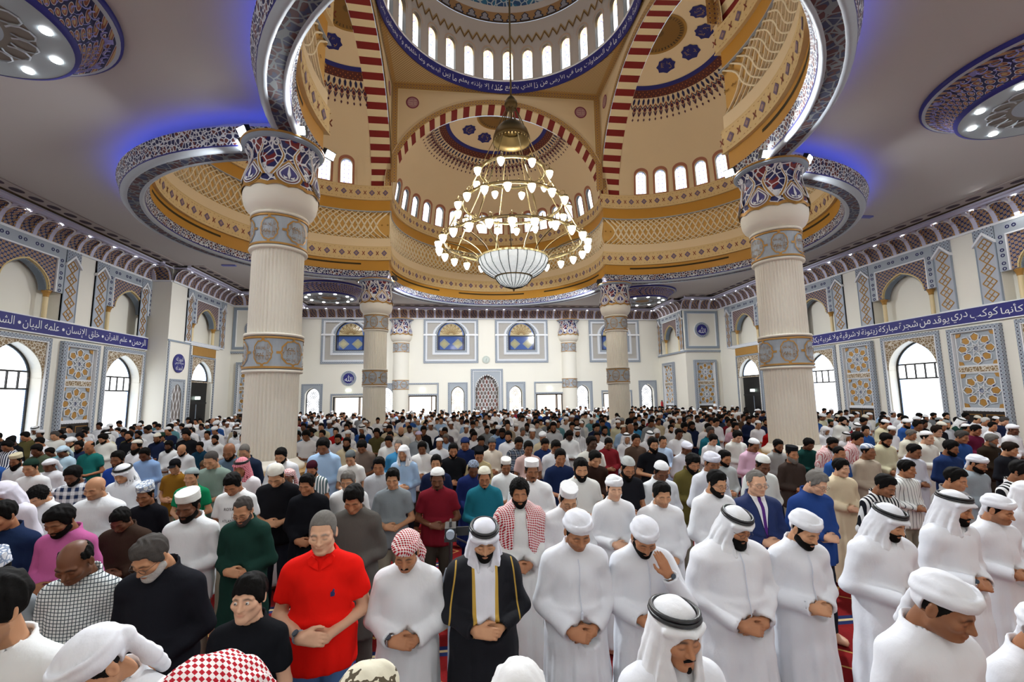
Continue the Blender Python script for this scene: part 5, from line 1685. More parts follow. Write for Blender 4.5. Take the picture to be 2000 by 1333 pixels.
# ================================================================== PEOPLE
# ---- a small implicit-surface kit: smooth unions on a rectilinear grid, meshed by surface nets
def axis(*zones):
    """zones: (from, to, step), consecutive"""
    out = []
    for a, b, s in zones:
        n = max(1, int(round((b - a) / s))); out.append(np.linspace(a, b, n, endpoint=False))
    out.append(np.array([zones[-1][1]]))
    return np.concatenate(out)
class Grid:
    def __init__(s, xs, ys, zs):
        s.ax = [np.asarray(a, np.float32) for a in (xs, ys, zs)]
        s.D = np.full(tuple(len(a) for a in s.ax), 1.0, np.float32)
    def region(s, bb, m):
        idx = []
        for a, (lo, hi) in zip(s.ax, bb):
            i0 = max(0, int(np.searchsorted(a, lo - m)) - 1); i1 = min(len(a), int(np.searchsorted(a, hi + m)) + 1)
            if i1 <= i0: return None
            idx.append(slice(i0, i1))
        return tuple(idx)
    def xyz(s, r):
        return (s.ax[0][r[0]][:, None, None], s.ax[1][r[1]][None, :, None], s.ax[2][r[2]][None, None, :])
    def add(s, fn, bb, k=0.0, op='u', m=None):
        r = s.region(bb, (0.03 + k) if m is None else m)
        if r is None: return s
        d = fn(*s.xyz(r)); E = s.D[r]
        if op == 'u':
            if k <= 0: s.D[r] = np.minimum(E, d)
            else:
                h = np.maximum(k - np.abs(E - d), 0) / k; s.D[r] = np.minimum(E, d) - h * h * k * 0.25
        else:
            d = -d
            if k <= 0: s.D[r] = np.maximum(E, d)
            else:
                h = np.maximum(k - np.abs(E - d), 0) / k; s.D[r] = np.maximum(E, d) + h * h * k * 0.25
        return s
    def warp(s, fn):
        r = tuple(slice(0, len(a)) for a in s.ax); s.D += fn(*s.xyz(r)).astype(np.float32); return s
    def clip(s, fn):
        r = tuple(slice(0, len(a)) for a in s.ax); s.D = np.maximum(s.D, fn(*s.xyz(r)).astype(np.float32)); return s
    def mesh(s):
        D = s.D; nx, ny, nz = D.shape
        S = D < 0
        # close the volume at the border
        for a in range(3):
            sl = [slice(None)] * 3; sl[a] = 0; D[tuple(sl)] = np.maximum(D[tuple(sl)], 1e-3)
            sl[a] = -1; D[tuple(sl)] = np.maximum(D[tuple(sl)], 1e-3)
        S = D < 0
        cnt = sum(S[i:nx - 1 + i, j:ny - 1 + j, k:nz - 1 + k].astype(np.int8) for i in (0, 1) for j in (0, 1) for k in (0, 1))
        act = (cnt > 0) & (cnt < 8)
        ci = np.argwhere(act)
        ids = np.full(act.shape, -1, np.int32); ids[act] = np.arange(len(ci), dtype=np.int32)
        P = np.zeros((len(ci), 3), np.float32); W_ = np.zeros(len(ci), np.float32)
        cs = [(0, 0, 0), (1, 0, 0), (0, 1, 0), (1, 1, 0), (0, 0, 1), (1, 0, 1), (0, 1, 1), (1, 1, 1)]
        val = [D[ci[:, 0] + c[0], ci[:, 1] + c[1], ci[:, 2] + c[2]] for c in cs]
        pos = [np.stack([s.ax[q][ci[:, q] + c[q]] for q in range(3)], 1) for c in cs]
        for a, b in ((0, 1), (2, 3), (4, 5), (6, 7), (0, 2), (1, 3), (4, 6), (5, 7), (0, 4), (1, 5), (2, 6), (3, 7)):
            cr = (val[a] < 0) != (val[b] < 0)
            t = val[a] / np.where(cr, val[a] - val[b], 1)
            P += np.where(cr[:, None], pos[a] + (pos[b] - pos[a]) * t[:, None], 0); W_ += cr
        if len(P): P /= W_[:, None]
        F = []
        for a in range(3):
            b, c = (a + 1) % 3, (a + 2) % 3
            lo = [slice(None)] * 3; hi = [slice(None)] * 3
            lo[a] = slice(0, -1); hi[a] = slice(1, None)
            e = S[tuple(lo)] != S[tuple(hi)]
            q = np.argwhere(e)
            q = q[(q[:, b] > 0) & (q[:, c] > 0) & (q[:, b] < D.shape[b] - 1) & (q[:, c] < D.shape[c] - 1)]
            if not len(q): continue
            def cell(db, dc):
                w = q.copy(); w[:, b] -= db; w[:, c] -= dc; return ids[w[:, 0], w[:, 1], w[:, 2]]
            quad = np.stack([cell(1, 1), cell(0, 1), cell(0, 0), cell(1, 0)], 1)
            flip = ~S[q[:, 0], q[:, 1], q[:, 2]]
            quad[flip] = quad[flip][:, ::-1]
            F.append(quad)
        if not F: return P, np.zeros((0, 4), np.int64)
        return P, np.concatenate(F)
def bbs(*pr):
    """bounding box of spheres (centre, radius)"""
    return [(min(c[i] - r for c, r in pr), max(c[i] + r for c, r in pr)) for i in range(3)]
def ell(g, c, r, k=0.0, op='u', rot=None):
    c = np.array(c, np.float32); r = np.array(r, np.float32); rm = float(r.min())
    def fn(X, Y, Z):
        x, y, z = X - c[0], Y - c[1], Z - c[2]
        if rot is not None:
            x, y, z = rot[0][0] * x + rot[0][1] * y + rot[0][2] * z, rot[1][0] * x + rot[1][1] * y + rot[1][2] * z, rot[2][0] * x + rot[2][1] * y + rot[2][2] * z
        q = np.sqrt((x / r[0]) ** 2 + (y / r[1]) ** 2 + (z / r[2]) ** 2)
        return (q - 1) * rm
    M = float(r.max()) if rot is not None else None
    bb = [(c[i] - (M or r[i]), c[i] + (M or r[i])) for i in range(3)]
    return g.add(fn, bb, k, op)
def cone(g, a, b, ra, rb, k=0.0, op='u'):
    a = np.array(a, np.float32); b = np.array(b, np.float32); d = b - a; L2 = float(d @ d) or 1e-9
    def fn(X, Y, Z):
        t = np.clip(((X - a[0]) * d[0] + (Y - a[1]) * d[1] + (Z - a[2]) * d[2]) / L2, 0, 1)
        q = np.sqrt((X - a[0] - d[0] * t) ** 2 + (Y - a[1] - d[1] * t) ** 2 + (Z - a[2] - d[2] * t) ** 2)
        return q - (ra + (rb - ra) * t)
    return g.add(fn, bbs((a, ra), (b, rb)), k, op)
def vnoise(X, Y, Z, f, ph=0.0):
    return (np.sin(f * X * 1.0 + 1.7 * np.sin(f * 0.7 * Z + ph) + ph) * np.sin(f * 0.9 * Y + 1.3 * np.sin(f * 0.8 * X + ph * 2)) + 0.5 * np.sin(f * 1.7 * Z + 2.1 * np.sin(f * 0.6 * (X + Y)) + ph))
def sstep(a, b, x):
    t = np.clip((x - a) / (b - a), 0, 1); return t * t * (3 - 2 * t)

# ---- head, in head space: origin between the ears, face towards -y
HEAD_Z, PIV = 1.595, np.array([0, 0.035, 1.47])
def sdf_head(g, o=(0, 0, 0), ears=True, infl=0.0):
    ox, oy, oz = o
    def p(x, y, z): return (x + ox, y + oy, z + oz)
    i = infl
    ell(g, p(0, 0.014, 0.036), (0.075 + i, 0.095 + i, 0.087 + i))
    ell(g, p(0, -0.026, -0.034), (0.060 + i, 0.064 + i, 0.082 + i), 0.03)
    cone(g, p(-0.046, 0.0, -0.062), p(-0.012, -0.068, -0.094), 0.021 + i, 0.020 + i, 0.025)
    cone(g, p(0.046, 0.0, -0.062), p(0.012, -0.068, -0.094), 0.021 + i, 0.020 + i, 0.025)
    if i > 0: return g
    for sx in (-1, 1):
        ell(g, p(sx * 0.042, -0.060, -0.020), (0.026, 0.022, 0.022), 0.02)
        cone(g, p(sx * 0.012, -0.083, 0.020), p(sx * 0.048, -0.070, 0.020), 0.0105, 0.009, 0.012)
        ell(g, p(sx * 0.031, -0.096, 0.001), (0.018, 0.014, 0.012), 0.012, 's')
        ell(g, p(sx * 0.031, -0.074, 0.000), (0.0150, 0.0135, 0.0125), 0.004)
    cone(g, p(0, -0.082, 0.012), p(0, -0.108, -0.028), 0.0085, 0.0115, 0.012)
    for sx in (-1, 1): ell(g, p(sx * 0.0125, -0.095, -0.032), (0.0085, 0.010, 0.008), 0.006)
    ell(g, p(0, -0.090, -0.0555), (0.023, 0.0100, 0.0062), 0.006)
    ell(g, p(0, -0.0885, -0.0665), (0.020, 0.0100, 0.0070), 0.005)
    ell(g, p(0, -0.080, -0.092), (0.020, 0.014, 0.015), 0.015)
    if ears:
        for sx in (-1, 1):
            ell(g, p(sx * 0.079, 0.012, -0.006), (0.009, 0.020, 0.032), 0.008)
            ell(g, p(sx * 0.086, 0.004, -0.004), (0.006, 0.010, 0.018), 0.006, 's')
    return g
def hand(g, w, d, n, s, curl=0.6, fs=1.0, thumb=0.9):
    """w wrist, d along the hand, n back of the hand, s towards the thumb"""
    w, d, n, s = (np.array(v, float) for v in (w, d, n, s))
    d /= np.linalg.norm(d); n -= d * (n @ d); n /= np.linalg.norm(n); s = np.cross(d, n) * np.sign(np.dot(np.cross(d, n), s) or 1)
    for q in (-0.026, -0.009, 0.009, 0.026):
        cone(g, w + s * q * 0.75 * fs, w + d * 0.082 * fs + s * q * fs, 0.0155 * fs, 0.0130 * fs, 0.014)
    for i, (q, L) in enumerate(((0.029, 0.070), (0.0105, 0.078), (-0.0085, 0.072), (-0.0265, 0.057))):
        b = w + (d * 0.085 + s * q) * fs; dd = d; nn = n; L *= fs
        for j, (f, r0, r1) in enumerate(((0.46, 0.0098, 0.0088), (0.32, 0.0088, 0.0080), (0.24, 0.0080, 0.0066))):
            a = curl * (0.45, 0.85, 0.6)[j] + 0.03 * i
            dd, nn = dd * math.cos(a) - nn * math.sin(a), nn * math.cos(a) + dd * math.sin(a)
            e = b + dd * L * f
            cone(g, b, e, r0 * fs, r1 * fs, 0.0035 if j == 0 else 0.002); b = e
    b = w + (d * 0.018 + s * 0.024 - n * 0.006) * fs
    t1 = b + (d * 0.030 + s * 0.030 * thumb) * fs; t2 = t1 + (d * 0.030 + s * 0.012 * thumb - n * 0.004) * fs; t3 = t2 + (d * 0.024 - s * 0.002) * fs
    cone(g, b, t1, 0.0165 * fs, 0.0125 * fs, 0.012); cone(g, t1, t2, 0.0118 * fs, 0.0100 * fs, 0.004); cone(g, t2, t3, 0.0100 * fs, 0.0078 * fs, 0.003)

# arm poses: shoulder, elbow, wrist, then (direction, back normal, thumb side, curl) of the hand; L/R are image left/right
POSES = {
    'fold':  dict(Ls=(-0.160, 0.02, 1.360), Le=(-0.232, 0.035, 1.095), Lw=(-0.060, -0.205, 1.075), Lh=((1, -0.06, -0.18), (0.05, -0.86, 0.5), (0, 0.4, 0.9), 0.55),
                  Rs=(0.160, 0.02, 1.360), Re=(0.232, 0.035, 1.095), Rw=(0.070, -0.165, 1.050), Rh=((-1, -0.02, 0.03), (0, -0.75, 0.6), (0, 0.5, 0.85), 0.25)),
    'low':   dict(Ls=(-0.160, 0.02, 1.360), Le=(-0.228, 0.03, 1.09), Lw=(-0.070, -0.19, 0.985), Lh=((0.95, -0.05, -0.30), (0.05, -0.9, 0.4), (0, 0.4, 0.9), 0.7),
                  Rs=(0.160, 0.02, 1.360), Re=(0.228, 0.03, 1.09), Rw=(0.075, -0.15, 0.975), Rh=((-0.95, -0.05, -0.25), (0, -0.8, 0.5), (0, 0.5, 0.85), 0.4)),
    'down':  dict(Ls=(-0.160, 0.02, 1.360), Le=(-0.205, 0.03, 1.09), Lw=(-0.225, -0.02, 0.85), Lh=((0.02, -0.05, -1), (-1, 0, 0), (0, -1, 0), 0.4),
                  Rs=(0.160, 0.02, 1.360), Re=(0.205, 0.03, 1.09), Rw=(0.225, -0.02, 0.85), Rh=((-0.02, -0.05, -1), (1, 0, 0), (0, -1, 0), 0.4)),
    'face':  dict(Ls=(-0.160, 0.02, 1.360), Le=(-0.228, 0.03, 1.09), Lw=(-0.085, -0.20, 1.06), Lh=((1, -0.05, -0.2), (0, -0.9, 0.4), (0, 0.4, 0.9), 0.35),
                  Rs=(0.160, 0.01, 1.360), Re=(0.225, -0.185, 1.145), Rw=(0.095, -0.205, 1.365), Rh=((-0.45, 0.10, 1.0), (0.25, -1.0, 0.15), (-0.9, 0, -0.45), 0.12)),
}
def arms(g, P, ru, re, rw, k=0.03, stop=1.0, side='LR'):
    for s in side:
        S, E, Wr = (np.array(P[s + q]) for q in ('s', 'e', 'w'))
        cone(g, S, E, ru, re, k)
        if stop > 0: cone(g, E, E + (Wr - E) * stop, re, rw if stop >= 1 else re + (rw - re) * stop, k * 0.7)
def sdf_torso(g, i=0.0, hips=True):
    ell(g, (0, 0.015, 1.225), (0.150 + i, 0.108 + i, 0.20 + i), 0.04)
    cone(g, (-0.125, 0.022, 1.355), (0.125, 0.022, 1.355), 0.055 + i, 0.055 + i, 0.06)
    ell(g, (0, 0.0, 1.03), (0.146 + i, 0.112 + i, 0.18 + i), 0.06)
    if hips: ell(g, (0, 0.01, 0.90), (0.158 + i, 0.115 + i, 0.14 + i), 0.05)
    for sx in (-1, 1): cone(g, (sx * 0.015, 0.045, 1.418), (sx * 0.140, 0.026, 1.358), 0.058 + i * 0.8, 0.052 + i, 0.035)
TEMPL = {}
def body_template(pose, lod):
    """continuous body: head and neck, arms and hands, trunk and legs, meshed at their own finenesses; the joins lie under the clothes"""
    key = ('body', pose, lod)
    if key in TEMPL: return TEMPL[key]
    P = POSES[pose]
    hs, fs, bs = {0: (0.0052, 0.0066, 0.035), 1: (0.0075, 0.0090, 0.04), 2: (0.0110, 0.0135, 0.05), 3: (0.0175, 0.022, 0.07)}[lod]
    zh = {'fold': (0.94, 1.14), 'low': (0.84, 1.06), 'down': (0.60, 0.88), 'face': (0.96, 1.56)}[pose]
    g = Grid(axis((-0.13, 0.13, hs)), axis((-0.135, 0.130, hs)), axis((1.40, 1.455, hs * 1.8), (1.455, 1.76, hs)))
    sdf_torso(g, -0.012)
    cone(g, (0, 0.030, HEAD_Z - 0.06), (0, 0.050, 1.40), 0.052, 0.060, 0.03)
    sdf_head(g, (0, 0, HEAD_Z), ears=lod < 3)
    V, F = g.mesh(); nh = len(V)
    if pose == 'down': g = Grid(axis((-0.33, 0.33, fs * 1.15)), axis((-0.17, 0.10, fs * 1.15)), axis((zh[0], zh[1], fs), (zh[1], 1.42, fs * 2.2)))
    elif pose == 'face': g = Grid(axis((-0.32, -0.17, fs * 1.6), (-0.17, 0.17, fs), (0.17, 0.32, fs * 1.6)), axis((-0.32, -0.10, fs), (-0.10, 0.10, fs * 2)), axis((zh[0], zh[1], fs)))
    else: g = Grid(axis((-0.32, -0.17, fs * 1.7), (-0.17, 0.17, fs), (0.17, 0.32, fs * 1.7)), axis((-0.32, -0.12, fs), (-0.12, 0.10, fs * 2)), axis((zh[0], zh[1], fs), (zh[1], 1.42, fs * 2.2)))
    arms(g, P, 0.046, 0.038, 0.027)
    if lod < 3:
        for s in 'LR':
            h = P[s + 'h']; hand(g, P[s + 'w'], h[0], h[1], h[2], h[3])
    else:
        for s in 'LR':
            h = np.array(P[s + 'h'][0]); ell(g, np.array(P[s + 'w']) + h / np.linalg.norm(h) * 0.06, (0.05, 0.03, 0.03))
    V2, F2 = g.mesh()
    g = Grid(axis((-0.22, 0.22, bs)), axis((-0.19, 0.18, bs)), axis((-0.06, 0.12, 0.03), (0.12, 1.44, bs * 1.3)))
    sdf_torso(g, -0.014)
    for sx in (-1, 1):
        cone(g, (sx * 0.085, 0.01, 0.88), (sx * 0.095, 0.01, 0.50), 0.078, 0.055, 0.04); cone(g, (sx * 0.095, 0.01, 0.50), (sx * 0.10, 0.03, 0.09), 0.055, 0.045, 0.02)
        ell(g, (sx * 0.11, -0.05, 0.042), (0.055, 0.12, 0.046), 0.02)
    V3, F3 = g.mesh()
    F = np.concatenate([F, F2 + nh, F3 + nh + len(V2)]); V = np.concatenate([V, V2, V3])
    # tint: lips, brows and lashes, beard shadow
    q = V - np.array([0, 0, HEAD_Z], np.float32)
    fr = q[:, 1] < -0.05
    lip = fr * np.exp(-((q[:, 0] / 0.022) ** 2 + ((q[:, 2] + 0.061) / 0.009) ** 2) ** 1.5)
    ax_ = np.abs(q[:, 0])
    brow = fr * np.exp(-(((ax_ - 0.031) / 0.021) ** 4 + ((q[:, 2] - 0.0225 + 4.0 * np.maximum(ax_ - 0.034, 0) ** 1.4) / 0.0062) ** 2))
    lash = fr * np.exp(-(((ax_ - 0.031) / 0.015) ** 4 + ((q[:, 2] + 0.0065 - 7 * (ax_ - 0.031) ** 2) / 0.0030) ** 2)) * 0.85
    stub = sstep(-0.030, -0.055, q[:, 2]) * (q[:, 1] < 0.01) * (q[:, 2] > -0.14) * (1 - lip)
    dark = np.clip(brow + lash, 0, 1)
    T = np.stack([lip, dark, stub, np.ones(len(V))], 1).astype(np.float32)
    T[nh:, :3] = 0
    TEMPL[key] = (V, F, T, nh)
    return TEMPL[key]
def hollow_cuff(g, E, Wr, f0, f1, r):
    E, Wr = np.array(E), np.array(Wr)
    cone(g, E + (Wr - E) * f0, E + (Wr - E) * f1, r, r, 0.0, 's')
def garment_template(kind, pose, lod, ph=0.0):
    """kind: robe, shirt (long sleeves), tee, kurta, trousers"""
    key = (kind, pose, lod, ph)
    if key in TEMPL: return TEMPL[key]
    P = POSES[pose] if pose else None
    st = {0: 0.0125, 1: 0.0165, 2: 0.023, 3: 0.036}[lod]
    if kind == 'trousers':
        g = Grid(axis((-0.24, 0.24, st)), axis((-0.16, 0.18, st)), axis((0.04, 1.02, st * 1.6)))
        ell(g, (0, 0.01, 0.92), (0.172, 0.125, 0.13))
        for sx in (-1, 1):
            cone(g, (sx * 0.088, 0.01, 0.86), (sx * 0.098, 0.01, 0.48), 0.092, 0.075, 0.04); cone(g, (sx * 0.098, 0.01, 0.48), (sx * 0.102, 0.025, 0.09), 0.075, 0.068, 0.02)
        g.warp(lambda X, Y, Z: 0.004 * vnoise(X, Y, Z, 26, ph))
        TEMPL[key] = g.mesh(); return TEMPL[key]
    loose = {'robe': 1.0, 'kurta': 0.8, 'shirt': 0.45, 'tee': 0.35}[kind]
    i = 0.010 + 0.016 * loose
    hem = {'robe': 0.07, 'kurta': 0.42, 'shirt': 0.76, 'tee': 0.80}[kind]
    hw = {'robe': 0.30, 'kurta': 0.29, 'shirt': 0.25, 'tee': 0.25}[kind]
    g = Grid(axis((-0.40, 0.40, st)), axis((-0.33, 0.27, st)), axis((hem - 0.03, 0.90, st * 2.6), (0.90, 1.52, st)))
    sdf_torso(g, i)
    a0, a1 = (0.166 + i, 0.124 + i), {'robe': (0.262, 0.225), 'kurta': (0.235, 0.19), 'shirt': (0.205, 0.150), 'tee': (0.190, 0.142)}[kind]
    ztop = 1.10
    def skirt(X, Y, Z):
        t = np.clip((ztop - Z) / (ztop - hem), 0, 1)
        ax_ = a0[0] + (a1[0] - a0[0]) * t; ay_ = a0[1] + (a1[1] - a0[1]) * t
        an = np.arctan2(Y - 0.01, X)
        fold = (0.016 * loose * t) * (np.sin(an * 9 + ph + 1.2 * np.sin(an * 2 + ph)) + 0.5 * np.sin(an * 17 + 2 * ph))
        q = np.sqrt((X / ax_) ** 2 + ((Y - 0.01) / ay_) ** 2)
        return np.maximum((q - 1) * np.minimum(ax_, ay_) + fold, np.maximum(Z - ztop, hem - Z))
    g.add(skirt, [(-0.33, 0.33), (-0.26, 0.27), (hem, ztop)], 0.05)
    if kind == 'tee':
        for s in 'LR':
            S, E = np.array(P[s + 's']), np.array(P[s + 'e']); M = S + (E - S) * 0.66
            cone(g, S, S + (E - S) * 0.80, 0.064, 0.062, 0.03)
            dv = (E - S) / np.linalg.norm(E - S)
            def slab(X, Y, Z, c=M, dv=dv):
                t = (X - c[0]) * dv[0] + (Y - c[1]) * dv[1] + (Z - c[2]) * dv[2]
                q = np.sqrt(np.maximum((X - c[0]) ** 2 + (Y - c[1]) ** 2 + (Z - c[2]) ** 2 - t * t, 0))
                return np.maximum(np.maximum(-t, t - 0.16), q - 0.074)
            g.add(slab, bbs((M + dv * 0.08, 0.12)), 0.0, 's')
    else:
        rw = {'robe': 0.056, 'kurta': 0.050, 'shirt': 0.041}[kind]; ru = {'robe': 0.070, 'kurta': 0.067, 'shirt': 0.061}[kind]; re = {'robe': 0.064, 'kurta': 0.058, 'shirt': 0.052}[kind]
        arms(g, P, ru, re, rw, 0.035, 0.93)
        for s in 'LR':
            E, Wr = np.array(P[s + 'e']), np.array(P[s + 'w']); dv = (Wr - E) / np.linalg.norm(Wr - E); c = E + (Wr - E) * 0.93
            # square off the cuff and hollow it
            rr = rw + 0.04
            def slab(X, Y, Z, c=c, dv=dv, rr=rr):
                t = (X - c[0]) * dv[0] + (Y - c[1]) * dv[1] + (Z - c[2]) * dv[2]
                q = np.sqrt(np.maximum((X - c[0]) ** 2 + (Y - c[1]) ** 2 + (Z - c[2]) ** 2 - t * t, 0))
                return np.maximum(np.maximum(-t, t - 0.10), q - rr)
            g.add(slab, bbs((c + dv * 0.05, 0.12)), 0.0, 's')
            if lod == 0 and kind != 'shirt': hollow_cuff(g, E, Wr, 0.86, 1.1, rw - 0.0215)
    # collar
    cr = {'robe': 0.066, 'kurta': 0.068, 'shirt': 0.072, 'tee': 0.074}[kind]
    def collar(X, Y, Z):
        zc = 1.462 + 0.35 * (Y - 0.04) - (0.010 if kind == 'tee' else 0)
        q = np.sqrt(X ** 2 + (Y - 0.042) ** 2) - cr
        return np.sqrt(q ** 2 + (np.maximum(np.abs(Z - zc) - (0.014 if kind in ('robe', 'shirt', 'kurta') else 0.004), 0)) ** 2) - 0.0095
    g.add(collar, [(-0.1, 0.1), (-0.06, 0.14), (1.41, 1.52)], 0.012)
    if kind in ('shirt', 'kurta') and lod < 2:
        cone(g, (-0.008, -0.045, 1.42), (-0.06, -0.012, 1.455), 0.010, 0.014, 0.008); cone(g, (0.008, -0.045, 1.42), (0.06, -0.012, 1.455), 0.010, 0.014, 0.008)
    # hollow neck opening
    cone(g, (0, 0.045, 1.440), (0, 0.030, 1.60), cr - 0.010, cr + 0.0, 0.0, 's')
    if kind == 'shirt': cone(g, (0, -0.055, 1.43), (0, -0.10, 1.36), 0.020, 0.004, 0.0, 's')
    amp = 0.0045 + 0.003 * loose
    if lod < 2:
        g.warp(lambda X, Y, Z: amp * (0.6 * vnoise(X, Y, Z, 19, ph) * sstep(1.46, 1.36, Z) + 0.7 * np.sin(34 * (Z + 0.9 * np.abs(X)) + 6 * X + ph) * sstep(0.12, 0.26, np.abs(X)) * sstep(1.36, 1.20, Z) * sstep(0.95, 1.05, Z)))
        # placket
        if kind in ('robe', 'shirt', 'kurta') and lod == 0:
            g.warp(lambda X, Y, Z: -0.0035 * np.exp(-(X / 0.013) ** 2) * (Y < 0) * sstep(1.02, 1.08, Z))
    TEMPL[key] = g.mesh()
    return TEMPL[key]

def headgear(kind, lod, ph=0.0):
    """meshes in head space; returns list of (part name, V, F, role)"""
    key = ('gear', kind, lod, ph)
    if key in TEMPL: return TEMPL[key]
    st = {0: 0.0060, 1: 0.0082, 2: 0.0120, 3: 0.019}[lod]
    cran = lambda g, i: ell(g, (0, 0.014, 0.036), (0.075 + i, 0.095 + i, 0.087 + i))
    out = []
    def G(x=0.12, y0=-0.13, y1=0.14, z0=-0.16, z1=0.16, k=1.0): return Grid(axis((-x, x, st * k)), axis((y0, y1, st * k)), axis((z0, z1, st * k)))
    if kind in ('short', 'receding', 'curly', 'buzz', 'balding', 'fringe', 'thick'):
        infl = {'short': 0.010, 'receding': 0.008, 'curly': 0.020, 'buzz': 0.004, 'balding': 0.005, 'fringe': 0.012, 'thick': 0.016}[kind]
        g = G(); cran(g, infl)
        if kind in ('short', 'fringe', 'thick'): ell(g, (0, -0.030, 0.095), (0.052, 0.046, 0.036), 0.03)
        for sx in (-1, 1): ell(g, (sx * 0.066, 0.00, 0.0), (0.012 + infl * 0.5, 0.018, 0.034), 0.01)
        zf = {'short': 0.072, 'receding': 0.096, 'curly': 0.066, 'buzz': 0.076, 'balding': 0.13, 'fringe': 0.045, 'thick': 0.066}[kind]
        def hl(X, Y, Z):
            a = zf + (0.03 if kind == 'receding' else 0.012) * np.clip((np.abs(X) - 0.015) / 0.04, 0, 1) * (kind != 'fringe') - np.maximum(0, Y + 0.075) * 0.95 - sstep(0.05, 0.072, np.abs(X)) * 0.055
            return np.maximum(a, -0.065) - Z
        g.clip(hl)
        if kind == 'balding': ell(g, (0, -0.01, 0.13), (0.075, 0.125, 0.085), 0.01, 's')
        if kind == 'curly': g.warp(lambda X, Y, Z: 0.009 * np.sin(150 * X + 3) * np.sin(140 * Y) * np.sin(145 * Z + 1))
        elif kind != 'buzz': g.warp(lambda X, Y, Z: 0.0022 * np.sin(120 * X + 30 * Y + 3 * np.sin(60 * Y)) + 0.0015 * np.sin(90 * Y + 70 * Z))
        out.append(('hair', *g.mesh(), 'hair'))
    elif kind in ('beard', 'fullbeard', 'goatee', 'moustache', 'longbeard'):
        g = G(0.095, -0.14, 0.06, -0.19, 0.0)
        if kind in ('beard', 'fullbeard', 'longbeard'):
            i = {'beard': 0.0052, 'fullbeard': 0.012, 'longbeard': 0.016}[kind]
            ell(g, (0, -0.026, -0.034), (0.060 + i, 0.064 + i, 0.082 + i))
            for sx in (-1, 1): cone(g, (sx * 0.046, 0.0, -0.062), (sx * 0.012, -0.068, -0.094), 0.021 + i, 0.020 + i, 0.025)
            if kind == 'longbeard': ell(g, (0, -0.070, -0.125), (0.042, 0.030, 0.055), 0.03)
            if kind == 'fullbeard': ell(g, (0, -0.072, -0.105), (0.038, 0.026, 0.034), 0.02)
            # keep below a line running from ear to mouth corner
            g.clip(lambda X, Y, Z: Z - (-0.022 - np.clip((0.005 - Y) / 0.09, 0, 1) ** 1.3 * 0.030 + 0.0 * X))
            g.clip(lambda X, Y, Z: Y - 0.012)
            ell(g, (0, -0.105, -0.0615), (0.021, 0.030, 0.0105), 0.004, 's')
            ell(g, (0, -0.115, -0.030), (0.026, 0.030, 0.020), 0.004, 's')
            cone(g, (-0.022, -0.092, -0.054), (0, -0.099, -0.0475), 0.0055, 0.006, 0.003); cone(g, (0.022, -0.092, -0.054), (0, -0.099, -0.0475), 0.0055, 0.006, 0.003)
        else:
            cone(g, (-0.024, -0.090, -0.0555), (0, -0.0985, -0.0475), 0.0055, 0.0068, 0.003); cone(g, (0.024, -0.090, -0.0555), (0, -0.0985, -0.0475), 0.0055, 0.0068, 0.003)
            if kind == 'goatee': ell(g, (0, -0.088, -0.092), (0.014, 0.012, 0.019), 0.004)
        out.append(('beard', *g.mesh(), 'hair'))
    elif kind in ('kufi', 'pillbox', 'beanie', 'kufi_band'):
        g = G(0.12, -0.13, 0.15, -0.05, 0.18)
        if kind == 'pillbox':
            def cyl_(X, Y, Z):
                q = (np.sqrt((X / 0.086) ** 2 + ((Y - 0.014) / 0.105) ** 2) - 1) * 0.086
                return np.maximum(q, np.maximum(Z - 0.138 + 0.1 * (Y * 0), 0.058 - 0.18 * Y - Z))
            g.add(cyl_, [(-0.11, 0.11), (-0.11, 0.14), (0.02, 0.15)])
        else:
            cran(g, 0.011); ell(g, (0, 0.014, 0.085), (0.074, 0.092, 0.050), 0.02)
            g.clip(lambda X, Y, Z: (0.058 if kind != 'beanie' else 0.048) - 0.32 * Y - Z)
        if lod < 2: g.warp(lambda X, Y, Z: 0.0012 * np.sin(260 * Z))
        out.append(('prayer_cap', *g.mesh(), 'cap'))
        g = G(); cran(g, 0.0045)
        for sx in (-1, 1): ell(g, (sx * 0.066, 0.0, 0.0), (0.013, 0.018, 0.03), 0.01)
        g.clip(lambda X, Y, Z: np.maximum(0.075 - np.maximum(0, Y + 0.06) * 1.1 - sstep(0.05, 0.072, np.abs(X)) * 0.05, -0.06) - Z); g.clip(lambda X, Y, Z: Z - (0.085 - 0.3 * Y))
        out.append(('hair', *g.mesh(), 'hair'))
    elif kind == 'peaked':
        g = G(0.12, -0.22, 0.15, -0.05, 0.18); cran(g, 0.013); ell(g, (0, 0.0, 0.09), (0.072, 0.085, 0.045), 0.02)
        g.clip(lambda X, Y, Z: 0.050 - 0.28 * Y - Z)
        ell(g, (0, -0.125, 0.060), (0.066, 0.070, 0.007), 0.01)
        out.append(('peaked_cap', *g.mesh(), 'cap'))
        out.append(('hair', *[q for q in headgear('short', lod)[0][1:3]], 'hair'))
    elif kind in ('ghutra', 'scarf', 'ghutra_wide'):
        k = 1.5
        g = Grid(axis((-0.27, 0.27, st * k)), axis((-0.20, 0.24, st * k)), axis((-0.36, 0.17, st * k)))
        cran(g, 0.015)
        wd = 0.160 if kind != 'ghutra_wide' else 0.22
        def drape(X, Y, Z):
            t = np.clip((0.06 - Z) / 0.36, 0, 1)
            a = 0.092 + (wd - 0.092) * t ** 1.25; b = 0.110 + 0.030 * t; yc = 0.014 + 0.030 * t
            an = np.arctan2(Y - yc, X)
            f = 0.010 * t * (np.sin(an * 11 + ph) + 0.6 * np.sin(an * 19 + 2 + ph))
            q = (np.sqrt((X / a) ** 2 + ((Y - yc) / b) ** 2) - 1) * np.minimum(a, b) + f
            lo = -0.30 + 0.10 * np.clip((-Y) / 0.1, 0, 1) - 0.05 * np.clip(Y / 0.1, 0, 1)
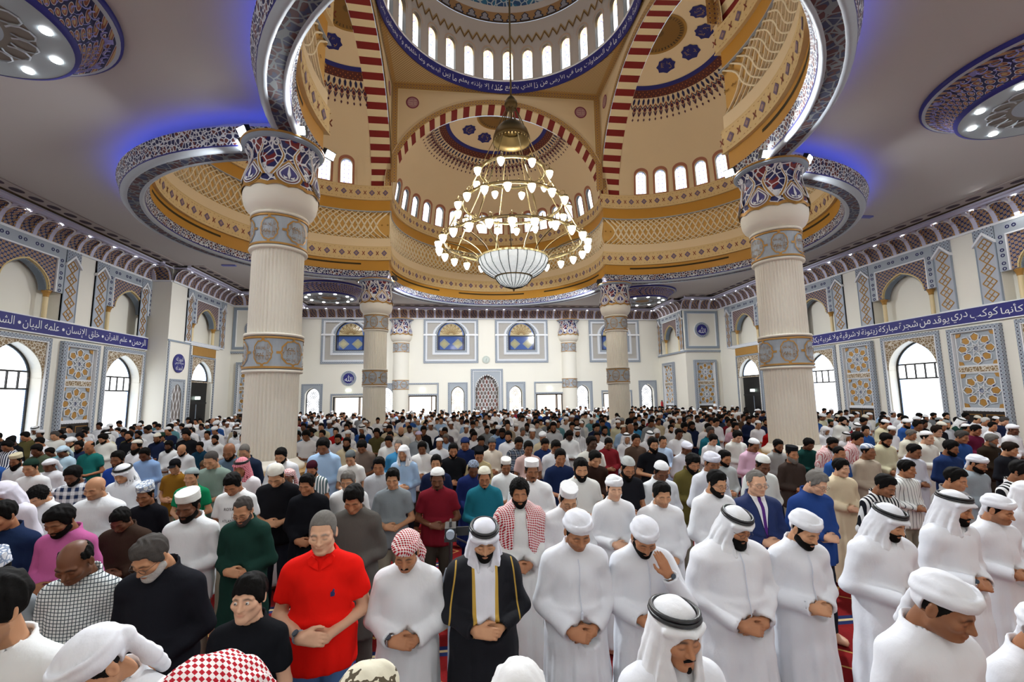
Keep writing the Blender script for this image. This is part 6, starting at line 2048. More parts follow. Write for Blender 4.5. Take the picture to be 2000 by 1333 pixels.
            return np.maximum(np.abs(q + 0.011) - 0.011, np.maximum(Z - 0.06, lo - Z))
        g.add(drape, [(-0.26, 0.26), (-0.19, 0.23), (-0.35, 0.07)], 0.02)
        if kind != 'scarf': cone(g, (-0.085, -0.055, 0.052), (0.0, -0.112, 0.062), 0.014, 0.013, 0.02); cone(g, (0.085, -0.055, 0.052), (0.0, -0.112, 0.062), 0.014, 0.013, 0.02)
        else: cone(g, (-0.075, -0.065, 0.055), (0.0, -0.105, 0.060), 0.012, 0.012, 0.02); cone(g, (0.075, -0.065, 0.055), (0.0, -0.105, 0.060), 0.012, 0.012, 0.02)
        # opening for the face and throat
        ell(g, (0, -0.115, -0.045), (0.066, 0.115, 0.098), 0.008, 's'); cone(g, (0, -0.12, -0.09), (0, -0.22, -0.34), 0.062, 0.085, 0.02, 's')
        if lod < 2: g.warp(lambda X, Y, Z: 0.0016 * vnoise(X, Y, Z, 60, ph))
        out.append(('headscarf', *g.mesh(), 'scarf'))
        if kind != 'scarf':
            s = MB(); n = 28 if lod < 2 else 14
            for dz, dr in ((0.0, 0.0), (0.017, -0.004)):
                s.tube([((0.091 + dr) * math.cos(2 * PI * t / n), 0.016 + (0.110 + dr) * math.sin(2 * PI * t / n), 0.078 + dz + 0.012 * math.sin(2 * PI * t / n) * -1) for t in range(n)], 0.0095, IRON, 7 if lod < 2 else 4, closed=True)
            out.append(('agal', np.array(s.v, np.float32), np.array(s.f), 'agal'))
    elif kind in ('turban', 'massar'):
        g = Grid(axis((-0.13, 0.16, st)), axis((-0.15, 0.19, st)), axis((-0.24, 0.18, st * 1.1)))
        cran(g, 0.014)
        ell(g, (0, 0.020, 0.075), (0.085, 0.10, 0.060), 0.02)
        for t, (z, r) in enumerate(((0.050, 0.0), (0.066, 0.004), (0.082, -0.002))):
            def band(X, Y, Z, z=z, r=r, t=t):
                zc = z - 0.16 * (Y - 0.01) + (0.05 + 0.10 * (t - 1)) * X
                q = (np.sqrt((X / (0.083 + r)) ** 2 + ((Y - 0.014) / (0.103 + r)) ** 2) - 1) * 0.09
                return np.sqrt(q ** 2 + ((Z - zc) * 0.55) ** 2) - 0.0105
            g.add(band, [(-0.12, 0.12), (-0.13, 0.15), (0.0, 0.13)], 0.006)
        if kind == 'turban':
            cone(g, (0.055, 0.105, 0.03), (0.085, 0.115, -0.10), 0.024, 0.030, 0.02); cone(g, (0.085, 0.115, -0.10), (0.075, 0.125, -0.20), 0.030, 0.024, 0.02)
            ell(g, (0.045, 0.115, 0.035), (0.032, 0.026, 0.03), 0.015)
        else: ell(g, (0.06, 0.06, 0.06), (0.06, 0.07, 0.035), 0.02)
        g.clip(lambda X, Y, Z: np.where(Y < 0.05, 0.032 - 0.20 * Y - Z, -1.0))
        if lod < 2: g.warp(lambda X, Y, Z: 0.0012 * vnoise(X, Y, Z, 70, ph) + 0.0012 * np.sin(130 * (Z + 0.3 * X + 0.16 * Y)))
        out.append(('turban', *g.mesh(), 'scarf'))
        g = G(); cran(g, 0.003)
        for sx in (-1, 1): ell(g, (sx * 0.066, 0.0, 0.0), (0.011, 0.014, 0.028), 0.01)
        g.clip(lambda X, Y, Z: np.maximum(0.075 - np.maximum(0, Y + 0.06) * 1.1 - sstep(0.05, 0.072, np.abs(X)) * 0.05, -0.055) - Z); g.clip(lambda X, Y, Z: Z - (0.05 - 0.2 * Y))
        out.append(('hair', *g.mesh(), 'hair'))
    elif kind == 'glasses':
        s = MB()
        for sx in (-1, 1):
            s.tube([(sx * 0.033 + 0.023 * math.cos(2 * PI * t / 16), -0.104 + 0.010 * abs(math.cos(2 * PI * t / 16)) * (0.2), 0.000 + 0.016 * math.sin(2 * PI * t / 16)) for t in range(16)], 0.0016, IRON, 4, closed=True)
            s.tube([(sx * 0.056, -0.101, 0.004), (sx * 0.078, -0.05, 0.006), (sx * 0.082, 0.008, 0.004)], 0.0016, IRON, 4)
        s.tube([(-0.010, -0.106, 0.002), (0.010, -0.106, 0.002)], 0.0016, IRON, 4)
        out.append(('glasses', np.array(s.v, np.float32), s.f, 'frame'))
    out = [i for i in out if len(i[2]) > 8]
    TEMPL[key] = out
    return out
def head_matrix(pitch, yaw=0.0, roll=0.0, sc=(1, 1, 1)):
    """world (person space) matrix of head space; pitch positive bows the face down"""
    R = np.array((Matrix.Rotation(yaw, 3, 'Z') @ Matrix.Rotation(roll, 3, 'Y') @ Matrix.Rotation(pitch, 3, 'X')))
    return R
def bend_body(V, R, hs, nh):
    """turns the head (the first nh vertices) on the neck"""
    q = V.copy(); H = V[:nh]
    w = sstep(1.435, 1.525, H[:, 2])[:, None]
    h = ((H - np.array([0, 0, HEAD_Z])) * hs + np.array([0, 0, HEAD_Z]) - PIV) @ R.T + PIV
    q[:nh] = H * (1 - w) + h * w
    return q.astype(np.float32)
def put_head(V, R, hs):
    h = (V * hs + np.array([0, 0, HEAD_Z]) - PIV) @ R.T + PIV
    return h.astype(np.float32)
def drape_head(V, R, R2, hs):
    """headscarves: the hanging cloth follows the bow of the head only in part"""
    w = sstep(-0.20, 0.03, V[:, 2])[:, None]
    return (put_head(V, R, hs) * w + put_head(V, R2, hs) * (1 - w)).astype(np.float32)
def top_of_head(R, hs, extra=0.0):
    a = np.linspace(0, 2 * PI, 16); pts = []
    for el in (0.3, 0.7, 1.1, 1.5):
        for t in a: pts.append((0.075 * math.cos(el) * math.cos(t), 0.014 + 0.095 * math.cos(el) * math.sin(t), 0.036 + (0.087 + extra) * math.sin(el)))
    return float(put_head(np.array(pts), R, hs)[:, 2].max())

# ---- materials for people
SKINS = ['#d9a98a', '#c08d69', '#a87250', '#8a5a3c', '#6b432c', '#4e3223', '#e0b79c']
def skin_mat(i, beard='#1c1613', stub=0.0):
    nm = f'skin_{i}_{beard}_{int(stub * 10)}'
    if nm in Mat.cache: return Mat.cache[nm]
    m = Mat(nm, 0.52, spec=0.35)
    at = m.nt.nodes.new('ShaderNodeAttribute'); at.attribute_name = 'tint'
    sp = m.nt.nodes.new('ShaderNodeSeparateColor'); m.nt.links.new(at.outputs['Color'], sp.inputs[0])
    r, g, b = (N(m.nt, sp.outputs[k]) for k in range(3))
    base = C(SKINS[i]); n = m.noise(9, 2)
    c = m.mix(n, base, tuple(x * 0.86 for x in base[:3]) + (1,))
    lipc = (base[0] * 0.72, base[1] * 0.45, base[2] * 0.45, 1)
    c = m.mix(r * 0.7, c, lipc)
    if stub: c = m.mix(b * stub, c, tuple(x * 0.35 for x in base[:3]) + (1,))
    c = m.mix(g * 0.92, c, C(beard))
    m.color(c); m.bump(m.noise(160, 2), 0.08, 0.002)
    m.b.inputs['Subsurface Weight'].default_value = 0.0
    return reg(m)
def fabric(col, pat=None, col2='#ffffff', scale=1.0):
    nm = f'cloth_{col}_{pat}_{col2}_{scale}'
    if nm in Mat.cache: return Mat.cache[nm]
    m = Mat(nm, 0.9, spec=0.06)
    _, x, y, z = m.co()
    a, b = C(col), C(col2)
    u = x + y * 0.6
    if pat is None:
        n = m.noise(5, 2); m.color(m.mix(n, a, tuple(q * 0.93 for q in a[:3]) + (1,)))
    elif pat == 'check':
        k = 52 * scale
        f = ((u * k).fract() < 0.22).max((z * k).fract() < 0.22); m.color(m.mix(f, a, b))
    elif pat == 'plaid':
        k = 11 * scale
        f = ((u * k).fract() < 0.5) * 0.5 + ((z * k).fract() < 0.5) * 0.5
        l = ((u * k + 0.25).fract() < 0.06).max((z * k + 0.25).fract() < 0.06)
        m.color(m.mix(l, m.mix(f, a, b), C('#d8d8dc')))
    elif pat == 'stripe':
        f = (x * 24 * scale).fract() < 0.5; m.color(m.mix(f, a, b))
    elif pat == 'pin':
        f = (x * 22 * scale).fract() < 0.16; m.color(m.mix(f, a, b))
    elif pat == 'shemagh':
        k = 70 * scale
        p, q = (u * k), ((z * 0.9 + y * 0.7) * k)
        f = ((p.fract() - 0.5).abs() + (q.fract() - 0.5).abs()) < 0.46
        m.color(m.mix(f, a, b))
    elif pat == 'print':
        v = m.vor(26 * scale); m.color(m.mix(v < 0.10, a, b))
    elif pat == 'massar':
        v = m.noise(14, 3); m.color(m.mix((v - 0.56).abs() < 0.03, a, b))
    w = m.noise(28, 3, stretch=(1, 1, 0.55))
    m.bump(w, 0.22, 0.012)
    return reg(m)
HAIRC = {'black': '#0b0908', 'brown': '#20140d', 'grey': '#77736e', 'white': '#c9c7c3', 'salt': '#4b4744'}
def hair_mat(c):
    nm = 'hair_' + c
    if nm in Mat.cache: return Mat.cache[nm]
    m = Mat(nm, 0.75, spec=0.12); a = C(HAIRC[c]); m.color(m.mix(m.noise(60, 2, stretch=(1, 0.25, 1)), a, tuple(q * 0.6 for q in a[:3]) + (1,)))
    m.bump(m.noise(120, 2, stretch=(1, 0.3, 0.6)), 0.5, 0.006)
    return reg(m)
PEOPLE = [
 (-3.66, 2.05, 1.823, None, dict(g='tee', c='#eef0f0', gear='thick', sk=1, beard='stub', pit=0.15, yaw=-0.25, row=0, id='E1')),
 (-3.22, 2.05, 1.654, None, dict(g='robe', c='#f2f4f8', gear='turban', gc='#eef0f6', sk=1, pit=0.5, yaw=-0.3, row=0, id='E2')),
 (-2.66, 1.72, 1.734, 'person bowed under a red and white checked headscarf in the front row', dict(g='robe', c='#eef0f4', gear='scarf', gc='#d8a8a8', gp='shemagh', pit=0.75, row=0, id='E3')),
 (-3.05, 2.72, 1.532, 'child in black shirt, bare head, looking at the camera beside the red polo shirt', dict(g='tee', c='#15161a', gear='fringe', sk=0, pit=-0.05, row=1, kid=1, id='E4')),
 (-2.27, 1.88, 1.602, 'person bowed in patterned cream turban seen from above in the front row', dict(g='robe', c='#eef0f4', gear='massar', gc='#e2dcc6', pit=0.8, row=0, id='F1')),
 (-1.73, 1.88, 1.548, 'person bowed under a plain white cloth headscarf at the bottom middle', dict(g='robe', c='#f0f2f6', gear='scarf', gc='#f2f2f2', pit=0.7, row=0, id='G1')),
 (-1.11, 1.88, 1.652, None, dict(g='robe', c='#f0f2f8', gear='ghutra', gc='#f2f3f6', sk=2, beard='goatee', pit=0.12, yaw=0.1, row=0, id='G2')),
 (-0.86, 1.35, 1.726, 'person in white bending deeply forward at the bottom right', dict(g='robe', c='#f4f5f8', gear='scarf', gc='#f4f4f6', pit=1.1, row=0, id='H1')),
 (0.04, 1.88, 1.696, None, dict(g='robe', c='#f0f2f8', gear='turban', gc='#eef0f6', sk=3, pit=0.35, yaw=0.35, row=0, id='H2')),
 (0.55, 1.88, 1.534, None, dict(g='robe', c='#f0f2f8', gear='turban', gc='#f0f2f8', sk=2, pit=0.4, row=0, id='H3')),
 (-4.65, 3.18, 1.623, None, dict(g='shirt', c='#8d9399', gear='pillbox', gc='#e8eaf0', gp='print', sk=4, row=1, id='A4')),
 (-4.20, 3.18, 1.644, None, dict(g='shirt', c='#dfe4e4', pat='check', c2='#3d4a52', gear='balding', sk=4, pit=0.45, row=1, id='A5')),
 (-3.76, 3.18, 1.659, None, dict(g='shirt', c='#1b1c22', gear='short', sk=1, beard='beard', bc='white', hair='salt', pit=0.55, yaw=-0.2, glasses=1, girth=1.12, row=1, id='A6')),
 (-2.81, 3.18, 1.745, 'person in red polo shirt and jeans, forearms folded, watch on wrist', dict(g='tee', c='#e01a12', gear='buzz', sk=0, hair='grey', pit=0.12, girth=1.1, tr='#4f6f9e', row=1, id='B1')),
 (-2.28, 3.18, 1.616, None, dict(g='robe', c='#f0f2f6', gear='turban', gc='#f0e4e4', gp='shemagh', sk=2, beard='moustache', pit=0.4, row=1, id='B2')),
 (-1.79, 3.18, 1.667, 'person in black gold-trimmed cloak and white headscarf with black cord, hands folded', dict(g='robe', c='#15161c', gear='ghutra', gc='#eef0fa', sk=1, beard='beard', pit=0.35, girth=1.08, bisht=1, row=1, id='B3')),
 (-1.17, 3.18, 1.694, None, dict(g='robe', c='#f0f3fa', gear='turban', gc='#eef0f8', sk=2, beard='stub', pit=0.4, yaw=0.1, row=1, id='C1')),
 (-0.70, 3.18, 1.637, 'person in white robe and turban covering the eyes with one hand', dict(g='robe', c='#f0f3fa', gear='turban', gc='#eef0f8', sk=2, beard='beard', pit=0.55, yaw=-0.1, pose='face', row=1, id='C2')),
 (-0.05, 3.18, 1.673, None, dict(g='robe', c='#f2f3f8', gear='ghutra', gc='#f0f2f6', sk=2, beard='fullbeard', pit=0.4, yaw=0.2, glasses=1, girth=1.25, row=1, id='C3')),
 (0.47, 3.18, 1.627, None, dict(g='robe', c='#f0f3fa', gear='turban', gc='#eef0f6', sk=1, beard='beard', pit=0.4, yaw=0.2, row=1, id='D1')),
 (1.14, 3.18, 1.640, None, dict(g='robe', c='#f0f3fa', gear='ghutra', gc='#eef0f6', sk=1, beard='beard', pit=0.35, yaw=0.2, girth=1.12, row=1, id='D2')),
 (1.83, 3.28, 1.688, None, dict(g='robe', c='#f0f3fa', gear='ghutra', gc='#eef0f6', sk=2, beard='beard', pit=0.2, yaw=0.25, row=1, id='D3')),
 (2.52, 3.52, 1.583, None, dict(g='robe', c='#f0f3fa', gear='turban', gc='#f0f2f8', sk=2, beard='stub', pit=0.25, yaw=0.3, row=1, id='D4')),
 (3.44, 3.95, 1.578, 'person in white headscarf cut by the right picture edge, second row', dict(g='robe', c='#f0f3fa', gear='scarf', gc='#f2f3f8', sk=1, pit=0.2, row=2, id='D5')),
 (-5.67, 4.41, 1.661, None, dict(g='shirt', c='#1d2b4a', gear='short', sk=2, pit=0.3, yaw=-0.2, girth=1.15, row=2, id='A1')),
 (-5.18, 4.35, 1.621, None, dict(g='shirt', c='#b85f95', gear='thick', sk=3, beard='beard', pit=0.5, girth=1.05, row=2, id='A2')),
 (-5.02, 4.79, 1.500, None, dict(g='shirt', c='#3a2c24', gear='short', sk=4, pit=0.55, girth=1.1, row=2, id='A3')),
 (-4.30, 4.50, 1.704, None, dict(g='shirt', c='#e9edf0', gear='pillbox', gc='#eceee8', sk=4, beard='beard', pit=0.25, row=2, id='A7')),
 (-3.84, 4.49, 1.608, None, dict(g='kurta', c='#1e3a33', gear='receding', sk=1, beard='beard', hair='salt', pit=0.4, glasses=1, row=2, id='A8')),
 (-3.63, 5.54, 1.628, None, dict(g='kurta', c='#16171c', gear='short', sk=2, pit=0.25, yaw=-0.15, row=3, id='B4')),
 (-2.87, 4.37, 1.698, None, dict(g='kurta', c='#55524e', gear='thick', sk=2, pit=0.4, row=2, id='B5')),
 (-1.39, 4.37, 1.687, None, dict(g='robe', c='#eef0ee', gear='curly', sk=2, beard='beard', pit=0.2, shawl=1, row=2, id='C4')),
 (-0.95, 4.35, 1.670, None, dict(g='robe', c='#f0f2f6', gear='pillbox', gc='#f2f3f4', sk=1, pit=0.4, glasses=1, row=2, id='C5')),
 (-0.40, 4.61, 1.659, None, dict(g='robe', c='#f2f4f8', gear='turban', gc='#f2f4f8', sk=0, pit=0.15, row=2, id='C6')),
 (-0.03, 4.35, 1.626, None, dict(g='robe', c='#f0f2f6', gear='short', sk=1, beard='stub', pit=0.35, row=2, id='C7')),
 (0.56, 4.43, 1.700, None, dict(g='robe', c='#f2f4f8', gear='short', sk=1, beard='beard', pit=0.35, yaw=0.2, glasses=1, row=2, id='C8')),
 (1.01, 4.43, 1.680, 'person in navy suit, white shirt and purple tie, glasses', dict(g='shirt', c='#1f2e58', gear='receding', sk=0, hair='grey', pit=0.1, glasses=1, girth=1.1, suit=1, row=2, id='C9')),
 (1.63, 4.45, 1.662, None, dict(g='shirt', c='#26407c', gear='short', sk=0, hair='grey', pit=0.4, yaw=0.3, glasses=1, girth=1.12, row=2, id='D6')),
 (2.99, 5.60, 1.582, None, dict(g='teerobe', c='#d9c9ab', gear='thick', sk=0, pit=0.2, yaw=0.25, row=3, id='D7')),
 (2.40, 4.44, 1.602, None, dict(g='shirt', c='#1b1c22', pat='stripe', c2='#e0e0e0', gear='short', sk=3, beard='moustache', pit=0.4, yaw=0.3, row=2, id='D8')),
 (3.21, 4.41, 1.644, None, dict(g='shirt', c='#8f8d8c', gear='short', sk=2, pit=0.35, yaw=0.3, row=2, id='D10')),
 (-6.60, 5.49, 1.671, None, dict(g='robe', c='#e4e2ee', gear='scarf', gc='#e2e0ee', sk=3, pit=0.4, row=3, id='A14')),
 (-6.67, 5.98, 1.527, None, dict(g='shirt', c='#e6e8ea', gear='curly', sk=1, pit=0.65, row=3, id='A12')),
 (-5.86, 5.64, 1.653, None, dict(g='robe', c='#e6eaee', gear='bald', sk=1, beard='stub', pit=0.3, girth=1.12, row=3, id='A11')),
 (-5.31, 5.56, 1.609, None, dict(g='shirt', c='#17171d', gear='pillbox', gc='#e0e4e2', gp='print', sk=3, pit=0.35, row=3, id='A13')),
 (-4.38, 5.49, 1.682, 'person in white T-shirt with printed lettering, bare head bowed', dict(g='tee', c='#eef0f0', gear='short', sk=2, pit=0.55, logo='ROYAL', row=3, id='A9')),
 (-4.25, 6.68, 1.530, None, dict(g='robe', c='#eceef0', gear='turban', gc='#e8c4c4', gp='shemagh', sk=4, pit=0.2, row=4, id='B6')),
 (-3.25, 5.79, 1.612, None, dict(g='shirt', c='#eceeee', gear='short', sk=1, beard='beard', bc='white', hair='grey', pit=0.35, row=3, id='B10')),
 (-2.71, 5.58, 1.655, None, dict(g='tee', c='#7d8489', gear='short', sk=1, pit=0.25, row=3, id='B9')),
 (-2.20, 5.63, 1.643, None, dict(g='tee', c='#6f1a26', gear='kufi', gc='#e8eae8', sk=4, beard='goatee', pit=0.35, row=3, id='B14')),
 (-1.65, 5.61, 1.641, None, dict(g='kurta', c='#1f6677', gear='kufi', gc='#e0ddcb', sk=2, beard='goatee', pit=0.35, glasses=1, row=3, id='B15')),
 (-1.28, 6.73, 1.600, None, dict(g='robe', c='#eef2f2', gear='pillbox', gc='#f0eee6', sk=3, pit=0.3, row=4, id='C11')),
 (-1.09, 5.57, 1.719, None, dict(g='robe', c='#eef0f2', gear='pillbox', gc='#f2f3f4', sk=3, beard='goatee', pit=0.2, girth=1.1, row=3, id='C10')),
 (-0.50, 5.52, 1.714, None, dict(g='tee', c='#e4e4e0', gear='short', sk=1, beard='fullbeard', pit=0.3, row=3, id='C13')),
 (0.06, 5.50, 1.725, None, dict(g='tee', c='#1b1b20', gear='kufi', gc='#b5b8b6', sk=2, beard='fullbeard', pit=0.4, glasses=1, row=3, id='C15')),
 (0.50, 5.54, 1.652, None, dict(g='shirt', c='#e8ecf0', gear='kufi', gc='#f0f2f4', sk=4, pit=0.4, row=3, id='C16')),
 (1.16, 6.01, 1.659, None, dict(g='shirt', c='#5a512a', gear='thick', sk=2, beard='fullbeard', pit=0.4, row=3, id='C17')),
 (1.99, 6.63, 1.608, None, dict(g='shirt', c='#a9aeb0', gear='short', sk=2, beard='beard', pit=0.3, yaw=0.15, row=4, id='C18')),
 (1.84, 5.54, 1.695, None, dict(g='robe', c='#e0e4e0', gear='kufi', gc='#eceee8', sk=4, pit=0.45, row=3, id='D16')),
 (3.90, 5.56, 1.541, None, dict(g='shirt', c='#eceeec', pat='pin', c2='#5a6064', gear='thick', sk=2, pit=0.05, yaw=0.3, row=3, id='D9')),
 (4.99, 5.61, 1.590, None, dict(g='robe', c='#8f9aa2', gear='turban', gc='#dfe2ea', sk=2, beard='beard', pit=0.3, yaw=0.35, glasses=1, row=3, id='D11')),
 (3.97, 4.37, 1.701, None, dict(g='shirt', c='#18191d', pat='stripe', c2='#d8d8d8', gear='short', sk=3, pit=0.3, yaw=0.2, row=2, id='D12')),
 (-5.48, 6.70, 1.580, None, dict(g='tee', c='#157a4f', gear='beanie', gc='#93a0a0', sk=1, pit=0.15, row=4, id='A10')),
 (-6.91, 6.74, 1.644, None, dict(g='shirt', c='#e2e4ea', pat='plaid', c2='#243050', gear='thick', sk=4, beard='beard', pit=0.5, girth=1.12, row=4, id='A15')),
 (-6.30, 6.72, 1.662, None, dict(g='robe', c='#e4e8ee', gear='ghutra', gc='#eceef4', sk=1, pit=0.4, row=4, id='A16')),
 (-6.34, 7.85, 1.579, None, dict(g='tee', c='#8a6222', gear='peaked', gc='#17171b', sk=1, pit=0.35, yaw=0.2, row=5, id='A17')),
 (-6.05, 8.19, 1.517, None, dict(g='shirt', c='#dfe3e6', gear='beanie', gc='#54402f', sk=3, pit=0.4, row=5, id='A18')),
 (-4.81, 6.61, 1.711, None, dict(g='robe', c='#e8e4e8', gear='ghutra', gc='#d98a98', gp='shemagh2', sk=2, pit=0.3, row=4, id='A19')),
 (-8.28, 7.78, 1.644, None, dict(g='tee', c='#e6e8ea', gear='beanie', gc='#22382f', sk=1, pit=0.3, row=5, id='A22')),
 (-9.03, 9.05, 1.504, None, dict(g='robe', c='#e4e6ec', gear='turban', gc='#e8eaf0', sk=4, pit=0.35, row=6, id='A23')),
 (-9.52, 9.00, 1.630, None, dict(g='robe', c='#d6d8da', gear='pillbox', gc='#cfc6a8', sk=3, beard='longbeard', pit=0.35, row=6, id='A24')),
 (-4.06, 5.81, 1.729, None, dict(g='tee', c='#17171b', gear='kufi', gc='#d9d6cc', sk=1, pit=0.6, row=3, id='B7')),
 (-4.06, 7.12, 1.582, None, dict(g='tee', c='#e8eaea', pat='stripe', c2='#4d6468', gear='beanie', gc='#3a1520', sk=2, beard='beard', pit=0.5, row=4, id='B8')),
 (-3.05, 6.68, 1.651, None, dict(g='shirt', c='#b9bcc2', gear='short', sk=2, pit=0.35, row=4, kid=1, id='B12')),
 (-2.27, 6.72, 1.651, None, dict(g='tee', c='#1c2440', gear='short', sk=1, pit=0.2, row=4, id='B16')),
 (-1.75, 6.71, 1.573, None, dict(g='kurta', c='#1f2a5c', gear='kufi', gc='#6a6f78', gp='print', sk=4, pit=0.5, row=4, id='B18')),
 (-0.50, 6.64, 1.698, None, dict(g='tee', c='#1b2748', gear='short', sk=2, pit=0.3, row=4, id='C12')),
 (-0.02, 6.63, 1.664, None, dict(g='kurta', c='#2c1d18', gear='short', sk=1, pit=0.4, yaw=0.2, row=4, id='C14')),
 (1.16, 5.53, 1.746, None, dict(g='robe', c='#dfe2ea', gear='turban', gc='#e0e2ee', sk=3, pit=0.3, row=3, id='C27')),
 (3.11, 6.61, 1.657, None, dict(g='shirt', c='#3a302c', gear='pillbox', gc='#17191d', sk=2, beard='fullbeard', bc='grey', pit=0.1, row=4, id='D15')),
 (4.49, 6.72, 1.634, None, dict(g='shirt', c='#b3a695', gear='kufi', gc='#d6dade', gp='stripecap', sk=3, pit=0.2, yaw=0.2, row=4, id='D13')),
 (4.00, 6.75, 1.596, None, dict(g='tee', c='#2f5596', gear='receding', sk=2, pit=0.3, yaw=0.2, row=4, id='D14')),
 (5.22, 6.66, 1.612, None, dict(g='robe', c='#c9ccd8', gear='short', sk=3, beard='moustache', pit=0.25, yaw=0.2, row=4, id='D20')),
 (5.82, 6.60, 1.659, None, dict(g='shirt', c='#22345e', gear='thick', sk=3, beard='beard', pit=0.3, yaw=0.25, girth=1.1, row=4, id='D19')),
 (7.06, 6.72, 1.584, None, dict(g='shirt', c='#1e2026', gear='thick', sk=1, hair='brown', pit=0.25, yaw=0.3, row=4, id='D29')),
 (-7.13, 7.82, 1.720, None, dict(g='shirt', c='#25459a', gear='short', sk=3, beard='beard', pit=0.3, row=5, id='A21')),
 (-7.54, 9.10, 1.644, None, dict(g='shirt', c='#8fb0de', gear='short', sk=4, pit=0.4, row=6, id='A20')),
 (-5.44, 7.14, 1.750, None, dict(g='tee', c='#7d8f86', gear='buzz', sk=1, hair='salt', pit=0.4, row=4, id='A30')),
 (-5.52, 7.80, 1.797, None, dict(g='shirt', c='#55687a', gear='bald', sk=3, beard='beard', pit=0.4, row=5, id='A28')),
 (-5.50, 8.29, 1.734, None, dict(g='shirt', c='#222c40', gear='buzz', sk=1, hair='grey', pit=0.5, girth=1.1, row=5, id='A29')),
 (-7.60, 10.32, 1.579, None, dict(g='shirt', c='#e4e8ec', gear='bald', sk=1, beard='beard', pit=0.4, row=7, id='A27')),
 (-7.81, 11.37, 1.539, None, dict(g='shirt', c='#16364a', gear='short', sk=2, pit=0.3, row=8, id='A31')),
 (-8.52, 11.47, 1.571, None, dict(g='robe', c='#e2e6e8', gear='thick', sk=4, beard='longbeard', pit=0.3, row=8, id='A33')),
 (-9.18, 11.48, 1.632, None, dict(g='shirt', c='#e2e2e2', pat='print', c2='#202024', gear='thick', sk=3, pit=0.3, row=8, id='A34')),
 (-10.16, 10.18, 1.670, None, dict(g='shirt', c='#46503f', gear='short', sk=4, pit=0.4, row=7, id='A36')),
 (-10.91, 11.43, 1.490, None, dict(g='shirt', c='#5f8f98', gear='short', sk=4, pit=0.4, row=8, id='A37')),
 (-10.05, 10.63, 1.593, None, dict(g='robe', c='#b9d4e4', gear='turban', gc='#b9d0e0', sk=4, pit=0.4, row=7, id='A38')),
 (-10.35, 11.43, 1.621, None, dict(g='shirt', c='#1d2540', gear='short', sk=3, beard='fullbeard', pit=0.3, girth=1.15, row=8, id='A25')),
 (-9.24, 10.18, 1.706, None, dict(g='tee', c='#1f6a66', gear='balding', sk=2, pit=0.3, row=7, id='A26')),
 (-3.68, 7.81, 1.643, None, dict(g='tee', c='#e6e6e2', gear='beanie', gc='#62686a', sk=1, pit=0.45, row=5, id='B11')),
 (-3.09, 9.04, 1.674, None, dict(g='kurta', c='#3f86b4', gear='buzz', sk=0, hair='grey', pit=0.2, girth=1.12, row=6, id='B13')),
 (-2.64, 8.99, 1.629, None, dict(g='shirt', c='#ecebe8', gear='thick', sk=3, pit=0.35, row=6, id='B20')),
 (-2.05, 7.97, 1.691, None, dict(g='tee', c='#17181c', gear='short', sk=2, beard='beard', pit=0.3, row=5, id='B17')),
 (-1.62, 7.81, 1.654, None, dict(g='shirt', c='#b5a67e', gear='pillbox', gc='#15161a', sk=2, pit=0.4, row=5, id='B19')),
 (-0.78, 7.86, 1.703, None, dict(g='tee', c='#c8aaa4', gear='short', sk=3, pit=0.35, row=5, id='C22')),
 (-0.26, 9.10, 1.627, None, dict(g='shirt', c='#20315c', gear='short', sk=2, pit=0.4, row=6, id='C33')),
 (-0.30, 7.89, 1.706, None, dict(g='shirt', c='#dfe3e8', gear='short', sk=3, pit=0.4, row=5, id='C34')),
 (1.02, 9.06, 1.609, None, dict(g='shirt', c='#7a2229', gear='short', sk=3, pit=0.4, row=6, id='C20')),
 (1.45, 7.88, 1.699, None, dict(g='tee', c='#15161b', gear='thick', sk=1, beard='fullbeard', pit=0.15, glasses=1, girth=1.1, row=5, id='C19')),
 (2.03, 7.85, 1.633, None, dict(g='robe', c='#dfe3ee', gear='turban', gc='#dfe2f0', sk=4, pit=0.45, row=5, id='C26')),
 (3.25, 7.78, 1.663, None, dict(g='shirt', c='#dcb6cc', gear='kufi', gc='#dfe2e4', sk=3, pit=0.4, row=5, id='C31')),
 (3.74, 7.78, 1.623, None, dict(g='shirt', c='#9c9c9a', gear='short', sk=3, beard='beard', pit=0.25, row=5, id='D17')),
 (4.71, 8.26, 1.577, None, dict(g='shirt', c='#173c38', gear='thick', sk=4, pit=0.45, row=5, id='D18')),
 (4.83, 7.83, 1.629, None, dict(g='robe', c='#d8d8d8', gear='short', sk=3, beard='beard', pit=0.4, shawl=1, row=5, id='D26')),
 (5.44, 7.92, 1.701, None, dict(g='robe', c='#d8d8dc', gear='thick', sk=2, pit=0.35, yaw=0.2, shawl=1, row=5, id='D25')),
 (6.01, 7.91, 1.670, None, dict(g='robe', c='#d3cfae', gear='thick', sk=2, beard='beard', pit=0.4, row=5, id='D20b')),
 (7.75, 9.01, 1.623, None, dict(g='robe', c='#e6e4d2', gear='short', sk=2, hair='grey', pit=0.35, yaw=0.25, row=6, id='D21')),
 (8.41, 9.01, 1.685, None, dict(g='robe', c='#e6e6da', gear='thick', sk=0, hair='brown', pit=0.2, yaw=0.3, glasses=1, row=6, id='D22')),
 (7.48, 7.78, 1.693, None, dict(g='shirt', c='#2a4a84', gear='short', sk=2, hair='salt', pit=0.3, yaw=0.3, row=5, id='D24')),
 (8.29, 7.91, 1.596, None, dict(g='shirt', c='#2d251d', gear='thick', sk=2, beard='beard', bc='grey', hair='grey', pit=0.3, yaw=0.3, girth=1.1, row=5, id='D23')),
 (10.45, 9.10, 1.681, None, dict(g='robe', c='#e8eaee', gear='turban', gc='#e8eaf0', sk=4, beard='moustache', pit=0.2, yaw=0.3, row=6, id='D30')),
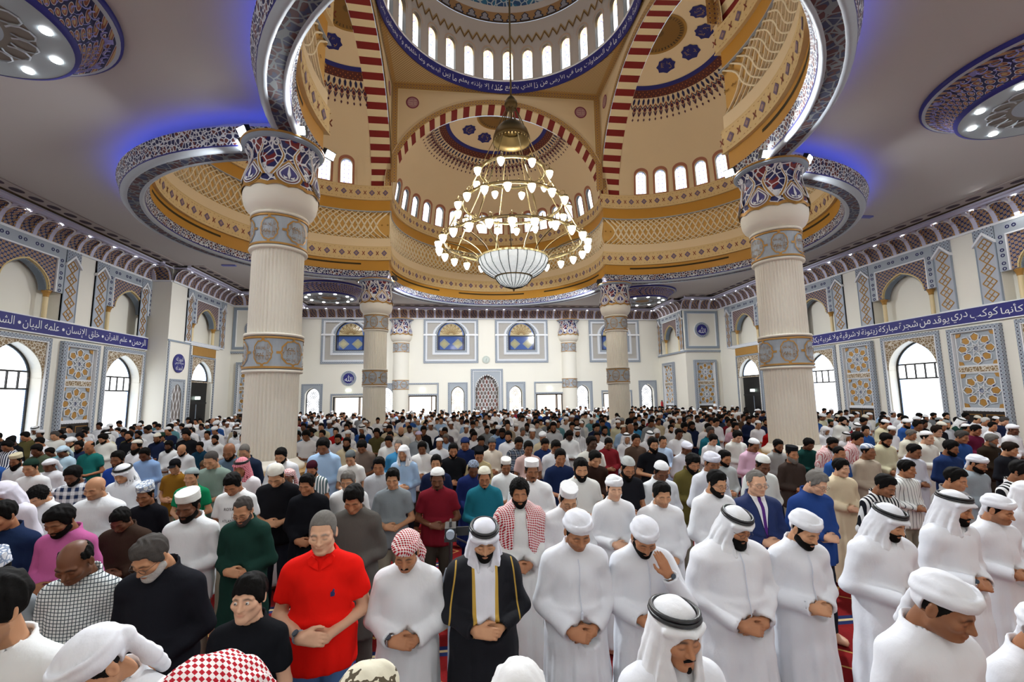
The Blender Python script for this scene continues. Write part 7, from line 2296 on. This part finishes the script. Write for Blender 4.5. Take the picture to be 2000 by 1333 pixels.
 (-4.50, 9.05, 1.608, None, dict(g='shirt', c='#e2e4ea', gear='short', sk=1, pit=0.2, row=6, kid=1, id='B23')),
 (-4.81, 11.50, 1.630, None, dict(g='robe', c='#e6eaf2', gear='short', sk=2, beard='beard', pit=0.3, row=8, id='B22')),
 (-4.13, 7.88, 1.836, None, dict(g='shirt', c='#a9c8ea', gear='thick', sk=3, pit=0.4, row=5, id='B24')),
 (-3.76, 9.06, 1.689, None, dict(g='tee', c='#75665c', gear='thick', sk=3, pit=0.6, row=6, id='B25')),
 (-3.45, 10.30, 1.658, None, dict(g='tee', c='#eceeec', gear='short', sk=2, pit=0.4, row=7, id='B26')),
 (-2.92, 11.45, 1.663, None, dict(g='robe', c='#9aa4ac', gear='kufi', gc='#c8bedc', sk=2, beard='beard', bc='white', pit=0.3, row=8, id='B27')),
 (-2.37, 10.22, 1.594, None, dict(g='robe', c='#e8ecf2', gear='kufi', gc='#e6e8ec', sk=2, pit=0.2, row=7, id='B28')),
 (-1.83, 9.04, 1.700, None, dict(g='shirt', c='#19254c', gear='kufi', gc='#22305c', sk=2, pit=0.4, row=6, id='B29')),
 (-1.31, 9.11, 1.672, None, dict(g='shirt', c='#e6dccc', gear='beanie', gc='#565a5e', sk=2, pit=0.3, row=6, id='B30')),
 (-0.80, 9.00, 1.679, None, dict(g='shirt', c='#23252c', pat='plaid', c2='#5a6474', gear='short', sk=3, pit=0.4, row=6, id='C32')),
 (-0.14, 11.41, 1.677, None, dict(g='shirt', c='#c6d2dc', gear='kufi', gc='#eef0f2', sk=2, pit=0.3, row=8, id='C35')),
 (0.51, 10.23, 1.693, None, dict(g='shirt', c='#e8ecec', gear='short', sk=5, pit=0.6, row=7, id='C23')),
 (1.83, 10.18, 1.609, None, dict(g='robe', c='#e8eaee', gear='ghutra', gc='#eef0f2', sk=1, pit=0.2, row=7, id='C24')),
 (1.61, 9.08, 1.664, None, dict(g='shirt', c='#54443a', gear='short', sk=2, pit=0.2, row=6, id='C21')),
 (2.39, 10.23, 1.639, None, dict(g='robe', c='#e8eaee', gear='ghutra', gc='#eef0f2', sk=1, pit=0.3, row=7, id='C25')),
 (2.14, 9.00, 1.617, None, dict(g='shirt', c='#b4cbe6', gear='receding', sk=1, pit=0.3, row=6, id='C28')),
 (3.22, 9.02, 1.631, None, dict(g='shirt', c='#eceef0', gear='thick', sk=0, pit=0.5, row=6, id='C29')),
 (3.73, 8.99, 1.694, None, dict(g='shirt', c='#e8eae6', gear='thick', sk=0, pit=0.4, row=6, id='C30')),
 (6.27, 11.42, 1.614, None, dict(g='shirt', c='#b01a1c', gear='kufi', gc='#f0f0ee', sk=2, pit=0.3, row=8, id='D32')),
 (7.82, 11.43, 1.553, None, dict(g='robe', c='#eef0f4', gear='scarf', gc='#eceef2', sk=1, pit=0.3, yaw=0.3, row=8, id='D27')),
 (7.34, 10.23, 1.501, None, dict(g='robe', c='#e6e8ee', gear='ghutra', gc='#eceef2', sk=2, pit=0.3, row=7, id='D28')),
 (9.45, 9.08, 1.681, None, dict(g='shirt', c='#5c1c34', gear='short', sk=2, pit=0.3, yaw=0.3, row=6, id='D31')),
 (-0.50, 13.82, 1.697, 'person in beige robe standing tall, bare head, facing the camera in mid crowd', dict(g='robe', c='#ab9c84', gear='short', sk=1, pit=-0.05, row=10, id='B31')),
 (-12.39, 15.06, 1.641, None, dict(g='shirt', c='#1d2a24', gear='thick', sk=2, beard='beard', pit=0.2, row=11, id='A35')),
 (-8.13, 12.68, 1.592, None, dict(g='shirt', c='#e0e2e2', gear='short', sk=2, beard='beard', pit=0.3, glasses=1, row=9, id='A32')),
]
ROWS = [1.88, 3.18, 4.42, 5.57, 6.68, 7.85, 9.05, 10.25, 11.45, 12.65, 13.85, 15.05, 16.25, 17.45, 18.65, 19.85, 21.05, 22.25, 23.45, 24.65, 25.85, 27.05, 28.25, 29.45, 30.65]
NAMED={'white':'#eceef2','light grey':'#b9bcc0','grey':'#85898c','dark grey':'#4c4a48','black':'#17181c','navy':'#1f2b50','blue':'#2f5596','light blue':'#a6c4e4','sky blue':'#3f86b4','teal':'#1f6677','green':'#157a4f','dark green':'#1e3a33','olive':'#565030','brown':'#54402f','beige':'#c9bb9c','cream':'#e4e0cc','ochre':'#8a6222','pink':'#b85f95','pale pink':'#d8b0c4','red':'#d01a14','maroon':'#6f1c28','lilac':'#dcdaec','steel blue':'#55687a','aqua':'#5f9aa0'}
def hx(h): return np.array([int(h[i + 1:i + 3], 16) for i in (0, 2, 4)], float)
def cname(h):
    v=hx(h); return min(NAMED,key=lambda n:np.sum((hx(NAMED[n])-v)**2*np.array([1,1,1])))
def ordn(n):
    o=['first','second','third','fourth','fifth','sixth','seventh','eighth','ninth','tenth','eleventh','twelfth','thirteenth','fourteenth','fifteenth','sixteenth','seventeenth','eighteenth','nineteenth','twentieth']
    if n<=20: return o[n-1]
    t={2:'twenty',3:'thirty',4:'forty',5:'fifty'}[n//10]
    return t+'-'+o[n%10-1] if n%10 else {2:'twentieth',3:'thirtieth',4:'fortieth',5:'fiftieth'}[n//10]
PAL=[('#eceef2',40),('#e2e2da',6),('#1d2540',9),('#17181c',10),('#85898c',6),('#b9bcc0',5),('#2f5596',4),('#a6c4e4',6),('#54402f',3),('#c9bb9c',5),('#1e3a33',3),('#565030',3),('#6f1c28',2),('#1f6677',2),('#d8b0c4',2),('#3f86b4',2),('#b01a1c',1),('#d3cfae',3)]
def pick(l): 
    t=RND.uniform(0,sum(w for _,w in l))
    for v,w in l:
        t-=w
        if t<=0: return v
    return l[-1][0]
def spec(far):
    gear=pick([('short',34),('thick',26),('kufi',16),('pillbox',6),('bald',4),('receding',4),('ghutra',4),('turban',5),('beanie',3),('scarf',1.5),('curly',2),('peaked',1)])
    col=pick(PAL); g='robe' if cname(col) in('white','cream') and RND.random()<.5 else pick([('shirt',6),('tee',2),('kurta',2.5),('robe',.6)])
    gc='#eceef0' if gear in('ghutra','turban','scarf') and RND.random()<.85 else pick([('#eceef0',7),('#d6d2c4',2),('#8a9092',1.5),('#17191d',1.2),('#22382f',.6),('#3a1520',.5)])
    if gear=='peaked': gc='#17171b'
    k=dict(g=g,c=col,gear=gear,sk=pick([(0,6),(1,20),(2,30),(3,26),(4,14),(5,4)]),pit=round(RND.uniform(.1,.5),2),yaw=round(RND.choice([0,0,.2,-.2]),2))
    if gear in('kufi','pillbox','beanie','ghutra','turban','scarf','peaked'): k['gc']=gc
    b=pick([(None,45),('beard',25),('fullbeard',10),('goatee',6),('moustache',8),('longbeard',3)])
    if b: k['beard']=b
    if RND.random()<.1 and gear in('short','receding'): k['hair']=RND.choice(['grey','salt','white'])
    if RND.random()<.08: k['pat']=RND.choice(['check','stripe','pin','plaid']); k['c2']=RND.choice(['#3d4a52','#dfe2e6','#243050'])
    return k
GN={'robe':'robe','teerobe':'short-sleeved robe','kurta':'tunic','shirt':'shirt','tee':'short-sleeved shirt'}
PN={'check':'checked ','plaid':'plaid ','stripe':'striped ','pin':'pinstriped ','print':'printed '}
def look(p):
    k=p['k']; g=k['gear']; s='child' if p.get('kid') else 'person'
    if k.get('bisht'): cl='black cloak with gold trim'
    elif k.get('suit'): cl='navy suit with purple tie'
    elif k.get('shawl'): cl=cname(k['c'])+' robe and red checked shawl'
    else: cl=PN.get(k.get('pat'),'')+cname(k['c'])+' '+GN[k['g']]
    if 'gc' in k:
        cn=cname(k['gc']) if k.get('gp') not in('shemagh','shemagh2') else 'red checked'
        hd={'kufi':cn+' prayer cap','pillbox':cn+' flat cap','beanie':cn+' close cap','ghutra':cn+' headscarf and cord','scarf':cn+' draped headscarf','turban':cn+' turban','massar':'patterned cream turban','peaked':cn+' peaked cap'}[g]
    else: hd='bare head'
    return f'{s} in {cl}, {hd}'

RND = random.Random(11)
def fill_rows():
    """more worshippers in the rows behind the ones set out above; returns individuals and the rest"""
    out = []
    cols = [(-5.8, 10.0), (5.8, 10.0), (-5.8, 21.6), (5.8, 21.6)]
    for ri, Y in enumerate(ROWS):
        if ri < 5 or Y > 31.3: continue
        lim = 15.4 if Y < 22 else 14.5 if Y < 27.4 else 12.1
        x = -lim + RND.uniform(0, 0.4)
        taken = [p[0] for p in PEOPLE if p[4]['row'] == ri]
        while x < lim:
            yy = Y + RND.uniform(-0.1, 0.1)
            t = (x + 1.95) / yy
            if -0.92 < t < 1.34 and all(max(abs(x - a), abs(yy - b)) > 1.25 for a, b in cols) and all(abs(x - q) > 0.5 for q in taken):
                k = spec(ri); k['row'] = ri; out.append((x, yy, RND.gauss(1.665, 0.055), None, k))
            x += RND.uniform(0.56, 0.78)
    out.sort(key=lambda e: e[1])
    n = 300 - len(PEOPLE)
    return out[:n], out[n:]
_ind, _rest = fill_rows()
PEOPLE += _ind
MASS = [(p[0], p[1], p[2]) for p in _rest]
_by = {}
for _i, p in enumerate(PEOPLE): _by.setdefault(p[4]['row'], []).append(_i)
for r, ids in _by.items():
    ids.sort(key=lambda i: PEOPLE[i][0])
    for n_, i in enumerate(ids, 1):
        x, y, h, lab, k = PEOPLE[i]
        PEOPLE[i] = (x, y, h, lab or f"{look(dict(k=k, kid=k.get('kid')))}, {ordn(n_)} from left in {'front row' if r == 0 else ordn(r + 1) + ' row'}", k)
# ---- people: assembling one figure
def lean(V, a, g=1.0):
    """girth about the trunk axis and a forward stoop from the waist"""
    V = V.copy()
    if g != 1.0:
        w = sstep(1.47, 1.36, V[:, 2])
        s = 1 + (g - 1) * w
        V[:, 0] *= 1 + (g - 1) * w * 0.9; V[:, 1] = np.where(V[:, 1] < 0.0, V[:, 1] * (1 + (g - 1) * w * 1.2), V[:, 1] * s)
    if a:
        t = np.clip((V[:, 2] - 0.75) / 0.6, 0, 1) * a
        y0, z0 = V[:, 1] - 0.05, V[:, 2] - 0.88
        up = V[:, 2] > 0.75
        c, s = np.cos(t), np.sin(t)
        V[:, 1] = np.where(up, 0.05 + y0 * c - z0 * s, V[:, 1]); V[:, 2] = np.where(up, 0.88 + y0 * s + z0 * c, V[:, 2])
    return V
MESHES = {}
def part_mesh(key, make):
    if key not in MESHES:
        V, F, T = make()
        me = mesh_np('figure_part', V, F if isinstance(F, np.ndarray) and F.ndim == 2 else [tuple(f) for f in F])
        me.polygons.foreach_set('use_smooth', np.ones(len(me.polygons), bool))
        if T is not None:
            a = me.attributes.new('tint', 'FLOAT_COLOR', 'POINT'); a.data.foreach_set('color', T.ravel())
        me.materials.append(None)
        MESHES[key] = me
    return MESHES[key]
def dress(name, me, mat, parent=None):
    o = bpy.data.objects.new(name, me); COL.objects.link(o)
    if parent is not None: o.parent = parent
    o.material_slots[0].link = 'OBJECT'; o.material_slots[0].material = mat
    return o
def region_mat(name, base, zones):
    """cloth with panels chosen by position on the garment: zones of (test(x,y,z), colour)"""
    if name in Mat.cache: return Mat.cache[name]
    m = Mat(name, 0.75, spec=0.2); _, x, y, z = m.co()
    c = C(base)
    for test, col in zones: c = m.mix(test(x, y, z), c, C(col))
    m.color(c); m.bump(m.noise(28, 3, stretch=(1, 1, 0.5)), 0.2, 0.012)
    return reg(m)
BISHT = region_mat('bisht_cloth', '#14151b', [
    (lambda x, y, z: (x.abs() < 0.085) * (y < -0.02) * (z > 1.02), '#b4913f'),
    (lambda x, y, z: (x.abs() < 0.056 + (z - 1.0) * 0.03) * (y < -0.02) * (z > 1.02), '#e9ebf4'),
    (lambda x, y, z: ((x.abs() - 0.19 - (1.4 - z) * 0.13).abs() < 0.005) * (y < -0.02) * (z > 1.05), '#b4913f')])
SUIT = region_mat('suit_cloth', '#1d2b56', [
    (lambda x, y, z: (x.abs() < (z - 1.06) * 0.18) * (y < -0.02) * (z > 1.06), '#eef0f4'),
    (lambda x, y, z: (x.abs() < 0.016) * (y < -0.02) * (z > 1.07), '#4a1f6e'),
    (lambda x, y, z: ((x.abs() - (z - 1.06) * 0.18).abs() < 0.004) * (y < -0.02) * (z > 1.06), '#131c3a')])
def shawl_template(lod):
    key = ('shawl', lod)
    if key in TEMPL: return TEMPL[key]
    st = {0: 0.013, 1: 0.015, 2: 0.022, 3: 0.03}[lod]
    g = Grid(axis((-0.30, 0.30, st)), axis((-0.24, 0.24, st)), axis((0.98, 1.54, st)))
    sdf_torso(g, 0.046)
    for sx in (-1, 1): cone(g, (sx * 0.16, 0.02, 1.36), (sx * 0.215, 0.03, 1.16), 0.083, 0.078, 0.03)
    def coll(X, Y, Z):
        q = np.sqrt(X ** 2 + (Y - 0.05) ** 2) - 0.085; return np.sqrt(q ** 2 + ((Z - 1.455 - 0.3 * (Y - 0.04)) * 0.7) ** 2) - 0.026
    g.add(coll, [(-0.13, 0.13), (-0.08, 0.18), (1.38, 1.53)], 0.03)
    g.clip(lambda X, Y, Z: np.maximum(1.06 + 0.05 * np.sin(X * 30) - Z, np.where(Y < 0.01, 0.045 + (1.45 - Z) * 0.10 - np.abs(X), -1.0)))
    cone(g, (0, 0.045, 1.40), (0, 0.030, 1.60), 0.062, 0.066, 0.0, 's')
    g.warp(lambda X, Y, Z: 0.004 * np.sin(70 * (np.abs(X) - 0.4 * Z)))
    TEMPL[key] = g.mesh(); return TEMPL[key]
def front_y(GV, x, z):
    d = (GV[:, 0] - x) ** 2 + (GV[:, 2] - z) ** 2 + np.where(GV[:, 1] > 0.02, 9, 0)
    return float(GV[np.argsort(d)[:4], 1].min())
SHEM = {'shemagh': lambda s=1.0: fabric('#f0e6e4', 'shemagh', '#a8202c', s), 'shemagh2': lambda s=1.0: fabric('#e2a0aa', 'shemagh', '#b84a5c', s)}
def make_person(x, y, h, label, k):
    row = k['row']
    lod = 0 if row <= 1 else 1 if row <= 3 else 2 if row <= 6 else 3
    pid = k.get('id', '')
    g = k['g']; gear = k['gear']; beard = k.get('beard')
    pose = k.get('pose') or ('low' if (int(abs(x) * 37 + y * 11) % 3 == 0 and g != 'tee') else 'fold')
    if k.get('kid'): pose = 'down'
    pit, yaw = k.get('pit', 0.3), k.get('yaw', 0.0)
    girth = k.get('girth', 1.0)
    st = {'H1': 0.75, 'G1': 0.22, 'F1': 0.25, 'E3': 0.25, 'E2': 0.12}.get(pid, 0.05 if row <= 3 else 0.03)
    if lod >= 1:                                   # quantise so that figures share meshes
        pit = min((-0.05, 0.12, 0.28, 0.44, 0.62), key=lambda v: abs(v - pit)); yaw = min((-0.22, 0.0, 0.22), key=lambda v: abs(v - yaw)); girth = 1.0 if girth < 1.06 else 1.12
    ph = round((x * 1.7 + y) % 3.0) * 2.1
    R = head_matrix(pit, yaw); hs = np.array([1.0, 1.0, 1.0]) if not k.get('kid') else np.array([1.06, 1.06, 1.04])
    if lod == 0: hs = hs * np.array([1 + 0.03 * math.sin(x * 9), 1.0, 1 + 0.03 * math.sin(x * 13 + 1)])
    hk = (pit, yaw, st, girth) + tuple(hs.round(3)) + (lod,)
    stub = 0.55 if beard == 'stub' else 0.22
    hairc = k.get('hair', 'black')
    def fin(V): return lean(V, st, girth)
    def mk_body():
        V, F, T, nh = body_template(pose, lod); return fin(bend_body(V, R, hs, nh)), F, T
    me = part_mesh(('body', pose) + hk, mk_body)
    co = np.empty(len(me.vertices) * 3, np.float32); me.vertices.foreach_get('co', co); top = float(co.reshape(-1, 3)[:, 2].max())
    o = dress('person', me, skin_mat(k.get('sk', 2), HAIRC['grey' if hairc in ('grey', 'white') else 'black'], stub))
    tag(o, label, 'person', 'worshippers standing in rows')
    o.location = (x, y, 0)
    # clothes
    gk = {'teerobe': 'robe'}.get(g, g)
    def mk_g(): V, F = garment_template(gk, pose, lod, ph); return fin(V), F, None
    gm = part_mesh((gk, pose, ph, st, girth, lod), mk_g)
    cloth = BISHT if k.get('bisht') else SUIT if k.get('suit') else fabric(k['c'], k.get('pat'), k.get('c2', '#ffffff'))
    nm = {'robe': 'robe', 'kurta': 'tunic', 'shirt': 'shirt', 'tee': 'shirt'}[gk]
    if k.get('bisht'): nm = 'cloak'
    if k.get('suit'): nm = 'suit_jacket'
    go = dress(nm, gm, cloth, o)
    if gk in ('shirt', 'tee', 'kurta'):
        def mk_t(): V, F = garment_template('trousers', None, min(3, lod + 1), 0.0); return fin(V), F, None
        dress('trousers', part_mesh(('trousers', st, girth, lod), mk_t), fabric(k.get('tr', ('#22252e', '#30405a', '#3a352f', '#8d8878')[int(abs(x) * 10) % 4] if gk != 'kurta' else k['c'])), o)
    # hair, caps, scarves, beards
    items = []
    if gear != 'bald': items += headgear(gear, lod, ph if gear in ('ghutra', 'scarf') else 0.0)
    if beard and beard != 'stub' and lod < 4: items += headgear(beard, lod)
    if k.get('glasses') and lod < 3: items += headgear('glasses', lod)
    for q, (pn, V, F, role) in enumerate(items):
        mat = {'hair': lambda: hair_mat(k.get('bc', hairc) if pn == 'beard' else hairc), 'frame': lambda: IRON, 'agal': lambda: IRON,
               'cap': lambda: fabric(k.get('gc', '#eceef0'), {'print': 'print', 'stripecap': 'stripe'}.get(k.get('gp')), '#8a98b0'),
               'scarf': lambda: SHEM[k['gp']](0.8 if lod == 0 else 0.6)
               if k.get('gp') in SHEM else fabric(k.get('gc', '#eef0f4'), 'massar' if gear == 'massar' else None, '#5a5244')}[role]()
        kk = ('gear', gear if pn not in ('beard', 'glasses') else (beard if pn == 'beard' else 'glasses'), pn, q if pn not in ('beard', 'glasses') else 0, ph if pn == 'headscarf' else 0) + hk
        hm = part_mesh(kk, lambda: (fin(drape_head(V, R, head_matrix(pit * 0.25, yaw * 0.6), hs) if pn == 'headscarf' else put_head(V, R, hs)), F, None))
        ho = dress(pn, hm, mat, o)
        if pn in ('prayer_cap', 'headscarf', 'turban', 'peaked_cap'):
            c2 = np.empty(len(hm.vertices) * 3, np.float32); hm.vertices.foreach_get('co', c2); top = max(top, float(c2.reshape(-1, 3)[:, 2].max()))
    if pit < 0 and lod < 3:                       # eyes open, looking at the camera
        mb = MB()
        for sx in (-1, 1):
            mb.lathe([(0.0001, -0.0102), (0.0072, -0.0072), (0.0102, 0.0), (0.0072, 0.0072), (0.0001, 0.0102)], plain('eye_white', '#d9d4cf', 0.3), 12, c=(sx * 0.031, -0.0805, 0.001))
            mb.add([(sx * 0.031 + 0.0052 * math.cos(t * PI / 5), -0.0912, 0.001 + 0.0052 * math.sin(t * PI / 5)) for t in range(10)], [tuple(range(10))], IRON)
        em = mb.mesh('eyes'); c = np.array(mb.v, np.float32); c = fin(put_head(c, R, hs)); em.vertices.foreach_set('co', c.ravel()); em.update()
        link('eyes', em, o)
    if k.get('shawl'):
        def mk_s(): V, F = shawl_template(lod); return fin(V), F, None
        dress('shawl', part_mesh(('shawl', st, girth, lod), mk_s), SHEM['shemagh'](0.7), o)
    sc = h / top
    wide = 1.0 if row <= 1 else 1.0 + 0.05 * math.sin(x * 7 + y * 3)
    o.scale = (sc * wide, sc * wide, sc)
    o.rotation_euler = (0, 0, 0.06 * math.sin(x * 5 + y * 7))
    # details on the nearest figures
    def gverts():
        c = np.empty(len(gm.vertices) * 3, np.float32); gm.vertices.foreach_get('co', c); return c.reshape(-1, 3)
    if pid in ('B1', 'B2', 'C2', 'D3'):
        P = POSES[pose]; s = 'L' if pid != 'C2' else 'R'
        w, e = np.array(P[s + 'w']), np.array(P[s + 'e']); dv = (w - e) / np.linalg.norm(w - e); c = w - dv * 0.012
        pts = fin(np.array([c], np.float32))[0]
        a = Vector(dv).orthogonal().normalized(); b = Vector(dv).cross(a)
        mb = MB(); mb.tube([Vector(pts) + (a * math.cos(2 * PI * t / 18) + b * math.sin(2 * PI * t / 18)) * 0.033 for t in range(18)], 0.006, CHROME if pid != 'B1' else GREYD, 6, closed=True)
        n = Vector((0, -0.8, 0.6)); n = (n - Vector(dv) * n.dot(Vector(dv))).normalized(); cc = Vector(pts) + n * 0.034; u = Vector(dv); v = n.cross(u)
        mb.add([cc + (u * math.cos(2 * PI * t / 14) + v * math.sin(2 * PI * t / 14)) * 0.019 + n * q for q in (0, 0.007) for t in range(14)], [tuple(range(14, 28))] + [(t, (t + 1) % 14, (t + 1) % 14 + 14, t + 14) for t in range(14)], plain('watch_dial', '#3a4652', 0.25))
        link('wristwatch', mb.mesh('wristwatch'), o)
    if pid in ('C1', 'C3', 'D1', 'C2'):
        GV = gverts(); zt = 1.40; L_ = 0.30 if pid != 'C3' else 0.5
        pts = [(0.004 * math.sin(t), front_y(GV, 0, zt - L_ * t / 8) - 0.008, zt - L_ * t / 8) for t in range(9)]
        mb = MB(); mb.tube(pts, 0.0035, fabric('#dfe4f0'), 5); p = pts[-1]; mb.lathe([(0.003, 0.0), (0.009, -0.01), (0.008, -0.05), (0.0, -0.055)], fabric('#dfe4f0'), 8, c=p)
        link('tassel', mb.mesh('tassel'), o)
    if pid == 'B1':
        GV = gverts(); mb = MB()
        yy = lambda x_, z_: front_y(GV, x_, z_) - 0.004
        for sx in (-1, 1):                          # turned-down collar
            q = [(sx * 0.006, 1.385), (sx * 0.066, 1.41), (sx * 0.078, 1.44), (sx * 0.060, 1.455), (sx * 0.02, 1.43)]
            mb.add([(a, yy(a, b) - 0.010, b) for a, b in q] + [(a, yy(a, b) + 0.012, b) for a, b in q], [(0, 1, 2, 3, 4), (9, 8, 7, 6, 5)] + [(i, (i + 1) % 5, (i + 1) % 5 + 5, i + 5) for i in range(5)], cloth)
        link('polo_collar', mb.mesh('polo_collar'), o)
        mb = MB(); lx, lz = 0.085, 1.255
        q = [(-.012, -.02), (.010, -.02), (.012, -.004), (.006, .004), (.010, .016), (.002, .022), (-.004, .010), (-.012, .004)]
        mb.add([(lx + a, yy(lx + a, lz + b), lz + b) for a, b in q], [tuple(range(8))], NAVYD); link('chest_emblem', mb.mesh('chest_emblem'), o)
    if pid == 'A9':
        GV = gverts(); mb = MB()
        for s_, z_, w_ in (('ROYAL', 1.29, 0.10), ('ATLANTA', 1.17, 0.085)):
            letters(mb, s_, -w_, w_, z_, 0.03, 0, IRON, arabic=False, fn=lambda a, b: (a, front_y(GV, a, b) - 0.005, b))
        link('printed_lettering', mb.mesh('printed_lettering'), o)
    if pid == 'D2':
        GV = gverts(); mb = MB()
        for sx in (-1, 1): mb.tube([(0.07 + sx * 0.012 + 0.012 * math.cos(t * PI / 6), front_y(GV, 0.07, 1.2) - 0.012, 1.20 + 0.026 * math.sin(t * PI / 6)) for t in range(12)], 0.0025, IRON, 4, closed=True)
        link('hung_glasses', mb.mesh('hung_glasses'), o)
    return o
for _p in PEOPLE: make_person(*_p)

# ---- the far crowd, past the three hundred nearest figures
def crowd_mass():
    rnd = random.Random(5)
    mats = []; VV = []; FF = []; MI = []; nv = 0
    def slot(m):
        if m not in mats: mats.append(m)
        return mats.index(m)
    kinds = [('robe', '#e8eaee'), ('shirt', '#e6e8ea'), ('shirt', '#1d2540'), ('shirt', '#17181c'), ('shirt', '#85898c'), ('shirt', '#a6c4e4'), ('kurta', '#c9bb9c'), ('shirt', '#565030'), ('shirt', '#2f5596'), ('robe', '#e2e2da'), ('shirt', '#6f1c28'), ('kurta', '#5f8f98')]
    R = [head_matrix(p, q) for p, q in ((0.15, 0), (0.35, 0.2), (0.35, -0.2), (0.5, 0))]; one = np.ones(3)
    for (x, y, h) in MASS:
        r = rnd.choice(R); bits = []
        V, F, T, nh = body_template('fold', 3)
        Fh = F[(F < nh).all(1)]
        bits.append((bend_body(V, r, one, nh)[:nh], Fh, skin_mat(rnd.choice((1, 2, 2, 3, 3, 4)), HAIRC['black'], 0.2)))
        gk, col = rnd.choices(kinds, (20, 14, 10, 10, 6, 7, 5, 3, 4, 6, 2, 3))[0]
        GV, GF = garment_template('tee' if gk == 'shirt' else 'robe', 'fold', 3, 0.0); bits.append((GV, GF, fabric(col)))
        gear = rnd.choices(('short', 'thick', 'kufi', 'turban', 'ghutra', 'bald', 'pillbox'), (30, 24, 18, 4, 3, 4, 5))[0]
        if gear != 'bald':
            for pn, hv, hf, role in headgear(gear, 3):
                hf = np.asarray(hf)
                bits.append((put_head(hv, r, one), hf, hair_mat('black') if role == 'hair' else IRON if role == 'agal' else fabric('#eceef0')))
        s = h / 1.70
        for V_, F_, m in bits:
            VV.append(V_ * s + np.array([x, y, 0], np.float32)); FF.append(F_ + nv); MI.append(np.full(len(F_), slot(m), np.int32)); nv += len(V_)
    me = mesh_np('crowd', np.concatenate(VV), np.concatenate(FF))
    for m in mats: me.materials.append(m)
    me.polygons.foreach_set('material_index', np.concatenate(MI)); me.polygons.foreach_set('use_smooth', np.ones(len(me.polygons), bool))
    o = bpy.data.objects.new('crowd', me); COL.objects.link(o)
    tag(o, 'dense distant crowd of worshippers filling the back of the hall', 'crowd', kind='stuff')
crowd_mass()

# ---- camcorder on a tripod between the rows, and a chair
def camcorder():
    e = empty('camcorder_tripod', (-2.02, 3.98, 0)); tag(e, 'black video camera on a tripod standing before the maroon shirt', 'camera')
    mb = MB()
    mb.tube([(0, 0, 0.75), (0, 0, 1.28)], 0.014, IRON, 8); mb.tube([(0, 0, 0.72), (0, 0, 0.86)], 0.026, IRON, 8); mb.build('centre_post', e)
    for k in range(3):
        a = 2 * PI * k / 3 + 0.5
        mb = MB(); mb.tube([(0.03 * math.cos(a), 0.03 * math.sin(a), 1.05), (0.2 * math.cos(a), 0.2 * math.sin(a), 0.55), (0.37 * math.cos(a), 0.37 * math.sin(a), 0.01)], [0.016, 0.013, 0.010], GREYD if k else IRON, 6); mb.build('tripod_leg', e)
    mb = MB(); mb.box(-0.05, 0.05, -0.06, 0.06, 1.28, 1.31, IRON); mb.tube([(0.04, 0.02, 1.29), (0.14, 0.16, 1.20)], 0.008, IRON, 6); mb.build('pan_head', e)
    mb = MB(); mb.box(-0.045, 0.045, -0.11, 0.10, 1.315, 1.40, IRON); 
    b = mb.build('camera_body', e)
    mb = MB(); mb.box(0.05, 0.15, -0.055, -0.045, 1.325, 1.395, IRON); mb.build('flip_screen', e)
    mb = MB(); mb.tube([(0, -0.11, 1.36), (0, -0.16, 1.36)], [0.036, 0.033], GREYD, 14); mb.build('lens', e)
    mb = MB(); mb.tube([(0, -0.06, 1.40), (0, -0.05, 1.43), (0, 0.05, 1.43), (0, 0.06, 1.40)], 0.010, IRON, 6); mb.build('carry_handle', e)
camcorder()
def chair():
    e = empty('stacking_chair', (-2.02, 2.75, 0), PI * 0.95); tag(e, 'white plastic chair half hidden behind the black cloak and the white robe', 'chair')
    pl = plain('chair_white', '#d9dad6', 0.5)
    mb = MB(); mb.box(-0.20, 0.20, -0.20, 0.20, 0.42, 0.455, pl); mb.build('seat', e)
    mb = MB(); mb.box(-0.20, 0.20, 0.18, 0.21, 0.52, 0.84, pl); mb.build('backrest', e)
    for sx in (-1, 1):
        for sy in (-1, 1):
            mb = MB(); mb.tube([(sx * 0.18, sy * 0.18, 0.84 if sy > 0 else 0.43), (sx * 0.19, sy * 0.19, 0.3), (sx * 0.21, sy * 0.22, 0.0)], 0.013, GREYD, 6); mb.build('leg', e)
chair()
